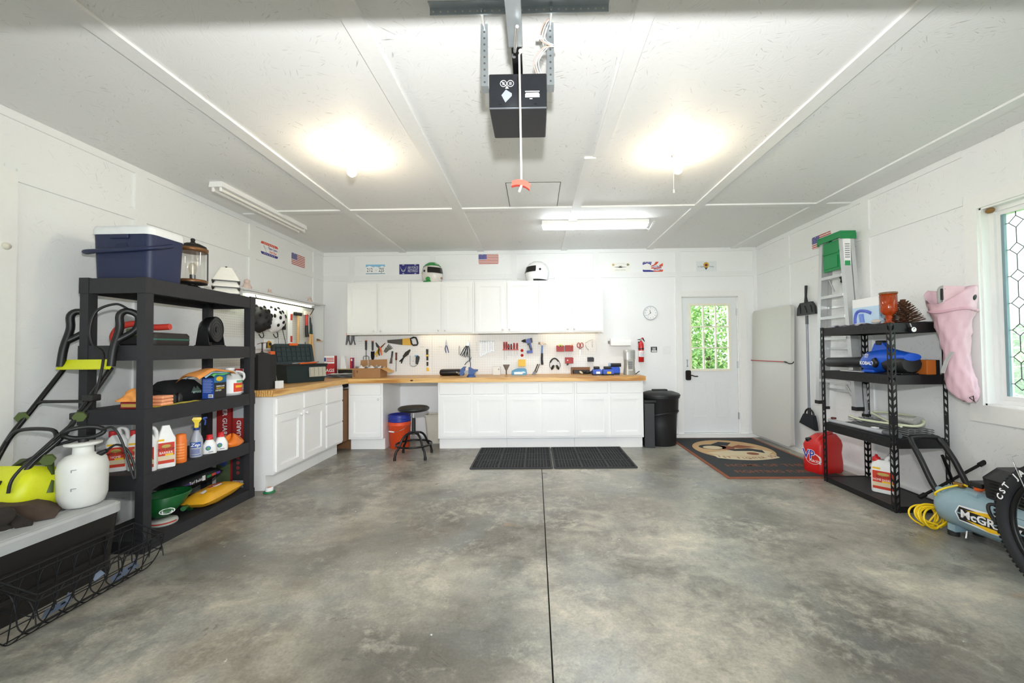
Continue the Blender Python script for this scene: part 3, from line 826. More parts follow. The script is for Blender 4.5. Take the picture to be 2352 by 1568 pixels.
B().prism([(-0.027, 0.14), (0.027, 0.14), (0.026, 0.06), (0.014, 0.015), (0, 0), (-0.014, 0.015), (-0.026, 0.06)], -0.022, -0.014).obj('blade', BLACKM, t)
# pruning shears, pair of work gloves
t = pt('pruning_shears', 'orange and black pruning shears beside the trowel', 'shears', -2.30, 1.24)
B().prism([(-0.055, 0.19), (-0.045, 0.195), (0.012, 0.12), (-0.005, 0.10), (-0.045, 0.135)], -0.058, -0.05).obj('blade', DSTEEL, t)
B().tube([(-0.005, -0.054, 0.11), (-0.012, -0.054, 0.05), (0.0, -0.054, 0.0)], [0.011, 0.012, 0.008], 8).obj('handle', BLACK, t)
B().tube([(0.005, -0.052, 0.12), (0.025, -0.052, 0.06), (0.033, -0.052, 0.005)], [0.013, 0.013, 0.008], 8).obj('handle', ORANGE, t)
t = pt('hedge_snips', 'yellow handled snips crossed behind the pruning shears', 'snips', -2.30, 1.24)
B().tube([(0.0, -0.018, 0.12), (-0.05, -0.018, 0.06), (-0.085, -0.018, 0.005)], [0.010, 0.010, 0.007], 8).obj('handle', YELLOW, t)
B().tube([(0.0, -0.018, 0.12), (-0.035, -0.018, 0.05), (-0.058, -0.018, -0.02)], [0.010, 0.010, 0.007], 8).obj('handle', YELLOW, t)
B().prism([(0.0, 0.11), (0.01, 0.135), (0.074, 0.19), (0.078, 0.182), (0.02, 0.115)], -0.022, -0.014).obj('blade', mat('rusty_steel', '8A5A3A', 0.6, 0.5), t)
t = pt('work_glove', 'grey work glove hanging beside the shears', 'glove', -2.235, 1.29)
gl = B()
gl.loft([[(x * w, -0.012 + 0.012 * math.cos(a), z) for a, x in [(2 * PI * i / 10, math.sin(2 * PI * i / 10)) for i in range(10)]] for z, w in ((0.0, 0.02), (0.03, 0.028), (0.07, 0.032))])
gl.xf(Matrix.Rotation(math.radians(38), 4, 'Y'))
for k in range(4):
    a = math.radians(26 + k * 9)
    p0 = Vector((0.035 + 0.012 * k, -0.014, 0.075 - 0.012 * k)); gl.tube([p0, p0 + Vector((math.sin(a + 0.15), 0, math.cos(a + 0.15))) * 0.05], [0.009, 0.007], 8)
gl.obj('glove', mat('grey_glove', '6E6E62', 0.9), t)
# hand saw
t = pt('hand_saw', 'hand saw with yellow blade end and black handle', 'saw', -1.97, 1.44)
B().prism([(-0.228, 0.028), (0.0, 0.044), (0.0, -0.047), (-0.224, -0.012)], -0.016, -0.0135).obj('blade', mat('grey_saw_steel', '6A675F', 0.4, 0.7), t)
B().prism([(0.0, 0.044), (0.11, 0.055), (0.13, 0.0), (0.148, -0.054), (0.0, -0.047)], -0.017, -0.0125).obj('blade_plate', mat('saw_yellow', 'E8B84A', 0.45), t)
B().tube([(0.118, -0.016, 0.046), (0.165, -0.016, 0.064), (0.200, -0.016, 0.058), (0.216, -0.016, 0.02), (0.226, -0.016, -0.025), (0.215, -0.016, -0.048), (0.16, -0.016, -0.052), (0.135, -0.016, -0.03), (0.128, -0.016, 0.01)], 0.0125, 8, closed=True).obj('handle', BLACK, t)
# putty knife
t = pt('putty_knife', 'putty knife with a black handle and steel blade', 'knife', -2.138, 1.12)
B().tube([(0.006, -0.012, 0.085), (0.016, -0.012, 0.182)], [0.012, 0.014], 8).obj('handle', GRIP, t)
B().prism([(-0.012, 0.088), (0.018, 0.092), (0.014, 0.0), (-0.03, 0.004)], -0.013, -0.0115).obj('blade', STEEL, t)
t = pt('wood_screwdriver', 'screwdriver with a dark brown wooden handle', 'screwdriver', -2.066, 1.0)
B().tube([(0, -0.015, 0.168), (0.001, -0.015, 0.18), (0.002, -0.015, 0.22), (0.003, -0.015, 0.282)], [0.009, 0.015, 0.012, 0.015], 10).obj('handle', mat('brown_handle', '6E3020', 0.45), t)
B().cyl((0, -0.015, 0.17), (-0.004, -0.015, 0.0), 0.004, n=8).obj('shaft', DSTEEL, t)
# black wire stripper pliers
t = pt('wire_stripper', 'black wire stripper pliers hanging at a slant', 'pliers', -1.938, 1.228)
B().prism(moved([(-0.02, -0.012), (0.05, -0.03), (0.125, -0.012), (0.125, 0.006), (0.05, 0.028), (-0.02, 0.02)], 0, 0, math.radians(50)), -0.03, -0.012).obj('jaw', mat('olive_black', '2E2A20', 0.5), t)
for a in (0.0, 0.2):
    B().tube([(0.0, -0.02, 0.0), (-0.035, -0.02, -0.045 - a * 0.05), (-0.075 + a * 0.13, -0.02, -0.078 - a * 0.14)], [0.011, 0.012, 0.009], 8).obj('handle', BLACK, t)
# hacksaw
t = pt('hacksaw', 'small hacksaw with a grey frame and black grip', 'saw', -1.79, 1.15)
B().tube([(-0.068, -0.015, 0.085), (-0.07, -0.015, -0.04), (-0.055, -0.015, -0.068), (-0.01, -0.015, -0.078), (0.03, -0.015, -0.06)], 0.006, 8).obj('frame', mat('pale_grey_metal', 'B8BABC', 0.4, 0.5), t)
B().prism([(0.015, -0.035), (0.045, -0.05), (0.07, 0.03), (0.072, 0.065), (0.05, 0.085), (0.02, 0.075)], -0.03, -0.006).obj('grip', GRIP, t)
B().box(0.005, 0.04, -0.031, -0.005, 0.075, 0.09).obj('grip_end', mat('sky_blue', '6AB4E0', 0.4), t)
B().tube([(-0.03, -0.02, 0.08), (-0.035, -0.02, 0.02), (-0.02, -0.02, -0.005), (-0.008, -0.02, 0.02), (-0.012, -0.02, 0.08)], 0.003, 6).obj('spare_clip', STEEL, t)
# pry bar
t = pt('flat_bar', 'black flat bar with yellow bands and tip', 'bar', -1.603, 1.0)
B().prism([(-0.018, 0.325), (-0.004, 0.33), (0.0, 0.30), (0.004, 0.33), (0.014, 0.325), (0.014, 0.08), (-0.01, 0.08)], -0.016, -0.006).obj('bar', mat('bar_black', '2C2A20', 0.4), t)
B().box(-0.015, 0.018, -0.019, -0.004, 0.22, 0.245).obj('band', YELLOW, t)
B().box(-0.012, 0.018, -0.018, -0.004, 0.14, 0.16).obj('tape', WPL, t)
B().prism([(-0.012, 0.055), (0.014, 0.055), (0.024, 0.01), (0.016, 0.003), (-0.012, 0.006)], -0.02, -0.003).obj('tip', YELLOW, t)
# needle snips
t = pt('needle_pliers', 'long nose pliers with dark blue handles', 'pliers', -1.322, 1.37)
B().prism([(-0.003, 0.098), (0.003, 0.098), (0.014, 0.03), (0.008, 0.0), (-0.010, 0.0), (-0.013, 0.03)], -0.016, -0.006).obj('jaw', STEEL, t)
NAVY = mat('navy_handle', '2A2E6A', 0.4)
B().tube([(-0.006, -0.012, 0.01), (-0.016, -0.012, -0.04), (-0.002, -0.012, -0.102)], [0.006, 0.007, 0.005], 8).obj('handle', NAVY, t)
B().tube([(0.006, -0.012, 0.01), (0.022, -0.012, -0.04), (0.036, -0.012, -0.1)], [0.006, 0.007, 0.005], 8).obj('handle', NAVY, t)
# bunch of pliers on one hook
DGRIP = mat('blue_black_grip', '20242C', 0.5)
for k, (dx, a, lb) in enumerate(((-0.012, 0.52, 'slip joint pliers leaning left in the bunch'), (0.0, 0.22, 'middle pliers of the bunch on one hook'), (0.014, -0.06, 'straight hanging pliers of the bunch'))):
    t = pt('pliers', lb, 'pliers', -1.005 + dx, 1.37, 'pliers in a bunch on one hook', PY - 0.003 - 0.014 * k)
    q = lambda p: tuple(Matrix.Rotation(a, 3, 'Y') @ Vector(p))
    hd = B().prism([(-0.012, 0.0), (0.012, 0.0), (0.018, 0.03), (0.010, 0.058), (-0.006, 0.056), (-0.018, 0.03)], -0.013, -0.003).xf(Matrix.Rotation(a, 4, 'Y'))
    hd.obj('jaw', STEEL, t)
    B().tube([q((-0.006, -0.008, 0)), q((-0.016, -0.008, -0.06)), q((-0.014, -0.008, -0.17))], [0.005, 0.007, 0.006], 8).obj('handle', DGRIP, t)
    B().tube([q((0.006, -0.008, 0)), q((0.016, -0.008, -0.06)), q((0.012, -0.008, -0.17))], [0.005, 0.007, 0.006], 8).obj('handle', DGRIP, t)
t = pt('curved_pliers', 'black curved pliers hanging below the bunch', 'pliers', -0.975, 1.11)
B().tube(smooth_path([(0.0, -0.015, 0.045), (-0.04, -0.015, 0.02), (-0.075, -0.015, -0.022)]), 0.005, 8).obj('handle', BLACK, t)
B().tube(smooth_path([(0.0, -0.015, 0.045), (0.012, -0.015, 0.0), (0.008, -0.015, -0.065)]), 0.005, 8).obj('handle', BLACK, t)
B().prism([(-0.012, 0.04), (0.012, 0.04), (0.03, 0.10), (0.012, 0.075), (-0.008, 0.105)], -0.02, -0.010).obj('jaw', DSTEEL, t)
# thin bit on a hook
t = pt('cutter_blade', 'thin steel nippers on their own hook', 'nippers', -1.128, 1.30)
B().tube([(0, -0.01, 0.075), (-0.008, -0.01, 0.03), (-0.006, -0.01, -0.06)], 0.003, 6).tube([(0, -0.01, 0.075), (0.008, -0.01, 0.03), (0.004, -0.01, -0.06)], 0.003, 6).obj('body', mat('dull_nickel', 'A8A498', 0.4, 0.7), t)
# eleven spanners on a rail
for k in range(9):
    ln = 0.205 - 0.0115 * k if k < 7 else (0.125 if k == 7 else 0.13)
    x = -0.818 + 0.0245 * k
    lb = ['longest chrome combination spanner at the end of the row', 'second longest chrome spanner in the graded row', 'third longest chrome spanner in the graded row', 'chrome spanner of middle length, fourth in the graded row', 'chrome spanner fifth in the graded row', 'short chrome spanner sixth in the graded row', 'shortest chrome combination spanner, seventh in the row', 'stubby chrome spanner next to last in the row', 'last chrome spanner in the row, nearest the screwdrivers'][k]
    t = pt('spanner', lb, 'spanner', x, 1.43, 'chrome spanners hung in a graded row')
    s = 1.0 - 0.06 * min(k, 6)
    b = B().box(-0.004 * s, 0.004 * s, -0.012, -0.007, -ln, 0.0)
    b.tube(arc((0, -0.010, 0), 0.009 * s, 0, 360, 10)[:-1], 0.0035, 6, closed=True)
    b.prism([(-0.011 * s, -ln - 0.014), (-0.004 * s, -ln - 0.014), (-0.003 * s, -ln - 0.002), (0.003 * s, -ln - 0.002), (0.004 * s, -ln - 0.014), (0.011 * s, -ln - 0.014), (0.011 * s, -ln + 0.006), (-0.011 * s, -ln + 0.006)], -0.012, -0.006)
    b.obj('body', STEEL, t)
rl = B().box(-0.84, -0.60, PY - 0.006, PY, 1.436, 1.442).obj('spanner_rail', mat('thin_rail', 'B8BABC', 0.4, 0.6), label='thin metal rail holding the chrome spanners', cat='rail')
# screwdrivers in a rack
for k, (x, top, tip) in enumerate(((-0.462, 1.424, 1.155), (-0.428, 1.424, 1.155), (-0.396, 1.389, 1.22), (-0.358, 1.389, 1.21), (-0.315, 1.406, 1.20), (-0.271, 1.405, 1.22))):
    lb = ['long red and black screwdriver at the spanner end of the rack', 'long red and black screwdriver, second in the rack', 'short dark screwdriver, third in the rack', 'short black and red screwdriver, fourth in the rack', 'red and black screwdriver, fifth in the rack', 'red and black screwdriver next to the drill'][k]
    t = pt('screwdriver', lb, 'screwdriver', x, 1.30, 'screwdrivers in the pegboard rack')
    h = top - 1.30
    B().tube([(0, -0.02, 0.012), (0, -0.02, 0.03), (0, -0.02, h * 0.6), (0, -0.02, h)], [0.009, 0.013, 0.014, 0.011], 10).obj('handle', BLACK if k in (2, 3) else RED, t)
    B().box(-0.005, 0.005, -0.035, -0.028, 0.03, h - 0.012).obj('grip_stripe', RED if k in (2, 3) else BLACK, t)
    B().cyl((0, -0.02, 0.015), (0.012 if k == 4 else 0, -0.02, tip - 1.30), 0.003, n=6).obj('shaft', STEEL, t)
B().box(-0.485, -0.25, PY - 0.032, PY, 1.300, 1.312).obj('screwdriver_rack', RED, label='thin red rack holding the screwdrivers', cat='rack')
for z, lb in ((1.293, 'upper round red button on the pegboard'), (1.221, 'lower round red button on the pegboard')):
    B().lathe([(0.022, 0), (0.020, 0.008), (0.0, 0.012)], (-0.2, PY, z), 14, rot=(PI / 2, 0, 0)).obj('red_button', RED, label=lb, cat='button', group='red buttons on the pegboard')
# cordless drill (seen from its side, chuck to the left)
t = pt('cordless_drill', 'blue and black cordless drill hung on the pegboard', 'drill', -0.10, 1.35)
KB = mat('tool_blue', '1E3F9E', 0.4)
B().prism([(-0.045, 0.055), (-0.03, 0.11), (0.052, 0.128), (0.058, 0.06), (0.01, 0.045)], -0.055, -0.01).obj('motor_housing', KB, t)
B().prism([(0.018, 0.121), (0.05, 0.128), (0.058, 0.06), (0.038, 0.055)], -0.058, -0.007).obj('rear_cap', BLACK, t)
B().cyl((-0.04, -0.032, 0.085), (-0.085, -0.032, 0.082), 0.026, 0.020, n=14).cyl((-0.085, -0.032, 0.082), (-0.105, -0.032, 0.081), 0.015, 0.008, n=10).obj('chuck', BLACK, t)
B().prism([(-0.012, 0.05), (0.03, 0.055), (0.055, -0.04), (0.048, -0.065), (0.02, -0.06), (0.012, -0.03)], -0.05, -0.014).obj('handle', BLACK, t)
B().prism([(0.012, 0.03), (0.03, 0.045), (0.048, -0.02), (0.034, -0.03)], -0.053, -0.011).obj('grip_inlay', KB, t)
B().prism([(-0.030, -0.062), (0.055, -0.052), (0.058, -0.095), (-0.028, -0.100)], -0.062, -0.004).obj('battery', KB, t)
B().box(-0.02, -0.008, -0.04, -0.024, 0.02, 0.045).obj('trigger', BLACK, t)
# claw hammer
t = pt('claw_hammer', 'claw hammer with blue shaft and black grip', 'hammer', 0.098, 1.08)
B().tube([(0, -0.025, 0.29), (-0.004, -0.025, 0.16)], [0.010, 0.012], 8).obj('shaft', mat('light_blue_shaft', '5C86C4', 0.4), t)
B().tube([(-0.002, -0.025, 0.17), (-0.006, -0.025, 0.08), (0.0, -0.025, 0.0)], [0.015, 0.017, 0.018], 10).obj('grip', BLACK, t)
B().cyl((-0.055, -0.025, 0.318), (-0.028, -0.025, 0.318), 0.016, n=12).prism([(-0.03, 0.305), (-0.03, 0.33), (0.015, 0.332), (0.06, 0.312), (0.072, 0.29), (0.045, 0.302), (0.018, 0.304), (0.012, 0.285), (-0.012, 0.285), (-0.012, 0.305)], -0.036, -0.014).obj('head', mat('worn_hammer_steel', '8E7E6C', 0.4, 0.7), t)
# bins on the pegboard
def wall_bin(x0, x1, z0, z1, m, label, name='parts_bin', d=0.07, grp='small bins on the pegboard'):
    t = pt(name, label, 'bin', (x0 + x1) / 2, z0, grp)
    w = (x1 - x0) / 2; h = z1 - z0; th = 0.004
    b = B().box(-w, w, -d, 0, 0, th).box(-w, w, -th, 0, 0, h).box(-w, -w + th, -d, 0, 0, h * 0.9).box(w - th, w, -d, 0, 0, h * 0.9).box(-w, w, -d - 0.006, -d, 0.0, h * 0.8)
    b.box(-w - 0.003, w + 0.003, -d - 0.012, -d, h * 0.74, h * 0.84)
    b.obj('shell', m, t)
    return t, w, h
RB = mat('bin_red', 'A81E1C', 0.45)
t, w, h = wall_bin(0.308, 0.418, 1.272, 1.362, RB, 'small red bin holding a lime tape measure')
t2 = pt('tape_measure', 'lime green tape measure in the red bin', 'tape measure', 0.363, 1.276 + 0.004)
B().prism(rrect(-0.026, 0.030, 0.035, 0.095, 0.018), -0.052, -0.018).obj('case', mat('lime_plastic', 'C4DC28', 0.4), t2)
B().prism(rrect(-0.008, 0.016, 0.052, 0.080, 0.006), -0.0535, -0.052).obj('case_label', INKB, t2)
t, w, h = wall_bin(0.434, 0.550, 1.274, 1.364, RB, 'small red bin holding a yellow pencil')
t2 = pt('pencil', 'yellow pencil sticking out of the red bin', 'pencil', 0.494, 1.282)
B().cyl((-0.03, -0.05, 0.0), (0.05, -0.03, 0.10), 0.004, n=6).obj('body', YELLOW, t2)
t, w, h = wall_bin(0.432, 0.550, 1.098, 1.185, RB, 'small red bin with a rag hanging under it')
B().ell((-0.025, -0.081, 0.045), (0.012, 0.004, 0.010), 10, 6).obj('sticker', INKW, t)
B().prism([(-0.04, 0.0), (0.0, 0.0), (-0.01, -0.02), (-0.03, -0.035)], -0.05, -0.02).obj('clip', BLACK, t)
wall_bin(0.763, 0.850, 1.122, 1.184, BLACK, 'small black bin beside the scissors')
wall_bin(-0.258, -0.148, 1.062, 1.160, mat('bin_yellow', 'F0C030', 0.45), 'yellow bin below the drill')
# scissors
t = pt('scissors', 'red handled scissors hanging open', 'scissors', 0.66, 1.30)
for s in (-1, 1):
    B().tube([(s * 0.024 + 0.020 * math.cos(a), -0.010, 0.062 + 0.036 * math.sin(a)) for a in [2 * PI * i / 12 for i in range(12)]], 0.006, 6, closed=True).tube([(s * 0.012, -0.010, 0.03), (s * 0.004, -0.010, 0.0)], 0.006, 6).obj('handle', mat('dull_red', 'B04438', 0.45), t)
B().prism([(-0.006, 0.01), (0.008, 0.01), (0.002, -0.06), (-0.012, -0.128), (-0.014, -0.128)], -0.013, -0.007).obj('blade', STEEL, t)
# wire hook
t = pt('wire_hook', 'bent black wire hanging at the end of the pegboard', 'wire', 0.785, 1.36)
B().tube([(-0.05, -0.01, 0.03), (-0.01, -0.012, 0.058), (0.055, -0.01, 0.085), (0.05, -0.01, 0.02), (0.052, -0.01, -0.03)], 0.0022, 6).tube([(-0.05, -0.01, 0.01), (-0.03, -0.01, -0.04), (-0.002, -0.01, -0.075)], 0.0022, 6).obj('body', DSTEEL, t)
# ear defenders
t = pt('ear_defenders', 'black ear defenders with wire headband', 'ear defenders', 0.278, 1.01)
B().tube(smooth_path([(-0.05, -0.02, 0.01), (-0.072, -0.02, 0.055), (-0.058, -0.02, 0.13), (0.0, -0.02, 0.168), (0.058, -0.02, 0.13), (0.085, -0.02, 0.055), (0.055, -0.02, 0.0)]), 0.0045, 8).obj('headband', DSTEEL, t)
B().tube(smooth_path([(-0.06, -0.028, 0.10), (-0.03, -0.03, 0.15), (0.02, -0.03, 0.155), (0.055, -0.028, 0.115)]), 0.008, 8).obj('pad', BLACK, t)
for s, r in ((-0.03, 0.45), (0.045, -0.45)):
    B().ell((s, -0.03, 0.03), (0.018, 0.028, 0.040), 14, 8, rot=(0, r, 0)).obj('ear_cup', BLACK, t)
    B().ell((s + (0.014 if s < 0 else -0.014), -0.03, 0.032), (0.010, 0.024, 0.034), 12, 6, rot=(0, r, 0)).obj('ear_cushion', mat('olive_cushion', '6A6648', 0.6), t)
# loose pegs
B().tube([(-0.87, PY, 1.43), (-0.87, PY - 0.02, 1.425), (-0.868, PY - 0.02, 1.30), (-0.868, PY - 0.012, 1.29)], 0.002, 6).obj('peg_hook', STEEL, label='long thin wire peg hook beside the spanners', cat='hook')
for x, pl in ((-2.61, 'above the cardboard box'), (-1.68, 'between hacksaw and flat bar'), (-1.41, 'beside the long nose pliers'), (-1.04, 'beside the bunch of pliers')):
    B().tube([(x - 0.03, PY - 0.004, 1.452 if x < -2 else 1.36), (x + 0.03, PY - 0.004, 1.452 if x < -2 else 1.36)], 0.0018, 6).obj('peg_hook', STEEL, label='bare wire peg hook ' + pl, cat='hook', group='bare peg hooks')

# ================================================================ on the back bench
def bench(name, label, cat, x, y, rz=0.0, group=None):
    return thing(name, label, cat, (x, y, BZ), rz, group)
# speaker/tool case lying down
t = bench('tool_case', 'long black padded case lying beside the vice', 'case', -1.21, 5.60)
B().loft([[(x, 0.055 * s * math.cos(a), 0.047 + 0.047 * s * math.sin(a)) for a in [2 * PI * i / 16 for i in range(16)]] for x, s in ((-0.155, 0.5), (-0.145, 0.85), (-0.12, 1.0), (0.13, 1.0), (0.155, 0.8), (0.16, 0.5))]).obj('body', mat('black_case', '17171A', 0.4), t)
B().box(-0.13, 0.14, -0.057, -0.052, 0.044, 0.050).obj('zip', GRIP, t)
# bench vice
t = bench('bench_vice', 'blue bench vice bolted near the front edge', 'vice', -0.87, 5.30)
VB = mat('vice_blue', '3F5C9A', 0.45, var=0.12)
B().lathe([(0.06, 0), (0.06, 0.016), (0.045, 0.022), (0.04, 0.04)], (0, 0, 0), 18).obj('base', VB, t)
B().prism([(-0.03, 0.035), (0.045, 0.035), (0.05, 0.06), (0.085, 0.075), (0.088, 0.098), (0.03, 0.102), (0.0, 0.115), (-0.012, 0.135), (-0.03, 0.13)], -0.045, 0.045).obj('fixed_jaw', VB, t)
B().prism([(-0.145, 0.02), (-0.105, 0.02), (-0.09, 0.06), (-0.085, 0.115), (-0.07, 0.135), (-0.095, 0.14), (-0.14, 0.10)], -0.045, 0.045).obj('moving_jaw', VB, t)
B().box(-0.11, 0.06, -0.022, 0.022, 0.05, 0.085).cyl((-0.19, 0, 0.05), (-0.1, 0, 0.05), 0.010, n=10).obj('slide', mat('vice_steel', '8A8C90', 0.35, 0.8), t)
B().cyl((-0.18, -0.07, 0.065), (-0.18, 0.07, 0.035), 0.006, n=8).ell((-0.18, -0.07, 0.065), (0.010, 0.010, 0.010), 8, 6).ell((-0.18, 0.07, 0.035), (0.010, 0.010, 0.010), 8, 6).obj('handle', STEEL, t)
# open cardboard box with cloth
t = bench('cardboard_box', 'open brown cardboard box with cloth inside', 'box', -2.29, 5.42, math.radians(-3))
b = B(); th = 0.004
b.box(-0.195, 0.195, -0.11, -0.106, 0, 0.13).box(-0.195, 0.195, 0.106, 0.11, 0, 0.13).box(-0.195, -0.191, -0.106, 0.106, 0, 0.13).box(0.191, 0.195, -0.106, 0.106, 0, 0.13).box(-0.191, 0.191, -0.106, 0.106, 0, 0.004)
b.obj('body', CARD, t)
B().prism([(-0.195, 0.13), (-0.19, 0.235), (-0.09, 0.238), (-0.085, 0.13)], 0.112, 0.115).obj('flap', CARD, t)
B().prism([(-0.075, 0.13), (-0.072, 0.238), (0.195, 0.245), (0.195, 0.13)], 0.110, 0.113).obj('flap', CARD, t)
B().add([(0.195, -0.10, 0.13), (0.195, 0.10, 0.13), (0.30, 0.12, 0.075), (0.30, -0.08, 0.07), (0.195, -0.10, 0.127), (0.195, 0.10, 0.127), (0.30, 0.12, 0.072), (0.30, -0.08, 0.067)], [(0, 1, 2, 3), (7, 6, 5, 4), (0, 3, 7, 4), (1, 5, 6, 2), (2, 6, 7, 3)]).obj('flap', mat('pale_cardboard', 'D2A566', 0.8), t)
for k in range(5):
    B().box(-0.19, -0.155, -0.1112, -0.110, 0.02 + 0.018 * k, 0.027 + 0.018 * k).obj('print_mark', mat('brown_ink', '5A4030', 0.8), t)
for dx in (0.0, 0.014):
    B().box(-0.135 + dx, -0.129 + dx, -0.1112, -0.110, 0.065, 0.095).prism([(-0.139 + dx, 0.09), (-0.125 + dx, 0.09), (-0.132 + dx, 0.102)], -0.1112, -0.110).obj('print_mark', mat('brown_ink', '5A4030', 0.8), t)
B().sheet(lambda u, v: (-0.17 + 0.35 * u, -0.10 + 0.19 * v, 0.125 + 0.022 * math.sin(u * 17) * math.cos(v * 9) + 0.012 * math.sin(u * 31 + v * 7) + 0.01), 30, 12, th=0.004).obj('crumpled_cloth', mat('white_cloth', 'ECE8E4', 0.9), label='crumpled white cloth in the cardboard box', cat='cloth').parent = None
bpy.data.objects['crumpled_cloth'].location = (-2.29, 5.42, BZ)
# stack of white papers / folded cloth
t = bench('folded_sheets', 'loose stack of folded white plastic sheets on the corner of the bench', 'plastic sheet', -2.68, 5.44)
for k in range(3):
    B().sheet(lambda u, v, k=k: (-0.19 + 0.36 * u + 0.01 * math.sin(v * 9 + k), -0.12 + 0.24 * v + 0.012 * math.sin(u * 7 + k), 0.017 + k * 0.017 + 0.005 * math.sin(u * 13 + k * 2) * math.sin(v * 6)), 16, 8, th=0.011).obj('sheet', WPL, t)
# chrome tray with frame
t = bench('metal_tray', 'long chrome edged tray standing behind the white sheets', 'tray', -2.655, 5.68)
B().box(-0.19, 0.19, -0.05, 0.05, 0.0, 0.095, bev=0.006).obj('body', mat('dark_mirror', '5A5A58', 0.15, 0.9, var=0.5, scale=8), t)
B().box(-0.195, 0.195, -0.055, 0.055, 0.095, 0.112, bev=0.003).obj('rim', mat('champagne_metal', 'C8B890', 0.3, 0.7), t)
# red white blue rag box
t = bench('rag_box', 'red white and blue cardboard box of rags', 'box', -2.955, 5.63, math.radians(10))
B().box(-0.075, 0.075, -0.06, 0.06, 0, 0.30).obj('carton', mat('rag_red', 'B8242A', 0.6), t)
B().box(-0.075, 0.075, -0.0608, -0.06, 0.19, 0.30).obj('print_panel', INKW, t)
B().box(-0.075, -0.035, -0.0616, -0.0608, 0.22, 0.275).obj('print_panel', mat('rag_blue', '28509A', 0.6), t)
for k in range(3):
    B().box(-0.03, 0.07, -0.0616, -0.0608, 0.215 + k * 0.022, 0.226 + k * 0.022).obj('print_stripe', INKR, t)
text('RAGS', 0.062, INKW, t, (0.0, -0.0612, 0.09), bold=0.001)
B().box(-0.075, 0.075, -0.0608, -0.06, 0.0, 0.035).obj('print_panel', mat('rag_blue', '28509A', 0.6), t)
t = thing('glue_tube_box', 'narrow red and blue carton standing on the chrome tray', 'box', (-2.66, 5.68, BZ + 0.1125))
B().box(-0.022, 0.022, -0.02, 0.02, 0.0, 0.155).obj('carton', INKR, t)
B().box(0.006, 0.022, -0.0208, -0.02, 0.0, 0.155).obj('print_panel', INKN, t)
B().box(-0.010, 0.012, -0.0216, -0.0208, 0.11, 0.14).obj('print_panel', INKW, t)
t = thing('paper_cone', 'white paper carton standing on the tray beside the rag box', 'carton', (-2.765, 5.68, BZ + 0.1125))
B().loft([[(-0.05, -0.04, 0), (0.04, -0.04, 0), (0.04, 0.04, 0), (-0.05, 0.04, 0)], [(-0.045, -0.02, 0.18), (0.0, -0.02, 0.18), (0.0, 0.02, 0.18), (-0.045, 0.02, 0.18)]], sm=False).obj('carton', INKW, t)
B().cyl((-2.60, 5.67, BZ + 0.127), (-2.575, 5.69, BZ + 0.127), 0.014, n=12).obj('pill_bottle', GRIP, label='small dark bottle lying on the chrome tray', cat='bottle')
t = bench('blue_handle_tool', 'blue handled tool leaning behind the cardboard box', 'tool', -2.53, 5.57)
B().tube([(0, 0, 0.006), (0.07, 0.03, 0.20)], [0.010, 0.014], 8).obj('handle', mat('deep_blue', '1E3A78', 0.4), t)
# white box, brush, blue tub, brush2, etc.
t = bench('white_box', 'plain white box under the spanners', 'box', -0.565, 5.70)
B().box(-0.052, 0.052, -0.04, 0.04, 0, 0.118, bev=0.003, seg=1).obj('carton', mat('off_white_card', 'EDEBE6', 0.6), t)
B().box(0.025, 0.04, -0.042, -0.040, 0.07, 0.09).obj('latch', INKG, t)
t = bench('dusting_brush', 'grey bench brush standing on its handle', 'brush', -0.425, 5.70)
B().tube([(0, 0, 0.002), (0, 0, 0.05), (0, 0, 0.075)], [0.010, 0.009, 0.014], 10).obj('handle', mat('brush_wood', '6E5E54', 0.6), t)
B().loft([[(x * (0.016 + 0.034 * s), y * (0.012 + 0.010 * s), 0.07 + 0.075 * s) for x, y in [(math.cos(2 * PI * i / 14), math.sin(2 * PI * i / 14)) for i in range(14)]] for s in (0, 0.3, 0.7, 1.0)]).obj('bristles', mat('grey_bristle', '7A6E6A', 0.95, bump=0.8, bscale=300), t)
t = bench('wipes_tub', 'clear blue plastic pack of wipes on the bench', 'pack', -0.235, 5.60)
B().loft([[(x * s + dx, 0.045 * (1 - abs(x) * 2) ** 0 * s * y, z) for x, y in rrect(-0.11, 0.11, -1, 1, 0.08, 3)] for z, s, dx in ((0, 0.92, 0), (0.02, 1.0, 0), (0.06, 0.95, 0.0), (0.085, 0.7, 0.02), (0.095, 0.4, 0.03))]).obj('pack', mat('clear_blue_plastic', '7CC0EA', 0.2, trans=0.35), t)
B().box(-0.07, 0.05, -0.0475, -0.045, 0.012, 0.045).obj('pack_label', INKW, t)
t = bench('paint_brushes', 'bundle of three paint brushes leaning in a clamp', 'brushes', -0.03, 5.62)
for k in range(3):
    B().tube([(0.01 + 0.012 * k, 0.01 * k, 0.03), (0.06 + 0.012 * k, 0.03 + 0.01 * k, 0.15)], [0.010, 0.008], 8).obj('handle', mat('white_brush', 'D8D4CC', 0.5) if k == 1 else GRIP, t)
B().loft([[(-0.028, -0.02, 0), (0.028, -0.02, 0), (0.028, 0.02, 0), (-0.028, 0.02, 0)], [(-0.002, -0.012, 0.05), (0.04, -0.012, 0.05), (0.04, 0.02, 0.05), (-0.002, 0.02, 0.05)]], sm=False).obj('holder', mat('grey_holder', '7A7A7C', 0.5), t)
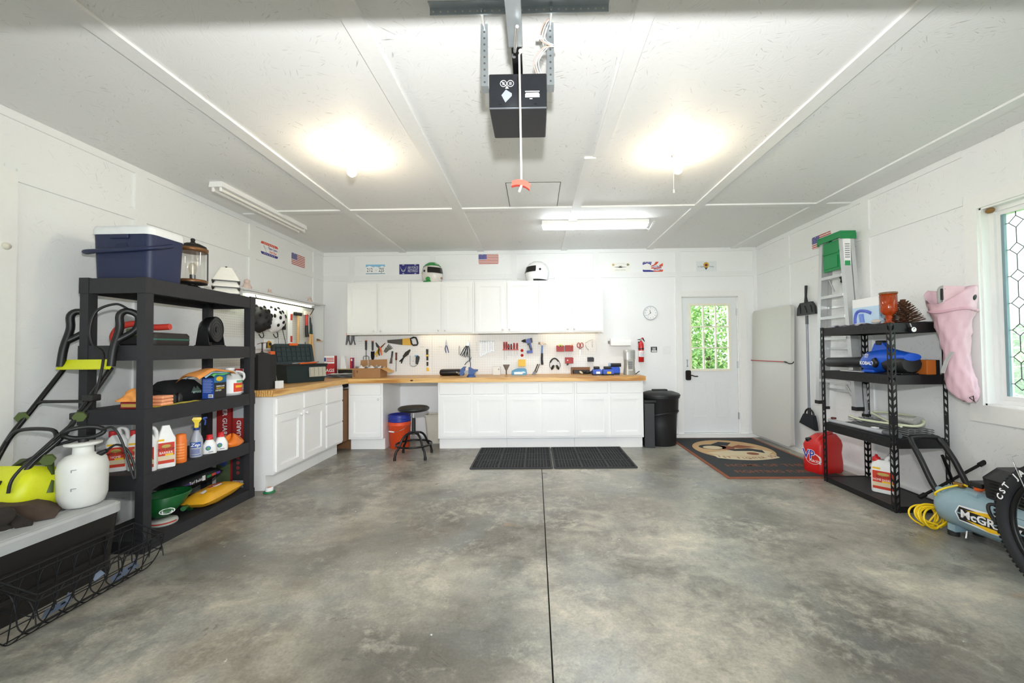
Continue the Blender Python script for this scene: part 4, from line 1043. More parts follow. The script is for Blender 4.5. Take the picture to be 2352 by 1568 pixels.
# wooden tray of bits
t = bench('wooden_tray', 'small brown wooden tray of black bits at the pegboard', 'tray', 0.655, 5.70)
B().box(-0.14, 0.14, 0.08, 0.10, 0, 0.095).box(-0.14, -0.125, -0.05, 0.08, 0, 0.09).box(-0.125, 0.14, -0.05, 0.08, 0, 0.008).obj('tray', mat('brown_wood', '8A5C3A', 0.6, var=0.2), t)
B().box(-0.115, 0.12, -0.03, 0.06, 0.008, 0.055, bev=0.004, seg=1).obj('insert', BLACK, t)
t = bench('cable_bundle', 'tangled black cable in front of the wooden tray', 'cable', 0.72, 5.50)
rn = random.Random(3)
B().tube(smooth_path([(-0.10 + 0.2 * rn.random(), -0.04 + 0.08 * rn.random(), 0.012 + 0.04 * rn.random()) for _ in range(16)], 4), 0.008, 6).obj('cable', BLACK, t)
B().ell((-0.09, -0.02, 0.035), (0.03, 0.015, 0.015), 10, 6, rot=(0, 0.6, 0)).obj('cream_plug', mat('cream_plastic', 'D6CDB4', 0.5), t)
# blue chargers
def charger(x, y, w, label, paper):
    t = bench('battery_charger', label, 'charger', x, y, 0, 'blue battery chargers on the bench')
    B().box(-w / 2, w / 2, -0.06, 0.06, 0.0, 0.018, bev=0.004, seg=1).obj('base', BLACK, t)
    B().loft([[(-w / 2, -0.06, 0.018), (w / 2, -0.06, 0.018), (w / 2, 0.06, 0.018), (-w / 2, 0.06, 0.018)], [(-w / 2, -0.06, 0.06), (w / 2, -0.06, 0.06), (w / 2, 0.06, 0.07), (-w / 2, 0.06, 0.07)], [(-w / 2 + 0.015, -0.045, 0.08), (w / 2 - 0.015, -0.045, 0.08), (w / 2 - 0.015, 0.05, 0.085), (-w / 2 + 0.015, 0.05, 0.085)]], sm=False).obj('shell', mat('charger_blue', '2E52B8', 0.4), t)
    B().box(-w / 2 + 0.02, w / 2 - 0.03, -0.04, 0.045, 0.086, 0.118, bev=0.008).obj('battery', BLACK, t)
    B().box(-0.02, 0.035, -0.0615, -0.060, 0.02, 0.05).obj('sticker', paper, t)
charger(0.84, 5.42, 0.125, 'blue battery charger with white label nearest the wooden tray', INKW)
charger(0.985, 5.40, 0.145, 'blue battery charger with yellow label between the others', INKY)
t = bench('battery_pack', 'blue battery pack standing under the black torch', 'battery', 1.10, 5.50)
B().box(-0.06, 0.06, -0.05, 0.05, 0.018, 0.105, bev=0.01).obj('shell', BLUE, t)
B().box(-0.058, 0.058, -0.052, 0.05, 0.0, 0.022, bev=0.004, seg=1).obj('foot', BLACK, t)
t = thing('torch', 'black cylindrical torch lying on the blue battery', 'torch', (1.10, 5.50, BZ + 0.107))
B().cyl((-0.06, 0, 0.025), (0.085, 0, 0.025), 0.025, n=16).obj('barrel', BLACK, t)
B().cyl((-0.082, 0, 0.026), (-0.06, 0, 0.026), 0.027, n=16).obj('lens_ring', mat('pale_blue_lens', '9AB4D0', 0.2), t)
t = bench('soap_bottle', 'small clear blue bottle behind the fan heater', 'bottle', 1.185, 5.66)
B().lathe([(0.022, 0), (0.024, 0.01), (0.024, 0.07), (0.010, 0.09), (0.010, 0.105), (0.0, 0.105)], (0, 0, 0), 14).obj('bottle', mat('clear_aqua', 'A8D8E8', 0.15, trans=0.6), t)
# tower heater
t = bench('tower_heater', 'grey tower fan heater at the end of the bench', 'heater', 1.29, 5.45)
GRS = mat('silver_grey_plastic', 'A09E96', 0.35, 0.25)
def hring(z, w, d):
    return [(w * x, d * y, z) for x, y in rrect(-1, 1, -1, 1, 0.55, 4)]
B().loft([hring(0, 0.075, 0.07), hring(0.03, 0.075, 0.07), hring(0.12, 0.066, 0.062), hring(0.205, 0.070, 0.065)]).obj('body', GRS, t)
B().loft([hring(0.207, 0.072, 0.067), hring(0.30, 0.074, 0.068), hring(0.335, 0.073, 0.067), hring(0.342, 0.06, 0.055)]).obj('head', mat('bright_silver_plastic', 'B8B8B2', 0.3, 0.35), t)
B().prism([(-0.042, 0.195), (0.042, 0.195), (0.030, 0.06), (-0.030, 0.06)], -0.072, -0.060).obj('grille_frame', mat('pale_silver', 'D0D0CC', 0.3, 0.3), t)
for k in range(9):
    B().box(-0.036 + 0.0009 * k, 0.036 - 0.0009 * k, -0.0745, -0.072, 0.178 - 0.0125 * k, 0.187 - 0.0125 * k).obj('slat', mat('grille_dark', '5A5A5A', 0.5), t)
for k in range(10):
    B().box(0.004, 0.068, -0.0695, -0.062, 0.222 + 0.011 * k, 0.228 + 0.011 * k).obj('slat', mat('grille_grey', '8E908E', 0.5), t)
B().tube(smooth_path([(0.07, 0.03, 0.01), (0.10, 0.02, 0.012), (0.115, 0.0, 0.03), (0.14, 0.0, 0.045)]), 0.006, 8).obj('power_cord', BLACK, t)
# wall things right of the bench
t = thing('paper_towel', 'white paper towel roll on a wall holder', 'paper towel', (1.245, BY, 1.40))
B().cyl((-0.15, -0.075, 0), (0.14, -0.075, 0), 0.055, n=24).box(-0.15, 0.14, -0.131, -0.128, -0.05, 0.0).obj('roll', mat('tissue_white', 'F6F6F4', 0.9), t)
for x in (-0.165, 0.15):
    B().prism(rrect(-0.09, 0.0, -0.022, 0.022, 0.01), x - 0.005, x + 0.005, 'x').obj('bracket', INKG if x < 0 else WPL, t)
t = thing('fire_extinguisher', 'red fire extinguisher hung on the back wall', 'extinguisher', (1.548, BY - 0.06, 1.107))
FR = mat('extinguisher_red', 'C0181C', 0.25, coat=0.4)
B().lathe([(0.036, 0), (0.040, 0.006), (0.040, 0.24), (0.034, 0.275), (0.016, 0.30), (0.013, 0.315), (0.0, 0.315)], (0, 0, 0), 20).obj('cylinder', FR, t)
B().lathe([(0.0406, 0.075), (0.0406, 0.165)], (0, 0, 0), 20).obj('label_band', INKW, t, fix=False)
for k in range(4):
    B().box(-0.022, 0.02, -0.0418, -0.0402, 0.09 + 0.016 * k, 0.097 + 0.016 * k).obj('label_print', mat('pale_blue_print', '9AB6D8', 0.5) if k < 2 else mat('pale_red_print', 'D88A8A', 0.5), t)
B().lathe([(0.042, 0.185), (0.042, 0.20)], (0, 0, 0), 20).obj('strap', BLACK, t, fix=False)
B().cyl((0, 0, 0.305), (0, 0, 0.335), 0.014, n=12).cyl((0, -0.01, 0.325), (0, -0.03, 0.325), 0.014, n=12).obj('valve', STEEL, t)
B().prism([(-0.05, 0.330), (-0.01, 0.336), (0.02, 0.355), (0.035, 0.35), (0.055, 0.30), (0.048, 0.297), (0.025, 0.332), (0.01, 0.322), (-0.05, 0.322)], -0.008, 0.008).obj('handle', BLACK, t)
B().prism([(0.005, 0.352), (0.03, 0.358), (0.028, 0.338), (0.01, 0.336)], -0.010, 0.010).obj('lever', RED, t)
B().box(-0.03, 0.03, 0.041, 0.059, 0.18, 0.30).obj('bracket', BLACK, t)
t = thing('wall_notice', 'small black notice card by the light switch', 'notice', (1.753, BY - 0.0005, 1.287))
B().box(-0.046, 0.046, -0.004, 0, -0.04, 0.04).obj('card', INKB, t)
for z, w in ((0.022, 0.03), (0.008, 0.022), (-0.006, 0.03)):
    B().box(-w, w, -0.0048, -0.004, z - 0.003, z + 0.003).obj('print_line', INKW, t)
B().box(-0.036, 0.04, -0.006, -0.004, -0.032, -0.016).obj('card_strip', INKW, t)
t = thing('light_switch', 'white double switch plate beside the back door', 'switch', (1.936, BY - 0.0005, 1.278))
B().box(-0.058, 0.058, -0.006, 0, -0.058, 0.058, bev=0.003, seg=1).obj('plate', WPL, t)
for x in (-0.023, 0.023):
    B().box(x - 0.005, x + 0.005, -0.016, -0.006, -0.004, 0.012).obj('toggle', WPL, t)
# clock 11:38
t = thing('wall_clock', 'round white wall clock with silver rim', 'clock', (1.705, BY, 1.829))
B().lathe([(0.103, 0), (0.104, 0.02), (0.100, 0.03), (0.095, 0.03), (0.095, 0.02), (0.0, 0.02)], (0, 0, 0), 40, rot=(PI / 2, 0, 0)).obj('case', mat('clock_rim', 'C8CCD4', 0.3, 0.4), t)
B().cyl((0, -0.0205, 0), (0, -0.0215, 0), 0.094, n=40).obj('dial', INKW, t)
for h in range(1, 13):
    a = math.radians(90 - 30 * h)
    text(str(h), 0.026, mat('clock_grey', '6A7080', 0.5), t, (0.076 * math.cos(a), -0.0222, 0.076 * math.sin(a)))
for ang, ln, w in ((90 - (11 + 38 / 60) * 30, 0.048, 0.004), (90 - 38 * 6, 0.068, 0.0025)):
    a = math.radians(ang)
    B().prism(moved([(-0.01, -w), (ln, -w * 0.5), (ln, w * 0.5), (-0.01, w)], 0, 0, a), -0.0245, -0.0235).obj('hand', INKB, t)
B().cyl((0, -0.0235, 0), (0, -0.0255, 0), 0.005, n=10).obj('hub', INKB, t)
# ================================================================ licence plates and flags on the walls
def plate(name, label, cat, loc, rz, group='plates on the walls', base=None, r=0.012):
    t = thing(name, label, cat, loc, rz, group)
    B().prism(rrect(-0.15, 0.15, -0.075, 0.075, r), -0.0015, -0.0003).obj('plate', base or INKW, t)
    return t
FRED = mat('flag_red', 'B4453E', 0.5); FWH = mat('flag_white', 'F0E4DE', 0.5); FNAVY = mat('flag_navy', '3A3A86', 0.5)
def flag(loc, rz, label):
    t = plate('flag_plate', label, 'flag plate', loc, rz, 'flag plates', FWH, 0.014)
    h = 0.15 / 13
    b = B()
    for k in range(0, 13, 2):
        z1 = 0.075 - k * h; m = 0.006 if k in (0, 12) else 0.0
        x0 = -0.03 if k < 7 else -0.15
        b.box(x0 + (m if x0 < -0.1 else 0), 0.15 - m, -0.002, -0.0015, z1 - h, z1)
    b.obj('stripes', FRED, t)
    B().prism([(-0.15, -0.0058), (-0.03, -0.0058), (-0.03, 0.075), (-0.14, 0.075), (-0.15, 0.065)], -0.002, -0.0015).obj('canton', FNAVY, t)
    b = B()
    for i in range(6):
        for j in range(5):
            b.box(-0.142 + i * 0.019, -0.136 + i * 0.019, -0.0024, -0.002, 0.003 + j * 0.0145, 0.008 + j * 0.0145, rot=(0, 0.78, 0))
    b.obj('stars', INKW, t)
    for x in (-0.09, 0.09):
        B().cyl((x, -0.002, 0.066), (x, -0.0045, 0.066), 0.005, n=8).obj('screw', STEEL, t)
flag((-0.688, BY - 0.0002, 2.665), 0, 'flag plate above the row of wall cupboards')
flag((LX + 0.0002, 5.226, 2.533), PI / 2, 'flag plate on the left wall near the corner')
flag((RX - 0.0002, 4.518, 2.51), -PI / 2, 'flag plate partly behind the green stepladder top')
t = plate('number_plate', 'white and blue number plate 212 ZJS', 'plate', (-2.388, BY, 2.534), 0)
B().prism([(-0.145, 0.03), (-0.145, 0.07), (0.145, 0.07), (0.145, 0.03), (0.10, 0.05), (0.06, 0.028), (0.0, 0.04), (-0.03, 0.028), (-0.09, 0.052)], -0.002, -0.0015).obj('mountain_print', mat('sky_print', '8CC4E8', 0.5), t)
B().box(-0.145, 0.145, -0.002, -0.0015, -0.072, -0.062).obj('band_print', mat('teal_print', '5A94B4', 0.5), t)
text('212', 0.085, mat('plate_green', '3C4A48', 0.5), t, (-0.085, -0.0022, -0.014), sx=0.72)
text('ZJS', 0.085, mat('plate_green', '3C4A48', 0.5), t, (0.090, -0.0022, -0.014), sx=0.72)
text('V', 0.03, mat('sky_print', '8CC4E8', 0.5), t, (0.01, -0.0022, -0.02))
t = plate('air_force_plate', 'navy plate reading air force retired', 'plate', (-1.878, BY, 2.527), 0, base=INKN, r=0.004)
SILV = mat('silver_print', 'B4B8C8', 0.5)
text('AIR FORCE', 0.052, SILV, t, (0.055, -0.0022, 0.022), sx=0.62, bold=0.0012)
text('RETIRED', 0.058, SILV, t, (0.055, -0.0022, -0.026), sx=0.70, bold=0.0012)
b = B()
for s in (-1, 1):
    for k in range(3):
        o = k * 0.008
        b.prism([(-0.09 + s * x, z) for x, z in ((0.008 + o * 0.3, -0.012 - o), (0.03, 0.006 - o), (0.048 - o * 0.6, 0.05 - o * 2.2), (0.044 - o * 0.6, 0.02 - o * 1.6), (0.026, -0.012 - o), (0.010, -0.022 - o))], -0.0022, -0.0015)
b.prism([(-0.09, -0.02), (-0.08, -0.03), (-0.086, -0.045), (-0.094, -0.045), (-0.10, -0.03)], -0.0022, -0.0015)
b.obj('wing_emblem', SILV, t)
for x in (-0.09, 0.09):
    for z in (-0.064, 0.064):
        B().prism(rrect(x - 0.014, x + 0.014, z - 0.004, z + 0.004, 0.0035), -0.0022, -0.0015).obj('slot', INKW, t)
t = plate('jet_plate', 'pale plate with a grey jet silhouette and faded lettering', 'plate', (1.277, BY, 2.518), 0, base=mat('pale_cream_print', 'F0F0EA', 0.5))
JD = mat('jet_grey', '4A4C4E', 0.5)
B().prism([(-0.09, 0.002), (-0.03, 0.004), (-0.012, 0.010), (0, 0.022), (0.012, 0.010), (0.03, 0.004), (0.09, 0.002), (0.09, -0.001), (0.03, -0.006), (0.012, -0.012), (-0.012, -0.012), (-0.03, -0.006), (-0.09, -0.001)], -0.002, -0.0015).box(-0.020, -0.017, -0.002, -0.0015, 0.0, 0.03).box(0.017, 0.020, -0.002, -0.0015, 0.0, 0.03).obj('jet_print', JD, t)
text('EAGLE DRIVER', 0.028, mat('faint_print', 'B4B8B8', 0.5), t, (0.0, -0.002, -0.045), sx=0.85)
B().cyl((-0.105, -0.0015, 0.035), (-0.105, -0.0022, 0.035), 0.018, n=16).obj('patch_print', mat('tan_print', 'C8A878', 0.5), t)
B().cyl((0.11, -0.0015, 0.035), (0.11, -0.0022, 0.035), 0.018, n=16).box(0.12, 0.132, -0.0026, -0.0022, 0.025, 0.045).obj('patch_print', mat('olive_print', '8A8A6A', 0.5), t)
B().tube(arc((0, -0.0018, -0.12), 0.175, 118, 62, 10), 0.0015, 4).obj('arc_print', mat('faint_print', 'B4B8B8', 0.5), t)
t = plate('eagle_plate', 'red white and blue plate reading God Bless America', 'plate', (1.757, BY, 2.516), 0, base=INKW, r=0.014)
FB = mat('plate_blue', '34348A', 0.5); OR = mat('plate_red', 'D8563E', 0.5)
B().prism([(-0.15, 0.03), (-0.15, 0.062), (-0.138, 0.075), (-0.015, 0.075), (-0.03, 0.02), (-0.05, 0.045), (-0.09, 0.05)], -0.002, -0.0015).prism([(-0.15, -0.04), (-0.11, -0.045), (-0.05, -0.045), (0.0, -0.055), (0.02, -0.075), (-0.138, -0.075), (-0.15, -0.062)], -0.002, -0.0015).obj('blue_print', FB, t)
B().prism([(-0.02, 0.018), (0.02, 0.035), (0.045, 0.075), (0.09, 0.075), (0.06, 0.035), (0.02, 0.015), (-0.03, 0.0)], -0.002, -0.0015).prism([(0.09, 0.02), (0.15, 0.055), (0.15, 0.01), (0.11, -0.002)], -0.002, -0.0015).prism([(-0.035, -0.005), (0.03, -0.015), (0.11, -0.008), (0.14, 0.0), (0.12, -0.022), (0.03, -0.032), (-0.03, -0.025)], -0.002, -0.0015).prism([(0.0, -0.052), (0.07, -0.06), (0.15, -0.04), (0.15, -0.066), (0.14, -0.075), (0.02, -0.075)], -0.002, -0.0015).obj('red_print', OR, t)
B().ell((-0.085, -0.0018, -0.005), (0.048, 0.0006, 0.042), 18, 8).prism([(-0.05, 0.012), (-0.02, -0.005), (-0.03, -0.022), (-0.05, -0.02)], -0.0026, -0.0018).obj('bird_print', mat('bird_white', 'F4F2EE', 0.5), t)
b = B()
for i in range(5):
    b.box(-0.135 + i * 0.024, -0.125 + i * 0.024, -0.0026, -0.002, 0.055 + 0.006 * (i % 2), 0.064 + 0.006 * (i % 2), rot=(0, 0.78, 0))
b.obj('stars', INKW, t)
text('God Bless', 0.04, FB, t, (0.055, -0.0026, 0.002), sx=0.78, bold=0.0006)
text('America!', 0.04, FB, t, (0.07, -0.0026, -0.038), sx=0.78, bold=0.0006)
t = plate('sunburst_plate', 'pale plate with a yellow disc and grey lettering over the door', 'plate', (2.552, BY, 2.514), 0, base=mat('pale_blue_white', 'E6EAEC', 0.5), r=0.003)
B().cyl((-0.005, -0.0015, 0.02), (-0.005, -0.0022, 0.02), 0.042, n=20).obj('disc_print', mat('gold_disc', 'D8B04A', 0.5), t)
B().ell((-0.005, -0.0024, 0.018), (0.022, 0.0006, 0.02), 14, 6).obj('figure_print', mat('maroon_print', '7A3A34', 0.5), t)
B().prism([(-0.03, -0.018), (0.018, -0.018), (-0.008, -0.055)], -0.0022, -0.0015).obj('arrow_print', mat('slate_print', '3E464A', 0.5), t)
text('1st Fighter', 0.034, mat('slate_print2', '70767C', 0.5), t, (-0.08, -0.0024, -0.005), sx=0.72)
text('Furies', 0.034, mat('slate_print2', '70767C', 0.5), t, (0.075, -0.0024, -0.005), sx=0.8)
t = plate('colors_plate', 'white plate with red and blue bands reading These Colors Dont Run', 'plate', (LX, 4.654, 2.527), PI / 2, base=INKW, r=0.014)
B().prism([(-0.15, 0.045), (-0.15, 0.061), (-0.136, 0.075), (0.136, 0.075), (0.15, 0.061), (0.15, 0.045)], -0.002, -0.0015).obj('red_print', OR, t)
B().prism([(-0.15, -0.045), (-0.15, -0.061), (-0.136, -0.075), (0.136, -0.075), (0.15, -0.061), (0.15, -0.045)], -0.002, -0.0015).obj('blue_print', FB, t)
for z in (0.059, -0.060):
    for i in range(7):
        B().box(-0.10 + i * 0.03, -0.09 + i * 0.03, -0.0026, -0.002, z - 0.005, z + 0.005, rot=(0, 0.78, 0)).obj('star', INKW, t)
text("These Colors", 0.042, FB, t, (0.055, -0.0022, 0.018), sx=0.72, bold=0.0006)
text("Don't Run", 0.042, OR, t, (0.06, -0.0022, -0.022), sx=0.72, bold=0.0006)
B().tube([(-0.11, -0.0018, 0.03), (-0.085, -0.0018, 0.0), (-0.062, -0.0018, -0.03), (-0.05, -0.0018, -0.045)], 0.002, 4).tube([(-0.10, -0.0018, 0.03), (-0.06, -0.0018, -0.005), (-0.05, -0.0018, 0.02)], 0.0012, 4).obj('line_print', INKG, t)

# ================================================================ left hutch: things hung and set on it (wall at HX, facing +x)
R_ = math.radians
HX = LX + 0.034
def hut(name, label, cat, y, z, group='tools on the left pegboard', x=HX):
    return thing(name, label, cat, (x, y, z), PI / 2, group)       # local x -> +y, local -y -> +x
def bike_helmet(label, y, z, m, straps):
    t = hut('cycle_helmet', label, 'helmet', y, z, 'cycle helmets on the left pegboard')
    def shell(u, v):
        pass
    t.location.x += 0.055
    b = B(); n = 20; rings = []
    for i in range(9):
        a = math.radians(-12 + 100 * i / 8)
        r = math.cos(max(a, 0)) if a > 0 else 1.0 + 0.03 * math.sin(-a * 4)
        rings.append([(0.105 * r * math.cos(2 * PI * k / n), -0.02 - 0.135 * math.sin(a) - 0.01, 0.155 * r * math.sin(2 * PI * k / n) * (1 if math.sin(2 * PI * k / n) > 0 else 0.95)) for k in range(n)])
    b.loft(rings)
    b.xf(Matrix.Rotation(math.radians(-18), 4, 'X') @ Matrix.Rotation(math.radians(16), 4, 'Y'))
    b.obj('shell', m, t)
    # raised vents: dark slots lying on the shell
    for el, azs in ((12, (-150, -115, -65, -30, 30, 150)), (38, (-175, -135, -90, -45, 0, 60, 120)), (64, (-160, -100, -40, 20, 90))):
        for az in azs:
            ce, se = math.cos(R_(el)), math.sin(R_(el))
            nx, nz = ce * math.cos(R_(180 + az)), ce * math.sin(R_(180 + az))
            e = B().ell((0.104 * nx, -0.030 - 0.135 * se, 0.154 * nz), (0.014, 0.014, 0.026), 10, 6, rot=(0, 0.5 * math.sin(R_(az)), 0))
            e.xf(Matrix.Rotation(math.radians(-18), 4, 'X') @ Matrix.Rotation(math.radians(16), 4, 'Y'))
            e.obj('vent', mat('vent_dark', '0C0C0E', 0.8), t)
    B().tube(smooth_path([(0.03, -0.05, -0.12), (0.05, -0.05, -0.17), (0.03, -0.04, -0.19), (0.0, -0.03, -0.15)]), 0.005, 6).obj('strap', BLACK, t)
bike_helmet('matt black cycle helmet hung on the left pegboard', 4.31, 1.655, mat('matt_black', '1C1B1D', 0.6), 0)
bike_helmet('white cycle helmet with black vents on the left pegboard', 4.55, 1.665, mat('gloss_white', 'F0F0F0', 0.3), 1)
t = hut('strap_clip', 'black strap with buckle hanging beside the white helmet', 'strap', 4.80, 1.62)
B().tube(smooth_path([(0, -0.01, 0.15), (0.01, -0.02, 0.08), (0.03, -0.03, 0.03)]), 0.010, 6).box(-0.01, 0.06, -0.04, -0.01, -0.04, 0.05, bev=0.008).tube(smooth_path([(0.02, -0.02, -0.04), (0.06, -0.02, -0.15), (0.12, -0.02, -0.30), (0.15, -0.02, -0.33)]), 0.004, 6).obj('strap', BLACK, t)
t = hut('hanging_bag', 'cream drawstring pouch hanging under the white helmet', 'pouch', 4.74, 1.33)
B().ell((0, -0.04, 0.0), (0.10, 0.03, 0.07), 14, 8).obj('pouch', mat('cream_cloth', 'D4D0BC', 0.9), t)
B().tube([(-0.01, -0.02, 0.27), (-0.01, -0.03, 0.06)], 0.002, 5).obj('cord', DSTEEL, t)
t = hut('spirit_level', 'white and red spirit level hung upright', 'level', 4.97, 1.33)
B().box(-0.028, 0.028, -0.03, -0.004, 0, 0.52).obj('body', INKW, t)
for z in (0.10, 0.38):
    B().box(-0.012, 0.028, -0.032, -0.03, z, z + 0.08, bev=0.0008, seg=1).obj('label', RED, t)
def striker(name, label, y, zt, zb, head, hm, hl):
    t = hut(name, label, 'hammer' if 'hammer' in name else 'axe', y, zb)
    h = zt - zb
    B().tube([(0, -0.025, 0.0), (0, -0.025, h * 0.5), (0, -0.025, h)], [0.018, 0.015, 0.016], 8).obj('handle', hl, t)
    head(t, h)
striker('sledge_hammer', 'wooden handled black hammer hung beside the level', 5.13, 1.80, 1.42, lambda t, h: B().box(-0.075, 0.06, -0.045, -0.005, h - 0.02, h + 0.025, bev=0.008).obj('head', BLACKM, t), None, WOODH)
t = hut('hatchet', 'hatchet with a red and black handle', 'hatchet', 5.32, 1.52)
B().tube([(0.0, -0.025, 0.14), (0, -0.025, 0.30)], [0.019, 0.017], 8).obj('handle', mat('hatchet_red', 'B8322E', 0.45), t)
B().tube([(0.015, -0.025, -0.01), (0.0, -0.025, 0.08), (0.0, -0.025, 0.145)], [0.024, 0.021, 0.019], 8).obj('grip', BLACK, t)
B().prism([(-0.05, 0.285), (-0.05, 0.335), (0.02, 0.335), (0.09, 0.35), (0.105, 0.31), (0.09, 0.27), (0.02, 0.29)], -0.038, -0.012).obj('head', mat('painted_head', 'D8C8C0', 0.5, var=0.2), t)
t = hut('loppers', 'long loppers with two pale wooden handles', 'loppers', 5.42, 1.12)
for s in (-1, 1):
    B().tube([(s * 0.02, -0.03, 0.43), (s * 0.05, -0.03, 0.05)], 0.017, 8).obj('handle', WOODH, t)
    B().tube([(s * 0.05, -0.03, 0.05), (s * 0.055, -0.03, -0.01)], 0.019, 8).obj('grip', BLACK, t)
    B().tube([(s * 0.02, -0.03, 0.43), (s * 0.012, -0.03, 0.52)], [0.012, 0.009], 8).obj('tang', mat('dark_green_metal', '1E3A30', 0.4, 0.4), t)
B().prism([(-0.02, 0.51), (0.02, 0.51), (0.022, 0.55), (-0.005, 0.60), (-0.012, 0.66), (-0.03, 0.66), (-0.03, 0.58)], -0.036, -0.024).obj('blade', DSTEEL, t)
t = hut('whisk_brush', 'small brush with green bristles hanging behind the loppers', 'brush', 5.30, 0.99)
B().tube([(0, -0.02, 0.12), (0, -0.02, 0.45)], 0.006, 6).obj('handle', DSTEEL, t)
B().loft([[(x * w, -0.02 + y * 0.012, z) for x, y in [(math.cos(2 * PI * i / 10), math.sin(2 * PI * i / 10)) for i in range(10)]] for z, w in ((0.01, 0.05), (0.07, 0.045), (0.13, 0.012))]).obj('bristles', mat('green_bristle', '2E6A44', 0.9), t)
# small figures along the shelf top
PINK = mat('pinkish_ceramic', 'DCC6BA', 0.5, var=0.15)
for y, s, lb in ((4.16, 1.0, 'pale ceramic figurine, largest on the hutch shelf'), (4.52, 0.6, 'small pale figurine in the middle of the hutch shelf'), (5.33, 0.75, 'narrow pale figurine at the corner end of the hutch shelf')):
    t = thing('figurine', lb, 'figurine', (-3.08, y, 1.9725), group='figurines on the hutch shelf')
    B().loft([[(0.045 * s * w * math.cos(a), 0.05 * s * w * math.sin(a), z * s) for a in [2 * PI * i / 12 for i in range(12)]] for z, w in ((0, 0.9), (0.03, 1.0), (0.065, 0.6))]).obj('body', PINK, t)
    B().ell((0, 0, 0.088 * s), (0.028 * s, 0.030 * s, 0.030 * s), 10, 8).obj('head', PINK, t)
t = thing('pocket_clip', 'small brown clip fixed to the hutch end panel', 'clip', (-3.05, 5.525, 1.46), group=None)
B().prism([(-0.03, 0.0), (0.03, 0.0), (0.0, 0.02), (-0.03, 0.03)], -0.025, -0.001).obj('body', mat('brown_clip', '6A4A38', 0.6), t)
B().box(-0.035, 0.05, -0.03, -0.001, -0.008, 0.0).obj('ledge', WOODH, t)
# open tool box
t = thing('tool_box', 'open dark green tool box with orange latches', 'tool box', (-2.80, 4.68, BZ), math.radians(60))
DG = mat('dark_green_plastic', '16292C', 0.45)
hw = 0.235
B().loft([[(-hw + 0.02, -0.105, 0), (hw - 0.02, -0.105, 0), (hw - 0.02, 0.105, 0), (-hw + 0.02, 0.105, 0)], [(-hw, -0.12, 0.16), (hw, -0.12, 0.16), (hw, 0.12, 0.16), (-hw, 0.12, 0.16)], [(-hw - 0.008, -0.127, 0.20), (hw + 0.008, -0.127, 0.20), (hw + 0.008, 0.127, 0.20), (-hw - 0.008, 0.127, 0.20)]], sm=False).obj('body', DG, t)
B().box(-hw - 0.012, hw + 0.012, -0.132, 0.132, 0.198, 0.215, bev=0.004, seg=1).obj('rim', BLACK, t)
B().box(0.02, hw - 0.01, -0.1275, -0.119, 0.06, 0.185, bev=0.002, seg=1, rot=(-0.09, 0, 0)).obj('clear_window', mat('clear_smoke', 'B8B4A4', 0.2), t)
for k in range(4):
    B().box(0.03 + k * 0.05, 0.034 + k * 0.05, -0.130, -0.124, 0.07, 0.18, rot=(-0.09, 0, 0)).obj('divider', mat('divider_grey', '8E8C80', 0.4), t)
lidb = B().prism(rrect(-hw, hw, 0.0, 0.25, 0.03), 0.0, 0.05)
for k in range(8):
    lidb.box(-hw + 0.03 + k * 0.057, -hw + 0.036 + k * 0.057, -0.008, 0.0, 0.03, 0.22)
for k in range(4):
    lidb.box(-hw + 0.03, hw - 0.03, -0.008, 0.0, 0.04 + k * 0.055, 0.046 + k * 0.055)
lidb.xf(Matrix.Translation((0, 0.128, 0.215)) @ Matrix.Rotation(math.radians(-14), 4, 'X'))
lidb.obj('lid', DG, t)
B().box(-0.05, 0.05, 0.165, 0.205, 0.435, 0.465, bev=0.006).obj('latch', ORANGE, t)
B().box(-hw - 0.045, -hw + 0.005, 0.13, 0.20, 0.30, 0.37, bev=0.006).obj('latch', ORANGE, t)
B().tube([(-0.05, -0.05, 0.22), (0.16, -0.03, 0.228)], 0.010, 8).obj('tool_handle', ORANGE, t)
B().tube([(-0.1, 0.02, 0.222), (0.03, 0.0, 0.226)], 0.008, 8).obj('tool_shaft', STEEL, t)
B().tube([(0.1, 0.04, 0.222), (0.21, 0.0, 0.24)], 0.009, 8).obj('tool_shaft', STEEL, t)
# black loudspeaker with lamp dish on top
t = thing('loudspeaker', 'tall black six-sided speaker at the end of the bench', 'speaker', (-2.67, 3.80, BZ), 0)
B().prism([(-0.10, -0.075), (0.045, -0.105), (0.105, -0.03), (0.10, 0.075), (-0.03, 0.10), (-0.10, 0.06)], 0.0, 0.335, 'z').obj('cabinet', mat('speaker_black', '1A191A', 0.75, bump=0.3, bscale=200), t)
t = thing('trophy_stand', 'small black stand with a round foot on the speaker', 'stand', (-2.66, 3.80, BZ + 0.336))
B().lathe([(0.065, 0), (0.06, 0.010), (0.02, 0.018), (0.006, 0.03), (0.005, 0.10), (0.012, 0.11), (0.0, 0.115)], (0, 0, 0), 18).obj('stand', mat('dark_stand', '2A2826', 0.35, 0.4), t)
B().tube([(-0.05, 0, 0.10), (0, 0, 0.115), (0.05, 0.02, 0.11)], 0.003, 6).obj('cross_arm', mat('copper_wire', '8A5A3E', 0.4, 0.7), t)
t = thing('white_adapter', 'small white cube adapter on the bench beside the speaker', 'adapter', (-2.53, 3.86, BZ))
B().box(-0.025, 0.025, -0.03, 0.03, 0, 0.075, bev=0.004).obj('case', WPL, t)
t = thing('black_bowl', 'small black bowl on the bench behind the speaker', 'bowl', (-2.95, 4.05, BZ + 0.0), 0)
B().box(-0.06, 0.06, -0.08, 0.08, 0, 0.30, bev=0.01).obj('stack', mat('charcoal_box', '242426', 0.6), t)
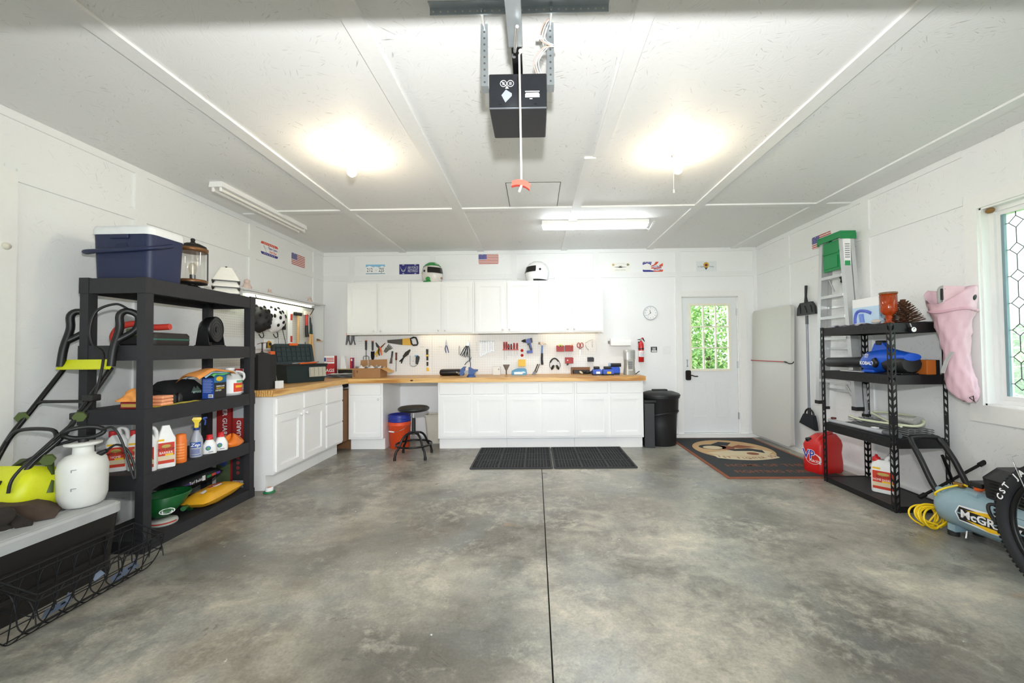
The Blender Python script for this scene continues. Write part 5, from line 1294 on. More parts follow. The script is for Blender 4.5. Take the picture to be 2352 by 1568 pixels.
# cartons stood on the bench behind the shelving
t = thing('leaflet_box', 'red and white printed carton at the bench end', 'carton', (-2.86, 3.78, BZ), 0)
B().box(-0.04, 0.04, -0.02, 0.02, 0, 0.20).obj('carton', INKW, t)
B().box(-0.04, 0.04, -0.0208, -0.02, 0.16, 0.20).obj('print_band', INKR, t)
for k in range(4):
    B().box(-0.032, 0.02, -0.0208, -0.02, 0.05 + 0.024 * k, 0.058 + 0.024 * k).obj('print_line', INKG, t)
# ================================================================ black plastic shelving on the left
SHB = mat('shelving_black', '26262A', 0.62, var=0.2, bump=0.25, bscale=90)
SX0, SX1, SY0, SY1 = -3.0, -2.56, 2.55, 3.56
LV = [0.08, 0.505, 0.935, 1.355, 1.80]
sh = thing('shelving_unit', 'black plastic five-tier shelving unit by the left wall', 'shelving', (0, 0, 0))
PW = 0.064
for z in LV:
    h = 0.10 if z > 0.1 else 0.079
    b = B()
    b.box(SX0 + 0.01, SX1 - 0.01, SY0 + 0.01, SY1 - 0.01, z - 0.016, z - 0.001)
    b.box(SX0, SX1, SY0, SY0 + 0.014, z - h, z).box(SX0, SX1, SY1 - 0.014, SY1, z - h, z).box(SX0, SX0 + 0.014, SY0 + 0.014, SY1 - 0.014, z - h, z).box(SX1 - 0.014, SX1, SY0 + 0.014, SY1 - 0.014, z - h, z)
    for k in range(5):
        x = SX0 + 0.05 + k * 0.085
        b.box(x - 0.006, x + 0.006, SY0 + 0.014, SY1 - 0.014, z - 0.06, z - 0.016)
    b.obj('shelf', SHB, sh)
for x in (SX0 - 0.003, SX1 - PW + 0.003):
    for y in (SY0 - 0.003, SY1 - PW + 0.003):
        for i, z in enumerate(LV):
            h = 0.10 if z > 0.1 else 0.079
            B().box(x, x + PW, y, y + PW, z - h, z + (0.004 if i == 4 else 0.0)).obj('corner_block', SHB, sh)
            if i < 4:
                b = B().box(x + 0.004, x + PW - 0.004, y + 0.004, y + PW - 0.004, z, LV[i + 1] - 0.10)
                b.obj('post', SHB, sh)

def on(level, name, label, cat, x, y, rz=0.0, group=None):
    return thing(name, label, cat, (x, y, LV[level] + 0.0005), rz, group)

# ---- top: cool box, lantern, stacked lamp caps
t = on(4, 'cool_box', 'dark blue cool box with a white lid', 'cool box', -2.785, 2.735)
CBL = mat('cooler_navy', '1A2448', 0.5, var=0.05, bump=0.15, bscale=160)
def rr3(w, d, z, r=0.045):
    return [(x, y, z) for x, y in rrect(-w, w, -d, d, r, 4)]
B().loft([rr3(0.188, 0.122, 0.0, 0.035), rr3(0.194, 0.128, 0.02), rr3(0.203, 0.136, 0.305)]).obj('body', CBL, t)
B().loft([rr3(0.207, 0.14, 0.305), rr3(0.208, 0.141, 0.34), rr3(0.202, 0.135, 0.362), rr3(0.18, 0.114, 0.369)]).obj('lid', mat('cooler_white', 'E8EAEC', 0.4), t)
B().box(-0.07, 0.06, -0.146, -0.13, 0.275, 0.302, bev=0.004, seg=1).obj('lid_catch', CBL, t)
hb = B().tube(smooth_path([(0.205, 0.02, 0.262), (0.21, -0.05, 0.235), (0.195, -0.14, 0.205), (0.0, -0.16, 0.19), (-0.20, -0.16, 0.185), (-0.238, -0.12, 0.19), (-0.225, -0.04, 0.225), (-0.205, 0.02, 0.262)], 5), 0.014, 8)
hb.obj('carry_handle', CBL, t)
for k in range(3):
    B().box(-0.04 + 0.004 * k, 0.05 - 0.004 * k, -0.137, -0.13, 0.222 + 0.010 * k, 0.228 + 0.010 * k).obj('embossed_mark', CBL, t)
t = on(4, 'post_lantern', 'black and bronze lantern with a clear glass cylinder', 'lantern', -2.69, 3.05)
LBR = mat('lantern_bronze', '7A5434', 0.4, 0.5); LBK = mat('lantern_black', '1C1A18', 0.5, 0.3)
B().lathe([(0.052, 0.0), (0.05, 0.02), (0.03, 0.03), (0.028, 0.04), (0.093, 0.042), (0.093, 0.052)], (0, 0, 0), 28).obj('foot', LBK, t)
B().lathe([(0.094, 0.052), (0.096, 0.058), (0.094, 0.072), (0.08, 0.074), (0.0, 0.074)], (0, 0, 0), 28).obj('lower_ring', LBR, t)
B().lathe([(0.076, 0.075), (0.076, 0.295)], (0, 0, 0), 28).obj('glass', glass_mat('lantern_glass', (0.98, 0.98, 0.97), 0.10), t, fix=False)
B().lathe([(0.08, 0.292), (0.096, 0.292), (0.098, 0.318), (0.094, 0.322), (0.0, 0.322)], (0, 0, 0), 28).obj('upper_ring', LBR, t)
B().lathe([(0.09, 0.322), (0.085, 0.34), (0.045, 0.36), (0.02, 0.366), (0.012, 0.378), (0.016, 0.39), (0.010, 0.402), (0.0, 0.404)], (0, 0, 0), 24).obj('cap', LBK, t)
for a in (44, 224):
    c, s = math.cos(math.radians(a)), math.sin(math.radians(a))
    B().box(-0.007, 0.007, -0.004, 0.004, 0.055, 0.325).xf(Matrix.Translation((0.092 * c, 0.092 * s, 0)) @ Matrix.Rotation(math.radians(a + 90), 4, 'Z')).obj('strap', LBK, t)
B().cyl((0, 0, 0.074), (0, 0, 0.115), 0.018, n=14).obj('lamp_socket', LBK, t)
B().lathe([(0.013, 0.115), (0.022, 0.135), (0.028, 0.165), (0.024, 0.195), (0.010, 0.21), (0.0, 0.212)], (0, 0, 0), 16).obj('bulb', glass_mat('bulb_glass', (0.96, 0.93, 0.86), 0.14), t)
t = on(4, 'lamp_caps', 'stack of white square lamp caps with dark rims', 'lamp caps', -2.685, 3.38, math.radians(38))
for k in range(3):
    z = 0.0 + k * 0.055
    hh = 0.057 if k < 2 else 0.125
    w0, w1 = 0.095, 0.075 if k < 2 else 0.042
    B().loft([rr3(w0, w0, z + 0.008, 0.012), rr3(w0 * 0.99, w0 * 0.99, z + 0.016, 0.012), rr3(w1, w1, z + hh, 0.012)], sm=False).obj('cap', mat('off_white_plastic', 'E6E4DC', 0.45), t)
    B().loft([rr3(w0 + 0.003, w0 + 0.003, z, 0.012), rr3(w0 + 0.003, w0 + 0.003, z + 0.008, 0.012)], sm=False).obj('rim', mat('rim_grey', '4A4A48', 0.5), t)
B().cyl((0.0, 0, 0.234), (0.0, 0, 0.25), 0.008, n=8).obj('finial', BLACK, t)

# ---- second level: hedge trimmer, zip case, desk fan
t = on(3, 'hedge_trimmer', 'red handled trimmer lying behind the mower grip', 'trimmer', -2.84, 2.76)
B().tube(smooth_path([(-0.10, -0.03, 0.015), (-0.125, -0.03, 0.065), (-0.08, -0.03, 0.13), (0.0, -0.02, 0.155), (0.08, -0.01, 0.14), (0.13, 0.01, 0.13), (0.22, 0.03, 0.135)]), [0.022] * 37, 10).obj('handle', mat('trimmer_red', 'C83A2E', 0.45), t)
B().box(-0.08, 0.08, -0.04, 0.04, 0.0, 0.075, bev=0.012).obj('motor', BLACK, t)
B().box(0.0, 0.10, -0.03, 0.02, 0.03, 0.06, bev=0.006).obj('guard', mat('trimmer_red', 'C83A2E', 0.45), t)
t = on(3, 'zip_case', 'black zip case with a green stripe', 'case', -2.72, 2.86)
B().loft([rr3(0.06, 0.145, 0.0, 0.03), rr3(0.064, 0.15, 0.012, 0.035), rr3(0.064, 0.15, 0.075, 0.035), rr3(0.055, 0.14, 0.092, 0.035)]).obj('shell', mat('dark_case', '2A2422', 0.6), t)
B().loft([rr3(0.0655, 0.1515, 0.040, 0.036), rr3(0.0655, 0.1515, 0.050, 0.036)], sm=False).obj('stripe', mat('teal_stripe', '2E6A5A', 0.6), t)
t = on(3, 'desk_fan', 'round black desk fan', 'fan', -2.775, 3.33, math.radians(104))
# local -y is where it blows; turned so it faces into the room
B().lathe([(0.03, 0.07), (0.075, 0.055), (0.105, 0.02), (0.112, -0.04), (0.104, -0.05), (0.10, -0.045)], (0, 0, 0.145), 28, rot=(PI / 2 + 0.0, 0, 0)).xf(Matrix.Scale(-1, 4, (0, 1, 0))).obj('housing', mat('fan_black', '131315', 0.35), t)
for r in (0.03, 0.055, 0.08):
    B().tube([(r * math.cos(a), -0.045, 0.145 + r * math.sin(a)) for a in [2 * PI * i / 24 for i in range(24)]], 0.002, 5, closed=True).obj('grille_ring', BLACK, t)
B().cyl((0, -0.04, 0.145), (0, -0.05, 0.145), 0.022, n=14).obj('hub', BLACK, t)
for k in range(3):
    a = 2 * PI * k / 3
    B().add([(0.02 * math.cos(a), -0.02, 0.145 + 0.02 * math.sin(a)), (0.095 * math.cos(a - 0.3), -0.03, 0.145 + 0.095 * math.sin(a - 0.3)), (0.095 * math.cos(a + 0.4), 0.0, 0.145 + 0.095 * math.sin(a + 0.4)), (0.02 * math.cos(a + 0.6), -0.01, 0.145 + 0.02 * math.sin(a + 0.6)), (0.02 * math.cos(a), -0.018, 0.145 + 0.02 * math.sin(a)), (0.095 * math.cos(a - 0.3), -0.028, 0.145 + 0.095 * math.sin(a - 0.3)), (0.095 * math.cos(a + 0.4), 0.002, 0.145 + 0.095 * math.sin(a + 0.4)), (0.02 * math.cos(a + 0.6), -0.008, 0.145 + 0.02 * math.sin(a + 0.6))], [(0, 1, 2, 3), (7, 6, 5, 4)]).obj('blade', GRIP, t)
for s in (-1, 1):
    B().prism([(-0.05, 0.0), (0.05, 0.0), (0.03, 0.15), (0.012, 0.17), (-0.012, 0.17), (-0.03, 0.15)], s * 0.116, s * 0.124, 'x').obj('bracket', mat('fan_black', '131315', 0.35), t)
    B().cyl((s * 0.112, 0, 0.145), (s * 0.135, 0, 0.145), 0.016, n=14).obj('pivot_knob', BLACK, t)
B().box(-0.124, 0.124, -0.06, 0.06, 0.0, 0.012, bev=0.004, seg=1).obj('base', BLACK, t)

# ---- third level
OCL = mat('orange_cloth', 'F0A052', 0.95, var=0.08, bump=0.4, bscale=80)
t = on(2, 'polish_tin', 'flat red printed tin under an orange cloth', 'tin', -2.69, 2.625)
B().box(-0.06, 0.06, -0.05, 0.05, 0, 0.045, bev=0.004, seg=1).obj('tin', mat('tin_red', '8A1E22', 0.4), t)
B().box(-0.05, 0.05, -0.0508, -0.05, 0.012, 0.032).obj('print', mat('tin_gold', 'B89A4A', 0.5), t)
def crumple(x, y, z, rx, ry, rz, m, name, label, cat, seed, nu=26, nv=18):
    rn = random.Random(seed)
    ph = [(rn.uniform(3, 9), rn.uniform(3, 9), rn.uniform(0, 6), rn.uniform(0.1, 0.28)) for _ in range(6)]
    def f(u, v):
        a, e = 2 * PI * u, PI * (0.02 + 0.48 * v)
        w = 1 + sum(p[3] * math.sin(p[0] * 0.5 * a + p[2]) * math.sin(p[1] * v + p[2]) for p in ph) * 0.5
        w = 1 + (w - 1) * math.sin(e)
        return (rx * w * math.sin(e) * math.cos(a), ry * w * math.sin(e) * math.sin(a), max(0.001, rz * (math.cos(e) * (1 + 0.25 * math.sin(3 * a + seed)) )))
    b = B()
    vs = []
    for j in range(nv + 1):
        for i in range(nu):
            vs.append(f(i / nu, j / nv))
    b.add(vs, [(j * nu + i, j * nu + (i + 1) % nu, (j + 1) * nu + (i + 1) % nu, (j + 1) * nu + i) for j in range(nv) for i in range(nu)], 0, True)
    b.add(vs[:nu], [tuple(range(nu))], 0, True)
    o = b.obj(name, m, label=label, cat=cat)
    o.location = (x, y, z)
    return o
crumple(-2.695, 2.622, LV[2] + 0.047, 0.085, 0.07, 0.07, OCL, 'cleaning_cloth', 'crumpled orange cloth on the red tin', 'cloth', 5)
SPO = mat('sponge_orange', 'F0A47A', 0.95, bump=0.6, bscale=200)
for k in range(3):
    o = B().box(-0.055, 0.055, -0.045, 0.045, 0.0, 0.021, bev=0.006).obj('sponge_pad', SPO, label=['bottom', 'middle', 'top'][k] + ' round edged orange sponge of the stack of three', cat='sponge', group='stack of orange sponges')
    o.location = (-2.625, 2.725, LV[2] + 0.005 + k * 0.0225); o.rotation_euler = (0, 0, 0.05 * k)
B().sheet(lambda u, v: (-2.635 + 0.07 * v, 2.64 + 0.36 * u, LV[2] + 0.003 + 0.0015 * math.sin(u * 19 + v * 5)), 24, 4, th=0.0022).obj('yellow_cloth', mat('yellow_cloth', 'E8DC5A', 0.9), label='flat yellow cloth along the shelf edge', cat='cloth')
for y, x, lb in ((2.86, -2.66, 'small black bottle beside the orange sponges'), (2.915, -2.665, 'small black bottle in front of the black bag')):
    t = on(2, 'small_bottle', lb, 'bottle', x, y, group='small black bottles on the shelf')
    B().lathe([(0.020, 0), (0.021, 0.005), (0.021, 0.05), (0.016, 0.056), (0.016, 0.068), (0.0, 0.068)], (0, 0, 0), 14).obj('bottle', BLACK, t)
t = on(2, 'black_bag', 'black fabric pouch with a pale mountain logo', 'bag', -2.82, 3.06)
B().loft([rr3(0.10, 0.17, 0, 0.06), rr3(0.11, 0.18, 0.03, 0.07), rr3(0.095, 0.165, 0.10, 0.06), rr3(0.05, 0.13, 0.15, 0.04), rr3(0.02, 0.09, 0.158, 0.015)]).obj('pouch', mat('black_fabric', '101012', 0.85, bump=0.3), t)
LG = mat('logo_pale_green', 'B4CFC0', 0.6)
B().prism([(-0.05, 0.0), (-0.015, 0.045), (0.0, 0.025), (0.015, 0.05), (0.05, 0.0)], -0.003, 0.0).xf(Matrix.Translation((0.108, 0.06, 0.055)) @ Matrix.Rotation(PI / 2, 4, 'Z') @ Matrix.Rotation(-0.2, 4, 'X')).obj('logo', mat('logo_outline', '5A6A64', 0.6), t)
text('arroca', 0.032, LG, t, (0.112, 0.06, 0.058), rot=(PI / 2 - 0.2, 0, PI / 2), sx=0.9, bold=0.0006)
B().tube(smooth_path([(0.04, -0.17, 0.08), (0.05, -0.24, 0.10), (0.09, -0.27, 0.05), (0.06, -0.20, 0.06), (0.10, -0.10, 0.05)]), 0.004, 6).obj('drawstring', BLACK, t)
t = on(2, 'restorer_box', 'blue and black upright carton on the third shelf', 'carton', -2.618, 3.182)
B().box(-0.048, 0.048, -0.062, 0.062, 0, 0.19).obj('carton', mat('carton_blue', '2A4FA8', 0.5), t)
B().box(0.048, 0.0488, -0.062, 0.062, 0.0, 0.125).obj('side_print', INKB, t)
B().box(0.048, 0.0486, -0.062, 0.062, 0.125, 0.19).obj('side_print', mat('carton_teal', '1E6A9A', 0.5), t)
B().box(-0.048, 0.048, -0.0628, -0.062, 0.165, 0.19).obj('front_print', INKB, t)
for k in range(9):
    B().box(-0.04, 0.025 + 0.01 * (k % 2), -0.0628, -0.062, 0.05 + 0.012 * k, 0.0545 + 0.012 * k).obj('print_line', mat('pale_blue_ink', '9AB0E0', 0.5), t)
B().box(0.002, 0.04, -0.0632, -0.062, 0.008, 0.034).obj('barcode', INKW, t)
for k in range(6):
    B().box(0.006 + 0.005 * k, 0.0085 + 0.005 * k, -0.0638, -0.0632, 0.012, 0.030).obj('bar', INKB, t)
RS = (PI / 2, 0, PI / 2)
text('FIBERGLASS', 0.017, INKW, t, (0.0492, 0.0, 0.095), rot=RS, sx=0.95)
text('RESTORER', 0.017, INKY, t, (0.0492, 0.0, 0.078), rot=RS)
text('SYSTEM', 0.017, INKW, t, (0.0492, -0.02, 0.061), rot=RS)
B().ell((0.0490, -0.01, 0.155), (0.0008, 0.035, 0.02), 12, 6).obj('badge_print', INKY, t)
CLRJ = mat('milky_plastic', 'DDE0E0', 0.35, trans=0.15)
def jug(t, r, h, m, cap, capm, neck=True):
    B().lathe([(r * 0.9, 0), (r, 0.008), (r, h * 0.58), (r * 0.92, h * 0.66), (r * 0.55, h * 0.84), (r * 0.36, h * 0.9), (r * 0.36, h * 0.95)], (0, 0, 0), 24).obj('body', m, t)
    B().cyl((0, 0, h * 0.93), (0, 0, h), r * 0.40, n=16).obj('cap', capm, t)
t = on(2, 'cleaner_jug', 'milky jug with a white label and red panel', 'jug', -2.652, 3.385)
jug(t, 0.088, 0.235, CLRJ, 0, WPL)
B().tube(smooth_path([(0.035, 0.02, 0.205), (0.075, 0.05, 0.19), (0.085, 0.055, 0.15), (0.08, 0.04, 0.125)]), 0.010, 8).obj('handle', CLRJ, t)
B().lathe([(0.0888, 0.02), (0.0888, 0.135)], (0, 0, 0), 24).obj('label_band', INKW, t, fix=False)
def wrap(r, a0, a1, z0, z1, m, t, name):
    b = B(); n = 8
    vs = [(r * math.cos(math.radians(a0 + (a1 - a0) * i / n)), r * math.sin(math.radians(a0 + (a1 - a0) * i / n)), z) for z in (z0, z1) for i in range(n + 1)]
    b.add(vs, [(i, i + 1, n + 2 + i, n + 1 + i) for i in range(n)], 0, True)
    return b.obj(name, m, t, fix=False)
wrap(0.0896, -35, 25, 0.03, 0.105, mat('label_red', 'D8482E', 0.5), t, 'label_panel')
wrap(0.0900, -25, 20, 0.066, 0.085, INKY, t, 'label_print')
wrap(0.0896, -20, 30, 0.108, 0.128, mat('label_green', '6AB08A', 0.5), t, 'label_print')
t = on(2, 'spare_bottle', 'clear bottle with a pale cap behind the carton', 'bottle', -2.80, 3.36)
jug(t, 0.05, 0.235, mat('clear_lilac', 'C8CCE0', 0.2, trans=0.5), 0, mat('lilac_cap', 'B8BCD8', 0.4))
def drape(cx, cy, z, wx, wy, m, label, seed, sag):
    b = B().sheet(lambda u, v: (cx + wx * (v - 0.5) + 0.006 * math.sin(u * 9 + seed), cy + wy * (u - 0.5), z + 0.006 - sag * (2 * abs(u - 0.5)) ** 2.2 - 0.9 * max(0.0, abs(cx + wx * (v - 0.5) + 2.618) - 0.056) + 0.005 * math.sin(u * 11 + v * 4 + seed)), 22, 12, th=0.003)
    return b.obj('drying_cloth', m, label=label, cat='cloth', group='cloths draped over the carton')
drape(-2.625, 3.185, LV[2] + 0.197, 0.15, 0.20, mat('green_cloth', '6AC47A', 0.95), 'green cloth lowest of the draped cloths', 2.0, 0.012)
drape(-2.63, 3.15, LV[2] + 0.214, 0.16, 0.28, mat('pale_blue_cloth', 'A8C8E0', 0.95), 'pale blue cloth between the other draped cloths', 1.0, 0.03)
drape(-2.635, 3.14, LV[2] + 0.232, 0.18, 0.38, OCL, 'orange cloth draped over carton and jug', 0.0, 0.05)

# ---- fourth level: weed killer jugs, canister, spray bottle, bottles, bag
LRED = mat('label_orange_red', 'C8371E', 0.5)
def flat_jug(name, label, lev, x, y, rz, w, d, h, cat='jug', capx=-0.02, group=None):
    t = on(lev, name, label, cat, x, y, rz, group)
    B().loft([rr3(w * 0.96, d * 0.96, 0, 0.02), rr3(w, d, 0.01, 0.02), rr3(w, d, h * 0.62, 0.02), rr3(w * 0.92, d * 0.9, h * 0.72, 0.02), rr3(w * 0.55, d * 0.6, h * 0.84, 0.012)]).obj('body', mat('jug_white', 'ECECEA', 0.4), t)
    B().tube(smooth_path([(w * 0.25, 0, h * 0.82), (w * 0.1, 0, h * 0.97), (w * 0.55, 0, h * 0.99), (w * 0.85, 0, h * 0.88), (w * 0.88, 0, h * 0.68)]), 0.012, 8).obj('handle', mat('jug_white', 'ECECEA', 0.4), t)
    B().cyl((-w * 0.45, 0, h * 0.80), (-w * 0.45, 0, h * 0.93), 0.021, n=14).obj('cap', mat('cap_red', 'CC2228', 0.4), t)
    return t
# all face the camera: local -y front label
def jug_label(t, w, d, h, title):
    B().box(-w * 0.82, w * 0.82, -d - 0.0012, -d, h * 0.10, h * 0.56).obj('label_panel', LRED, t)
    B().box(-w * 0.82, w * 0.82, -d - 0.0018, -d - 0.0012, h * 0.17, h * 0.27).obj('label_print', mat('label_cream', 'D8C8A8', 0.5), t)
    B().box(-w * 0.1, w * 0.7, -d - 0.0024, -d - 0.0018, h * 0.27, h * 0.31).obj('label_print', INKY, t)
    B().ell((0, -d - 0.0014, h * 0.48), (w * 0.5, 0.001, h * 0.04), 12, 6).obj('badge', mat('badge_gold', 'B8A050', 0.5), t)
    for i, s in enumerate(title):
        text(s, h * 0.075, INKB if i == 0 else INKW, t, (0, -d - 0.002, h * (0.41 - 0.075 * i)), sx=0.8)
    B().box(-w * 0.8, -w * 0.2, -d - 0.0012, -d, h * 0.60, h * 0.645).obj('label_tab', INKY, t)
R_ = math.radians
G4 = 'white jugs with red caps on the fourth shelf'
for x, y, rz, lb in ((-2.86, 2.67, R_(32), 'white jug tilted at the back of the fourth shelf'), (-2.745, 2.70, R_(34), 'white jug with orange label behind the sprayer hose'), (-2.645, 2.655, R_(30), 'white jug half hidden by the front post')):
    t = flat_jug('weedkiller_jug', lb, 1, x, y, rz, 0.055, 0.036, 0.29, group=G4)
    jug_label(t, 0.055, 0.036, 0.29, ['BUG STOP', 'HOME'])
t = on(1, 'barrier_bottle', 'white bug stop bottle just right of the front post', 'bottle', -2.602, 2.745, R_(50))
B().loft([rr3(0.05, 0.03, 0, 0.015), rr3(0.052, 0.032, 0.01, 0.015), rr3(0.052, 0.032, 0.20, 0.015), rr3(0.04, 0.026, 0.225, 0.012), rr3(0.025, 0.015, 0.27, 0.008), rr3(0.02, 0.012, 0.29, 0.006)]).obj('body', mat('jug_white', 'ECECEA', 0.4), t)
jug_label(t, 0.052, 0.032, 0.31, ['BUG STOP', 'BARRIER'])
t = on(1, 'orange_canister', 'plain orange spray canister', 'canister', -2.60, 2.86)
B().lathe([(0.034, 0), (0.036, 0.005), (0.036, 0.155), (0.031, 0.17), (0.031, 0.195), (0.024, 0.205), (0.0, 0.206)], (0, 0, 0), 20).obj('can', mat('canister_orange', 'EE7A2A', 0.45), t)
for k in range(6):
    wrap(0.0364, -100, -10, 0.03 + 0.02 * k, 0.036 + 0.02 * k, mat('pale_orange_print', 'F4A66A', 0.5), t, 'print_line')
t = on(1, 'spray_bottle', 'translucent spray bottle with a yellow and blue trigger head', 'spray bottle', -2.618, 3.015)
B().lathe([(0.038, 0), (0.040, 0.006), (0.040, 0.125), (0.034, 0.15), (0.017, 0.19), (0.015, 0.205), (0.0, 0.205)], (0, 0, 0), 20).obj('bottle', mat('milky_bottle', 'C9CEDA', 0.3, trans=0.3), t)
B().cyl((0, 0, 0.203), (0, 0, 0.222), 0.018, n=14).obj('collar', mat('deep_blue_plastic', '1E3E8A', 0.4), t)
sp = B().loft([[(-0.012, -0.012, 0.222), (0.012, -0.012, 0.222), (0.012, 0.012, 0.222), (-0.012, 0.012, 0.222)], [(-0.012, -0.012, 0.258), (0.014, -0.012, 0.258), (0.014, 0.012, 0.258), (-0.012, 0.012, 0.258)], [(-0.028, -0.013, 0.285), (0.03, -0.013, 0.283), (0.03, 0.013, 0.283), (-0.028, 0.013, 0.285)], [(-0.02, -0.01, 0.302), (0.028, -0.01, 0.298), (0.028, 0.01, 0.298), (-0.02, 0.01, 0.302)]], sm=False)
sp.xf(Matrix.Rotation(R_(40), 4, 'Z')).obj('spray_head', mat('spray_yellow', 'F0D020', 0.4), t)
B().tube([(0.028, 0.022, 0.29), (0.04, 0.034, 0.27), (0.038, 0.032, 0.235)], 0.006, 8).cyl((0.03, 0.024, 0.29), (0.048, 0.04, 0.29), 0.009, n=10).obj('trigger', mat('deep_blue_plastic', '1E3E8A', 0.4), t)
wrap(0.0406, -110, -10, 0.075, 0.115, mat('logo_blue', '2A56B4', 0.5), t, 'label_logo')
for k in range(4):
    wrap(0.0404, -100, -20, 0.03 + 0.009 * k, 0.034 + 0.009 * k, mat('logo_blue', '2A56B4', 0.5), t, 'print_line')
wrap(0.0404, -100, -10, 0.014, 0.018, mat('logo_blue', '2A56B4', 0.5), t, 'print_line')
text('Zep', 0.034, INKW, t, (0.0415 * math.cos(R_(-58)), 0.0415 * math.sin(R_(-58)), 0.095), rot=(PI / 2, 0, R_(32)), shear=0.2, bold=0.0008)
for x, y, lb in ((-2.60, 3.115, 'white bottle with red cap nearest the spray bottle'), (-2.59, 3.215, 'white bottle with red cap nearest the orange bag')):
    t = on(1, 'concentrate_bottle', lb, 'bottle', x, y, R_(38), 'white bottles with red caps on the fourth shelf')
    B().loft([rr3(0.045, 0.03, 0, 0.018), rr3(0.047, 0.032, 0.01, 0.02), rr3(0.045, 0.03, 0.06, 0.02), rr3(0.028, 0.022, 0.098, 0.018), rr3(0.018, 0.018, 0.11, 0.014)]).obj('body', mat('jug_white', 'ECECEA', 0.4), t)
    B().lathe([(0.023, 0.108), (0.024, 0.12), (0.020, 0.124), (0.020, 0.145), (0.0, 0.147)], (0, 0, 0), 16).obj('cap', mat('cap_red', 'CC2228', 0.4), t)
    B().ell((-0.006, -0.0325, 0.045), (0.017, 0.0015, 0.019), 14, 6).obj('label_badge', mat('badge_blue', '4A7AB0', 0.5), t)
    B().ell((-0.006, -0.0338, 0.042), (0.011, 0.001, 0.012), 12, 6).obj('label_leaf', mat('badge_green', '5A9A5A', 0.5), t)
    B().box(-0.005, 0.025, -0.0335, -0.032, 0.012, 0.018).obj('print_line', INKG, t)
o = crumple(-2.61, 3.36, LV[1] + 0.001, 0.06, 0.10, 0.085, mat('orange_foil', 'E87A22', 0.35), 'ant_bait_bag', 'orange printed foil bag at the end of the fourth shelf', 'bag', 8)
B().box(0.03, 0.052, -0.05, 0.01, 0.025, 0.04, rot=(0, 0.5, 0)).obj('bag_print', INKW, o)

# ---- bottom level
t = on(0, 'spreader_hopper', 'green hand spreader hopper with an oval badge', 'spreader', -2.70, 2.83)
GRN = mat('spreader_green', '145A2A', 0.4)
B().loft([[(0.045 * s * math.cos(a), 0.05 * s * math.sin(a) + dy, z) for a in [2 * PI * i / 20 for i in range(20)]] for z, s, dy in ((0.055, 1.1, 0), (0.08, 1.6, 0.0), (0.13, 2.35, 0.02), (0.19, 2.75, 0.05), (0.20, 2.7, 0.05), (0.19, 2.55, 0.05), (0.13, 2.1, 0.02), (0.09, 1.4, 0.0))]).obj('hopper', GRN, t)
B().tube(smooth_path([(0.06, 0.10, 0.06), (0.03, 0.16, 0.05), (0.0, 0.21, 0.02), (0.0, 0.24, 0.012)]), 0.018, 8).obj('handle', GRN, t)
B().lathe([(0.0, 0.0), (0.075, 0.0), (0.08, 0.012), (0.075, 0.03), (0.0, 0.034)], (0.02, -0.01, 0), 24).obj('spreader_disc', mat('grey_white_disc', 'BFC4BC', 0.5), t)
wrap(0.0805, -120, 10, 0.016, 0.027, mat('disc_red_print', 'B8483E', 0.5), t, 'disc_print').location = (0.02, -0.01, 0)
bd = B().ell((0, 0, 0), (0.045, 0.003, 0.022), 18, 6)
bd.xf(Matrix.Translation((0.085, -0.055, 0.105)) @ Matrix.Rotation(R_(52), 4, 'Z') @ Matrix.Rotation(R_(-28), 4, 'X')).obj('badge', INKW, t)
bd = B().ell((0, 0, 0), (0.040, 0.004, 0.018), 18, 6)
bd.xf(Matrix.Translation((0.0853, -0.0554, 0.105)) @ Matrix.Rotation(R_(52), 4, 'Z') @ Matrix.Rotation(R_(-28), 4, 'X')).obj('badge_inner', GRN, t)
text('Scotts', 0.024, INKW, t, (0.0885, -0.058, 0.103), rot=(PI / 2 - R_(28), 0, R_(52)), bold=0.0005)
def pillow(w, d, h, m, t, name='sack', n=14, seed=1):
    def P(u, v, s):
        ex = (1 - (2 * abs(u - 0.5)) ** 3) * (1 - (2 * abs(v - 0.5)) ** 3)
        return ((u - 0.5) * 2 * w, (v - 0.5) * 2 * d, h * 0.5 + s * h * 0.5 * max(ex, 0.0) ** 0.6 + 0.006 * ex * math.sin(u * 13 + seed) * math.sin(v * 17 + seed))
    b = B().sheet(lambda u, v: P(u, v, 1), n, n).sheet(lambda u, v: P(u, v, -1), n, n)
    return b.obj(name, m, t)
t = on(0, 'feed_sack', 'yellow and white printed sack of lawn feed lying flat', 'sack', -2.672, 3.24, R_(6))
pillow(0.105, 0.235, 0.12, mat('sack_yellow', 'E8AC28', 0.4), t)
B().sheet(lambda u, v: (-0.06 + 0.12 * u, -0.14 + 0.28 * v, 0.119 * (1 - 0.22 * (2 * abs(u - 0.5)) ** 2 - 0.10 * (2 * abs(v - 0.5)) ** 2) + 0.005), 6, 6).obj('sack_print', INKW, t)
text('EXTRA', 0.045, INKR, t, (0.0, 0.02, 0.126), rot=(0, 0, PI / 2), bold=0.001)
t = thing('turf_sack', 'black sack of lawn food lying on the yellow sack', 'sack', (-2.84, 3.22, LV[0] + 0.122), R_(3))
pillow(0.085, 0.245, 0.125, mat('sack_black', '161A1C', 0.4), t, seed=4)
text('Turf Builder', 0.034, INKW, t, (0.0885, -0.05, 0.063), rot=(PI / 2, 0, PI / 2), sx=0.9)
for k, c in enumerate(('2E8A4A', 'D8503A', '6A3AA8')):
    B().box(0.084, 0.0855, 0.06 + 0.05 * k, 0.105 + 0.05 * k, 0.053, 0.073).obj('sack_print', mat('sack_ink_%d' % k, c, 0.5), t)
B().box(0.083, 0.0862, 0.01, 0.04, 0.045, 0.085).obj('sack_print', INKW, t)
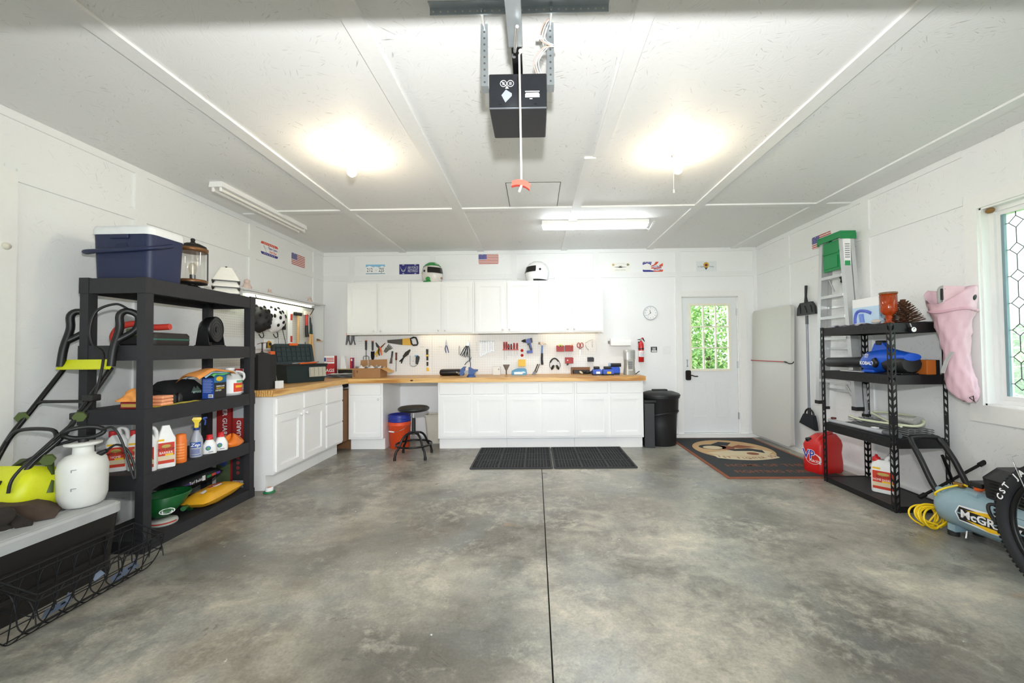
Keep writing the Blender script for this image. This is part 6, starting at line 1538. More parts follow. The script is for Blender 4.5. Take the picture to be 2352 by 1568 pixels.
text('TRIPLE ACTION', 0.02, mat('purple_ink', '7A5AC8', 0.5), t, (0.0885, -0.165, 0.063), rot=(PI / 2, 0, PI / 2), sx=0.8)
# gutter guard cartons standing between shelving and cupboard
t = thing('gutter_guard_carton', 'tall dark red gutter guard carton behind the shelving', 'carton', (-2.875, 3.63, 0.0), group='gutter guard cartons')
B().box(-0.065, 0.065, -0.03, 0.03, 0, 0.96).obj('carton', mat('carton_red', 'A82A28', 0.55), t)
text('GUTTER GUARD', 0.058, INKW, t, (0.01, -0.0305, 0.72), rot=(PI / 2, PI / 2, 0), bold=0.001)
B().box(-0.065, 0.065, -0.0308, -0.03, 0.0, 0.40).obj('photo_panel', mat('carton_photo', '5A6A4A', 0.5, var=0.6, scale=18), t)
B().ell((0.0, -0.031, 0.30), (0.04, 0.001, 0.04), 14, 6).obj('photo_print', mat('photo_blue', '4A5AA0', 0.5), t)
t = thing('gutter_guard_carton', 'grey red and black gutter guard carton next to the red one', 'carton', (-2.742, 3.635, 0.0), group='gutter guard cartons')
B().box(-0.05, 0.05, -0.03, 0.03, 0, 0.95).obj('carton', mat('carton_grey', 'B8BCC0', 0.55), t)
B().box(-0.05, 0.05, -0.0308, -0.03, 0.47, 0.70).obj('front_panel', mat('carton_red', 'A82A28', 0.55), t)
text('GUARD', 0.055, INKW, t, (0.008, -0.0312, 0.585), rot=(PI / 2, -PI / 2, 0), bold=0.001)
B().box(-0.05, 0.05, -0.0308, -0.03, 0.13, 0.45).obj('front_panel', mat('carton_charcoal', '2E3032', 0.55), t)
for k in range(5):
    B().cyl((0, -0.031, 0.20 + 0.045 * k), (0, -0.032, 0.20 + 0.045 * k), 0.016, n=14).obj('print_dot', mat('dot_red', '8A3A38', 0.5), t)
text('GUARD', 0.05, INKR, t, (0.0, -0.0312, 0.06), rot=(PI / 2, PI / 2, 0), sx=0.8)
t = thing('mouse_bait', 'small green and white bait tub on the floor', 'tub', (-2.49, 3.66, 0.0))
B().lathe([(0.048, 0), (0.05, 0.004), (0.046, 0.014), (0.0, 0.015)], (0, 0, 0), 16).obj('base', mat('bait_green', '1E7A48', 0.45), t)
B().lathe([(0.032, 0.015), (0.034, 0.04), (0.03, 0.046), (0.0, 0.047)], (0, 0, 0), 16).obj('tub', INKW, t)
B().ell((0, 0, 0.046), (0.02, 0.02, 0.003), 12, 4).obj('tub_print', mat('peach_print', 'E89A7A', 0.5), t)

# ================================================================ chest, sprayer, tiller and wire trough
t = thing('chest_cooler', 'long black chest cooler with a dirty grey lid', 'cooler', (-2.82, 1.76, 0.0))
CHB = mat('chest_black', '1E1B19', 0.5, var=0.2, bump=0.3, bscale=60)
CL, CW = 0.63, 0.30
B().loft([[(x, y, 0.0) for x, y in rrect(-CW + 0.03, CW - 0.03, -CL + 0.03, CL - 0.03, 0.05)], [(x, y, 0.355) for x, y in rrect(-CW, CW, -CL, CL, 0.06)]], sm=False).obj('body', CHB, t)
b = B()
b.box(CW - 0.018, CW + 0.004, -CL + 0.07, CL - 0.07, 0.245, 0.258).box(CW - 0.03, CW - 0.005, -CL + 0.07, CL - 0.07, 0.12, 0.135).box(CW - 0.02, CW + 0.001, CL - 0.09, CL - 0.075, 0.13, 0.255)
b.obj('moulded_ledge', CHB, t)
LIDG = mat('lid_grey', 'B2B4B4', 0.65, var=0.18, scale=8, bump=0.2)
B().loft([[(x, y, 0.355) for x, y in rrect(-CW - 0.008, CW + 0.008, -CL - 0.008, CL + 0.008, 0.06)], [(x, y, 0.402) for x, y in rrect(-CW - 0.008, CW + 0.008, -CL - 0.008, CL + 0.008, 0.06)], [(x, y, 0.412) for x, y in rrect(-CW + 0.006, CW - 0.006, -CL + 0.006, CL - 0.006, 0.05)]], sm=False).obj('lid', LIDG, t)
for k in range(5):
    B().box(-CW + 0.08 + k * 0.09, -CW + 0.086 + k * 0.09, -CL + 0.12, CL - 0.12, 0.4122, 0.415).obj('lid_rib', LIDG, t)
B().box(CW - 0.03, CW - 0.024, -CL + 0.12, CL - 0.12, 0.4122, 0.416).obj('lid_rib', LIDG, t)
# tank sprayer
t = thing('pump_sprayer', 'white tank pump sprayer with a black pump handle', 'sprayer', (-2.675, 2.305, 0.4165), R_(40))
TNK = mat('tank_white', 'E4E4DE', 0.4, var=0.03)
def tr(z, r, k=1.0):
    return [(r * math.cos(a) * k, r * math.sin(a), z) for a in [2 * PI * i / 24 for i in range(24)]]
B().loft([tr(0, 0.075), tr(0.012, 0.09), tr(0.06, 0.104), tr(0.22, 0.107), tr(0.265, 0.097), tr(0.29, 0.072), tr(0.30, 0.045), tr(0.345, 0.043)]).obj('tank', TNK, t)
B().lathe([(0.045, 0.34), (0.078, 0.352), (0.080, 0.362), (0.045, 0.366), (0.0, 0.366)], (0, 0, 0), 24).obj('funnel_rim', TNK, t)
B().cyl((0, 0, 0.366), (0, 0, 0.385), 0.022, n=12).tube([(0.082 * math.cos(a), 0.008 * math.sin(2 * a), 0.42 + 0.032 * math.sin(a)) for a in [2 * PI * i / 24 for i in range(24)]], 0.013, 8, closed=True).obj('pump_handle', BLACK, t)
B().tube(smooth_path([(0.075, -0.03, 0.43), (0.125, -0.05, 0.44), (0.165, -0.07, 0.36), (0.20, -0.09, 0.22), (0.225, -0.10, 0.12), (0.225, -0.09, 0.19), (0.19, -0.07, 0.30), (0.14, -0.05, 0.335), (0.095, -0.03, 0.30)]), 0.0065, 8).obj('hose', BLACK, t)
B().tube([(0.065, -0.02, 0.285), (0.10, -0.032, 0.305)], [0.017, 0.012], 10).obj('hose_nut', BLACK, t)
B().tube([(-0.02, 0.02, 0.385), (-0.12, 0.03, 0.355), (-0.26, 0.05, 0.265)], [0.011, 0.007, 0.005], 8).obj('wand', BLACK, t)
for z in (0.12, 0.225):
    B().box(-0.03, -0.008, -0.1075, -0.103, z, z + 0.003).box(-0.03, -0.027, -0.1075, -0.103, z - 0.012, z).obj('level_mark', INKG, t)
# corded tiller leaning in the corner
t = thing('garden_tiller', 'lime yellow electric tiller with folded black tube handles', 'tiller', (0, 0, 0))
LIME = mat('lime_plastic_body', 'D6DC1E', 0.4); OLV = mat('olive_plastic', '4E5E2A', 0.5)
BT = mat('gloss_black_tube', '111113', 0.25)
TL, TR_ = -3.07, -2.76
for x, nm in ((TL, 0), (TR_, 1)):
    B().tube(smooth_path([(x, 2.53, 1.21), (x, 2.36, 0.955), (x, 2.27, 0.82), (x + (0.06 if nm == 0 else -0.05), 2.16, 0.68), (x + (0.08 if nm == 0 else -0.06), 2.13, 0.56)]), 0.0135, 10).obj('tube', BT, t)
B().tube([(TL, 2.385, 0.99), (TL + 0.03, 2.395, 1.01), (TR_ - 0.03, 2.395, 1.01), (TR_, 2.385, 0.99)], 0.010, 8).obj('cross_tube', BT, t)
B().tube(smooth_path([(TL + 0.01, 2.25, 0.80), (TL + 0.06, 2.27, 0.86), (TR_ - 0.06, 2.27, 0.86), (TR_ - 0.01, 2.25, 0.80)]), 0.011, 8).obj('cross_tube', BT, t)
B().loft([[(x, y + dy, z) for y, z in ((2.505, 1.20), (2.497, 1.205), (2.535, 1.265), (2.543, 1.26))] for x, dy in ((TL - 0.02, 0), ((TL + TR_) / 2, -0.012), (TR_ + 0.03, -0.012))], sm=False).obj('lime_cross_piece', LIME, t)
for x, y in ((TL - 0.02, 2.34), (TR_ + 0.025, 2.335), (TL - 0.02, 2.18), (TR_ + 0.02, 2.19)):
    B().cyl((x, y, 0.93 if y > 2.3 else 0.715), (x + 0.02, y - 0.02, 0.925 if y > 2.3 else 0.71), 0.03, n=6).obj('clamp_knob', OLV, t)
for x, y0 in ((TL, 2.53), (TR_ + 0.02, 2.53)):
    pts = [(x, y0 - 0.02, 1.22), (x, y0 - 0.005, 1.34), (x, y0 + 0.03, 1.47), (x, y0 + 0.03, 1.555), (x + 0.02, y0 + 0.06, 1.585), (x + 0.06, y0 + 0.095, 1.55), (x + 0.055, y0 + 0.08, 1.46), (x, y0 + 0.01, 1.385)]
    B().tube(smooth_path(pts, 4), 0.021, 8).obj('hand_grip', BLACK, t)
B().box(TR_ + 0.0, TR_ + 0.05, 2.615, 2.65, 1.42, 1.47, bev=0.008).obj('trigger_lock', OLV, t)
B().tube(smooth_path([(TR_ + 0.03, 2.60, 1.60), (TR_ - 0.02, 2.57, 1.63), (TR_ - 0.09, 2.52, 1.58), (TR_ - 0.11, 2.50, 1.46), (TR_ - 0.09, 2.50, 1.36), (TR_ - 0.02, 2.50, 1.29), (TR_ + 0.02, 2.42, 1.05), (TR_ + 0.03, 2.33, 0.93), (TR_ + 0.01, 2.20, 0.80), (TR_ - 0.02, 2.08, 0.66), (TR_ - 0.03, 2.06, 0.57)]), 0.0075, 8).obj('power_cable', BLACK, t)
for z, y in ((1.03, 2.41), (0.93, 2.345)):
    B().box(TR_ - 0.02, TR_ + 0.045, y - 0.03, y + 0.025, z - 0.02, z + 0.02, bev=0.006).obj('cable_clip', BLACK, t)
hs = B().loft([rr3(0.14, 0.11, 0.0, 0.05), rr3(0.16, 0.13, 0.06, 0.05), rr3(0.15, 0.12, 0.16, 0.05), rr3(0.10, 0.08, 0.215, 0.04)])
hs.xf(Matrix.Translation((-2.90, 2.17, 0.455)) @ Matrix.Rotation(R_(-18), 4, 'X')).obj('motor_housing', LIME, t)
B().tube([(-3.02, 2.20, 0.60), (-2.98, 2.26, 0.68), (-2.82, 2.26, 0.68), (-2.77, 2.22, 0.60), (-2.75, 2.20, 0.52)], 0.020, 8).obj('frame_bar', OLV, t)
B().box(-2.97, -2.87, 2.04, 2.10, 0.60, 0.625, bev=0.006).obj('vent_panel', BLACK, t)
for k in range(5):
    B().box(-3.045, -2.985, 2.01, 2.015, 0.50 + 0.012 * k, 0.505 + 0.012 * k).obj('vent_slot', BLACK, t)
# dirty brown guard and tine plate on the lid
MUD = mat('muddy_brown', '4A3A30', 0.9, var=0.4, scale=18, bump=0.8, bscale=40)
t = thing('tine_guard', 'mud covered brown tine guard lying on the cooler lid', 'guard', (-2.80, 2.03, 0.4175))
B().prism([(-0.12, 0.0), (0.20, 0.0), (0.205, 0.015), (0.12, 0.09), (0.0, 0.105), (-0.12, 0.10)], -0.06, 0.10).xf(Matrix.Rotation(R_(42), 4, 'Z')).obj('shell', MUD, t)
CAKE = mat('caked_soil', '2E2823', 0.95, var=0.5, scale=30, bump=1.0, bscale=60)
rn = random.Random(11)
for k in range(4):
    a = R_(50 + 40 * k)
    B().prism([(0.03, -0.025), (0.10, -0.022), (0.13, 0.01), (0.11, 0.03), (0.03, 0.025)], -0.008, 0.008).xf(Matrix.Translation((0.10, -0.05, 0.075)) @ Matrix.Rotation(0.7, 4, 'Z') @ Matrix.Rotation(a, 4, 'Y')).obj('tine', CAKE, t)
B().lathe([(0.018, 0), (0.045, 0.002), (0.045, 0.03), (0.018, 0.032)], (0.115, -0.066, 0.075), 16, rot=(PI / 2, 0, 0.7)).obj('tine_hub', CAKE, t)
# wire trough on the floor
WIRE = mat('wire_black', '17181A', 0.5, 0.3)
t = thing('wire_trough', 'black wire trough planter on the floor in front of the cooler', 'wire basket', (-2.37, 0, 0))
Y0_, Y1_ = 1.755, 2.355
prof = [(-0.05, 0.285), (-0.06, 0.16), (-0.055, 0.04), (-0.02, 0.006), (0.02, 0.012), (0.07, 0.06), (0.115, 0.14), (0.135, 0.225)]
pp = [(p.x, p.z) for p in smooth_path([(a, 0, c) for a, c in prof], 4)]
wv = thing
def wire(pts, r=0.003, nm='wire'):
    return B().tube(pts, r, 6).obj(nm, WIRE, t)
for x, z in ((-0.05, 0.285), (0.135, 0.225), (-0.053, 0.255), (0.13, 0.197)):
    wire([(x, Y0_, z), (x, Y1_, z)], 0.004, 'rim_wire')
for y in (Y0_, Y1_):
    wire([(-0.05, y, 0.285), (0.135, y, 0.225)], 0.004, 'rim_wire'); wire([(-0.053, y, 0.255), (0.13, y, 0.197)], 0.0035, 'rim_wire')
for x, z in ((-0.06, 0.16), (-0.055, 0.04), (-0.02, 0.006), (0.02, 0.012), (0.07, 0.06), (0.115, 0.14)):
    wire([(x, Y0_, z), (x, Y1_, z)], 0.0028, 'long_wire')
for k in range(9):
    y = Y0_ + (Y1_ - Y0_) * k / 8
    wire([(a, y, c) for a, c in pp], 0.0028, 'rib_wire')
for k in range(8):
    y = Y0_ + (Y1_ - Y0_) * (k + 0.5) / 8; d = (Y1_ - Y0_) / 16
    for x, zz in ((-0.055, 0.16), (0.132, 0.12)):
        wire([(x - 0.015 * (1 - math.sin(a)) * (x > 0), y + d * math.cos(a), zz + 0.10 * math.sin(a)) for a in [PI * i / 8 for i in range(9)]], 0.0025, 'scallop_wire')
for y in (Y0_, Y1_):
    for dx in (-0.005, 0.085):
        wire([(dx + 0.045 * math.cos(a), y, 0.13 + 0.10 * math.sin(a) - 0.3 * (dx + 0.045 * math.cos(a))) for a in [PI * i / 8 for i in range(9)]], 0.0025, 'scallop_wire')
    wire([(0.04, y, 0.255), (0.0, y, 0.01)], 0.0025, 'end_wire'); wire([(-0.05, y, 0.16), (0.11, y, 0.13)], 0.0025, 'end_wire')
PLB = mat('blue_grey_plate', '6E7A8E', 0.5, 0.3)
for y, x, z, rz, lb in ((1.91, 0.04, 0.075, 0.3, 'pale bracket plate lying in the wire trough near its open end'), (2.07, 0.05, 0.11, -0.5, 'slotted grey bracket plate leaning in the wire trough'), (2.23, 0.03, 0.065, 0.8, 'dark bracket plate in the trough by the shelving')):
    q = thing('bracket_plate', lb, 'bracket', (-2.37 + x, y, z), group='bracket plates in the wire trough', rot=(0.5, -0.5, rz))
    B().box(-0.06, 0.06, -0.022, 0.022, 0, 0.003).box(0.057, 0.06, -0.022, 0.022, 0, 0.03).obj('plate', PLB, q)
    for k in (-1, 1):
        B().box(k * 0.025 - 0.01, k * 0.025 + 0.01, -0.006, 0.006, 0.003, 0.0036).obj('slot', BLACK, q)
# wheel of something at the very edge of the picture
t = thing('trolley_tyre', 'dark rubber tyre on the floor beside the wire trough', 'tyre', (-2.415, 1.50, 0.165), R_(8))
B().tube([(0, 0.12 * math.cos(a), 0.12 * math.sin(a)) for a in [2 * PI * i / 28 for i in range(28)]], 0.045, 10, closed=True).obj('tyre', RUBBER, t)
B().lathe([(0.0, -0.02), (0.08, -0.02), (0.085, 0.0), (0.08, 0.02), (0.0, 0.02)], (0, 0, 0), 20, rot=(0, PI / 2, 0)).obj('hub', mat('rust_orange', '8A4A22', 0.7), t)
# ================================================================ right side
# ---- folding table leaning on the wall, held by a cord
t = thing('folding_table', 'pale grey folding table stood on end against the right wall', 'table', (3.175, 5.385, 0.053), 0)
TG = mat('table_grey', 'CDCCC6', 0.55, var=0.03, bump=0.15, bscale=150)
B().prism(rrect(-0.435, 0.435, 0.0, 1.78, 0.06, 5), -0.022, 0.022, 'x').xf(Matrix.Rotation(R_(1.5), 4, 'Y')).obj('table_top', TG, t)
B().prism(rrect(-0.40, 0.40, 0.04, 1.74, 0.05, 5), 0.022, 0.030, 'x').xf(Matrix.Rotation(R_(1.5), 4, 'Y')).obj('back_panel', mat('table_dark', '8E8E8A', 0.6), t)
t = thing('bungee_cord', 'thin red elastic cord with black hook across the folding table', 'cord', (3.168, 5.385, 1.115))
B().tube([(0.075, 0.445, 0.005), (0.0, 0.445, 0.0), (-0.012, 0.30, 0.0), (-0.012, -0.36, 0.0)], 0.0055, 8).obj('cord', mat('cord_red', 'B02A30', 0.6), t)
B().tube(smooth_path([(-0.012, -0.35, 0.0), (-0.014, -0.40, -0.008), (-0.012, -0.44, -0.02), (0.005, -0.475, -0.016), (0.02, -0.48, 0.005)]), [0.010] * 6 + [0.006] * 19, 8).obj('hook', BLACK, t)
# ---- dustpan and broom
t = thing('dustpan', 'black plastic dustpan hung on the right wall', 'dustpan', (RX - 0.013, 4.75, 1.685), -PI / 2)
B().prism([(-0.16, 0.0), (0.16, 0.0), (0.15, 0.09), (0.10, 0.15), (-0.10, 0.15), (-0.15, 0.09)], -0.03, -0.004).obj('pan', mat('dustpan_black', '2A2A2C', 0.6), t)
for pts in (((-0.11, 0.13), (-0.09, 0.02), (-0.08, 0.02), (-0.095, 0.13)), ((-0.02, 0.11), (0.02, 0.02), (0.03, 0.02), (-0.008, 0.11)), ((0.08, 0.11), (0.11, 0.02), (0.12, 0.02), (0.092, 0.11))):
    B().prism(list(pts), -0.036, -0.03).obj('rib', mat('dustpan_rib', '1C1C1E', 0.6), t)
B().tube([(0, -0.02, 0.14), (0, -0.022, 0.22), (0, -0.015, 0.35)], [0.022, 0.013, 0.016], 10).obj('handle', BLACK, t)
t = thing('broom', 'upright broom with a grey pole and black angled bristles', 'broom', (3.235, 4.72, 0.36), -PI / 2)
B().cyl((0, 0, 0.20), (0.0, 0.0, 1.31), 0.0125, n=12).obj('pole', mat('broom_grey', '8E929C', 0.35, 0.3), t)
B().cyl((0, 0, 1.21), (0, 0, 1.315), 0.016, n=12).obj('pole_grip', mat('grip_grey', '5A5E62', 0.6), t)
B().tube(arc((0, 0, 0.13), 0.075, 0, 180, 10), 0.010, 8).cyl((0, 0, 0.12), (0, 0, 0.22), 0.018, n=10).obj('socket_frame', BLACK, t)
B().loft([[(x, y * 0.02, z) for x, y, z in ((-0.155, -1, 0.02), (0.12, -1, -0.03), (0.12, 1, -0.03), (-0.155, 1, 0.02))], [(x, y * 0.024, z) for x, y, z in ((-0.12, -1, 0.07), (0.10, -1, 0.06), (0.10, 1, 0.06), (-0.12, 1, 0.07))], [(x, y * 0.018, z) for x, y, z in ((-0.08, -1, 0.14), (0.085, -1, 0.14), (0.085, 1, 0.14), (-0.08, 1, 0.14))]], sm=False).obj('bristles', mat('bristle_black', '1C2026', 0.9, var=0.4, scale=160, bump=1.0, bscale=400), t)
# ---- stepladder hung on the wall
t = thing('stepladder', 'aluminium stepladder with a green top hung folded on the wall', 'ladder', (0, 0, 0))
LG_ = mat('ladder_green', '1E8A4E', 0.45); 
y_c = 4.14; zb, zt = 0.70, 2.447
XF = 3.10
def rail(yb, yt, x0, x1, z0, z1, w=0.024):
    return B().loft([[(x0, yb - w, z0), (x1, yb - w, z0), (x1, yb + w, z0), (x0, yb + w, z0)], [(x0, yt - w, z1), (x1, yt - w, z1), (x1, yt + w, z1), (x0, yt + w, z1)]], sm=False)
for s in (-1, 1):
    rail(y_c + s * 0.252, y_c + s * 0.135, XF, XF + 0.07, zb, zt).obj('front_rail', ALU, t)
    rail(y_c + s * 0.262, y_c + s * 0.14, XF + 0.085, XF + 0.125, zb - 0.06, zt - 0.05, 0.016).obj('rear_rail', ALU, t)
    B().box(XF - 0.005, XF + 0.075, y_c + s * 0.254 - 0.03, y_c + s * 0.254 + 0.03, zb - 0.025, zb + 0.012).obj('foot', BLACK, t)
    B().box(XF + 0.08, XF + 0.13, y_c + s * 0.266 - 0.025, y_c + s * 0.266 + 0.025, zb - 0.085, zb - 0.055).obj('foot', BLACK, t)
for z in (0.95, 1.18, 1.40, 1.62, 1.84, 2.04):
    f = (z - zb) / (zt - zb); w = 0.252 + (0.135 - 0.252) * f - 0.02
    B().box(XF - 0.008, XF + 0.075, y_c - w, y_c + w, z - 0.03, z).obj('step', ALU, t)
for z in (0.85, 1.29, 1.73, 2.15):
    f = (z - zb) / (zt - zb); w = 0.262 + (0.14 - 0.262) * f - 0.015
    B().box(XF + 0.095, XF + 0.115, y_c - w, y_c + w, z - 0.02, z).obj('rear_brace', ALU, t)
for s in (-1, 1):
    B().tube([(XF + 0.03, y_c + s * 0.24, zb + 0.05), (XF + 0.03, y_c + s * 0.12, 0.92)], 0.009, 6).obj('knee_brace', ALU, t)
B().box(XF - 0.02, XF + 0.14, y_c - 0.165, y_c + 0.165, zt, zt + 0.022, bev=0.006).box(XF - 0.02, XF + 0.14, y_c - 0.165, y_c - 0.157, zt - 0.06, zt).box(XF - 0.02, XF + 0.14, y_c + 0.157, y_c + 0.165, zt - 0.06, zt).box(XF - 0.02, XF - 0.008, y_c - 0.157, y_c + 0.157, zt - 0.045, zt).obj('top_cap', LG_, t)
tray = B().box(XF + 0.01, XF + 0.03, y_c - 0.118, y_c + 0.118, 2.09, 2.40, bev=0.006).box(XF + 0.0, XF + 0.01, y_c - 0.09, y_c + 0.09, 2.12, 2.24).box(XF + 0.0, XF + 0.01, y_c - 0.11, y_c + 0.11, 2.27, 2.285)
tray.obj('paint_tray', LG_, t)
B().box(XF + 0.002, XF + 0.068, y_c - 0.1805, y_c - 0.1565, 1.97, 2.38, bev=0.0).obj('side_label', INKW, t)
for z0, z1, m in ((2.10, 2.16, mat('label_green2', '2A9A5A', 0.5)), (2.02, 2.10, INKN)):
    B().box(XF + 0.006, XF + 0.06 if m is not INKN else XF + 0.035, y_c - 0.1815, y_c - 0.1805, z0, z1).obj('label_print', m, t)
for k in range(7):
    B().box(XF + 0.01, XF + 0.058, y_c - 0.1812, y_c - 0.1805, 2.19 + 0.022 * k, 2.20 + 0.022 * k).obj('label_line', INKG, t)
B().tube([(XF + 0.05, y_c - 0.05, 2.04), (XF + 0.05, y_c - 0.09, 1.99), (XF + 0.03, y_c - 0.11, 1.96)], 0.018, 8).obj('spreader_latch', BLACK, t)
B().tube([(XF + 0.04, y_c + 0.10, 2.05), (XF + 0.07, y_c + 0.05, 1.88)], 0.006, 6).obj('spreader_bar', STEEL, t)
for s in (-1, 1):
    B().tube([(RX - 0.001, y_c + s * 0.10, 2.32), (XF + 0.05, y_c + s * 0.10, 2.32), (XF + 0.05, y_c + s * 0.10, 2.35)], 0.006, 6).obj('wall_hook', STEEL, t)

# ---- black steel shelving
RK = thing('steel_rack', 'black steel four-tier rack by the right wall', 'shelving', (0, 0, 0))
SB = mat('rack_black', '1C1C1E', 0.42, 0.3, var=0.1)
RX0, RX1, RY0, RY1 = 2.79, 3.215, 3.125, 3.88
RZ = [0.045, 0.565, 1.065, 1.475]
for z in RZ:
    B().box(RX0 + 0.004, RX1 - 0.004, RY0 + 0.004, RY1 - 0.004, z - 0.018, z - 0.001).obj('shelf_board', mat('rack_board', '2A2A2C', 0.6), RK)
    h = 0.07 if z > 0.1 else 0.044
    B().box(RX0, RX0 + 0.012, RY0 + 0.03, RY1 - 0.03, z - h, z + 0.004).obj('beam', SB, RK)
    B().box(RX1 - 0.012, RX1, RY0 + 0.03, RY1 - 0.03, z - h, z + 0.004).obj('beam', SB, RK)
    B().box(RX0 + 0.03, RX1 - 0.03, RY0, RY0 + 0.012, z - h, z + 0.004).obj('beam', SB, RK)
    B().box(RX0 + 0.03, RX1 - 0.03, RY1 - 0.012, RY1, z - h, z + 0.004).obj('beam', SB, RK)
    if z > 0.1:
        text('< GLADIATOR', 0.038, mat('rack_emboss', '2E2E31', 0.45, 0.3), RK, (RX0 - 0.0006, RY0 + 0.19, z - 0.032), rot=(PI / 2, 0, -PI / 2), sx=1.1, ext=0.0008)
# slotted angle posts: each leaf a ladder of slanted openings
def leaf(L_, w, flip):
    """flat strip w wide, L_ tall in (u,z) with slanted slots; returns list of (u,z) quads"""
    pitch = 0.0585; polys = []
    n = int(L_ / pitch); e = 0.009
    polys.append([(0, 0), (e, 0), (e, L_), (0, L_)]); polys.append([(w - e, 0), (w, 0), (w, L_), (w - e, L_)])
    for k in range(n + 1):
        z = k * pitch; sl = 0.016 * flip
        z0, z1 = z - 0.002, z + 0.022
        q = [(e, z0 - sl / 2), (w - e, z0 + sl / 2), (w - e, z1 + sl / 2), (e, z1 - sl / 2)]
        q = [(u, min(max(zz, 0), L_)) for u, zz in q]
        if k == n // 2:
            q = [(e, z0 - 0.02), (w - e, z0 - 0.02), (w - e, z1 + 0.03), (e, z1 + 0.03)]
        polys.append(q)
    return polys
PH, PWD = 1.485, 0.036
for cx_, sx_ in ((RX0 - 0.002, 1), (RX1 + 0.002, -1)):
    for cy_, sy_ in ((RY0 - 0.002, 1), (RY1 + 0.002, -1)):
        b = B()
        for q in leaf(PH, PWD, 1):
            b.prism([(cx_ + sx_ * u, z) for u, z in q], cy_, cy_ - sy_ * 0.0018, 'y')
        for q in leaf(PH, PWD, 1):
            b.prism([(cy_ + sy_ * u, z) for u, z in q], cx_, cx_ - sx_ * 0.0018, 'x')
        b.obj('post', SB, RK)
def rk(level, name, label, cat, x, y, rz=0.0, group=None):
    return thing(name, label, cat, (x, y, RZ[level] + 0.0045), rz, group)
# top of the rack
t = rk(3, 'candle_holder', 'amber glass goblet candle holder', 'candle holder', 2.88, 3.235)
AMB = mat('amber_glass', 'DC5A1E', 0.12, trans=0.6, var=0.25, scale=40)
B().lathe([(0.042, 0), (0.040, 0.008), (0.020, 0.02), (0.017, 0.04), (0.026, 0.052), (0.021, 0.066), (0.035, 0.078), (0.054, 0.102), (0.056, 0.13), (0.056, 0.245), (0.052, 0.245), (0.052, 0.11), (0.0, 0.095)], (0, 0, 0), 24).obj('goblet', AMB, t)
B().lathe([(0.0585, 0.241), (0.0605, 0.247), (0.0585, 0.256), (0.052, 0.256), (0.052, 0.245)], (0, 0, 0), 24).obj('rim', mat('amber_rim', '8A6A50', 0.2, trans=0.3), t)
B().cyl((0, 0, 0.10), (0, 0, 0.185), 0.046, n=18).obj('candle', mat('orange_wax', 'D8642A', 0.5), t)
t = rk(3, 'pine_cone', 'large brown pine cone lying behind the goblet', 'pine cone', 3.03, 3.27)
PCN = mat('cone_brown', '5A3A26', 0.85, var=0.3)
b = B(); rn = random.Random(5)
for i in range(13):
    h = i / 12; r = 0.115 * (1 - h) ** 0.75 + 0.018; z0_ = 0.012 + 0.165 * h
    n = 11 - i // 3
    for j in range(n):
        a = 2 * PI * (j + rn.uniform(-0.15, 0.15)) / n + i * 0.45
        d = Vector((math.cos(a), math.sin(a), 0)); sd = Vector((-math.sin(a), math.cos(a), 0)); up_ = Vector((0, 0, 1))
        p0 = d * 0.012 + up_ * z0_; p1 = d * r * 0.6 + up_ * (z0_ + 0.004); p2 = d * r + up_ * (z0_ + 0.020)
        b.loft([[p + sd * w_ + up_ * q_ for w_, q_ in ((-w, 0), (w, 0), (w, 0.0035), (-w, 0.0035))] for p, w in ((p0, 0.006), (p1, 0.011), (p2, 0.008))], sm=False)
b.obj('scales', PCN, t, kind='stuff')
B().cyl((0, 0, 0.0), (0, 0, 0.17), 0.028, 0.012, n=10).obj('core', PCN, t)
t = rk(3, 'appliance_box', 'white and blue printed carton with an open flap', 'carton', 3.115, 3.68, 0)
B().box(-0.05, 0.05, -0.14, 0.15, 0, 0.265).obj('carton', INKW, t)
SKYB = mat('carton_sky', 'C2DCF0', 0.5)
B().box(-0.0508, -0.05, -0.14, 0.15, 0.0, 0.185).obj('side_print', SKYB, t)
B().box(-0.05, 0.05, -0.1408, -0.14, 0.0, 0.19).obj('front_print', SKYB, t)
B().tube(smooth_path([(-0.0515, 0.12, 0.01), (-0.0515, 0.115, 0.10), (-0.0515, 0.08, 0.15), (-0.0515, 0.0, 0.145), (-0.0515, -0.06, 0.12)]), 0.014, 8).xf(Matrix.Scale(1.0, 4)).obj('product_print', mat('print_violet_blue', '5A6AC8', 0.4), t)
B().tube([(-0.0515, 0.045, 0.12), (-0.0515, 0.03, 0.01)], 0.022, 8).obj('product_print', mat('print_blue2', '6A86D0', 0.4), t)
B().box(-0.035, 0.035, -0.150, -0.147, 0.19, 0.27, rot=(0.15, 0, 0)).obj('flap', CARD, t)
text('ROXICOSLY', 0.018, INKN, t, (-0.03, -0.1415, 0.12), rot=(PI / 2, PI / 2, 0))
B().prism([(0.0, 0.02), (0.03, 0.02), (0.035, 0.06), (0.01, 0.04)], -0.1415, -0.1408).obj('front_logo', mat('print_blue2', '6A86D0', 0.4), t)
B().sheet(lambda u, v: (2.83 + 0.20 * v, 3.42 + 0.40 * u, RZ[3] + 0.018 + 0.012 * math.sin(u * 9) * math.sin(v * 7) + 0.004 * math.sin(u * 27 + v * 11)), 26, 12, th=0.008).obj('plastic_bag', mat('clear_lilac_film', 'D8D4E0', 0.25), label='crumpled clear plastic bag in front of the carton', cat='plastic bag')
t = rk(3, 'computer_mouse', 'pale grey oval pebble shaped mouse on the rack top', 'mouse', 2.97, 3.46)
B().ell((0, 0, 0.036), (0.025, 0.045, 0.018), 16, 8).obj('shell', mat('pale_stone', 'CFCAC0', 0.4), t)
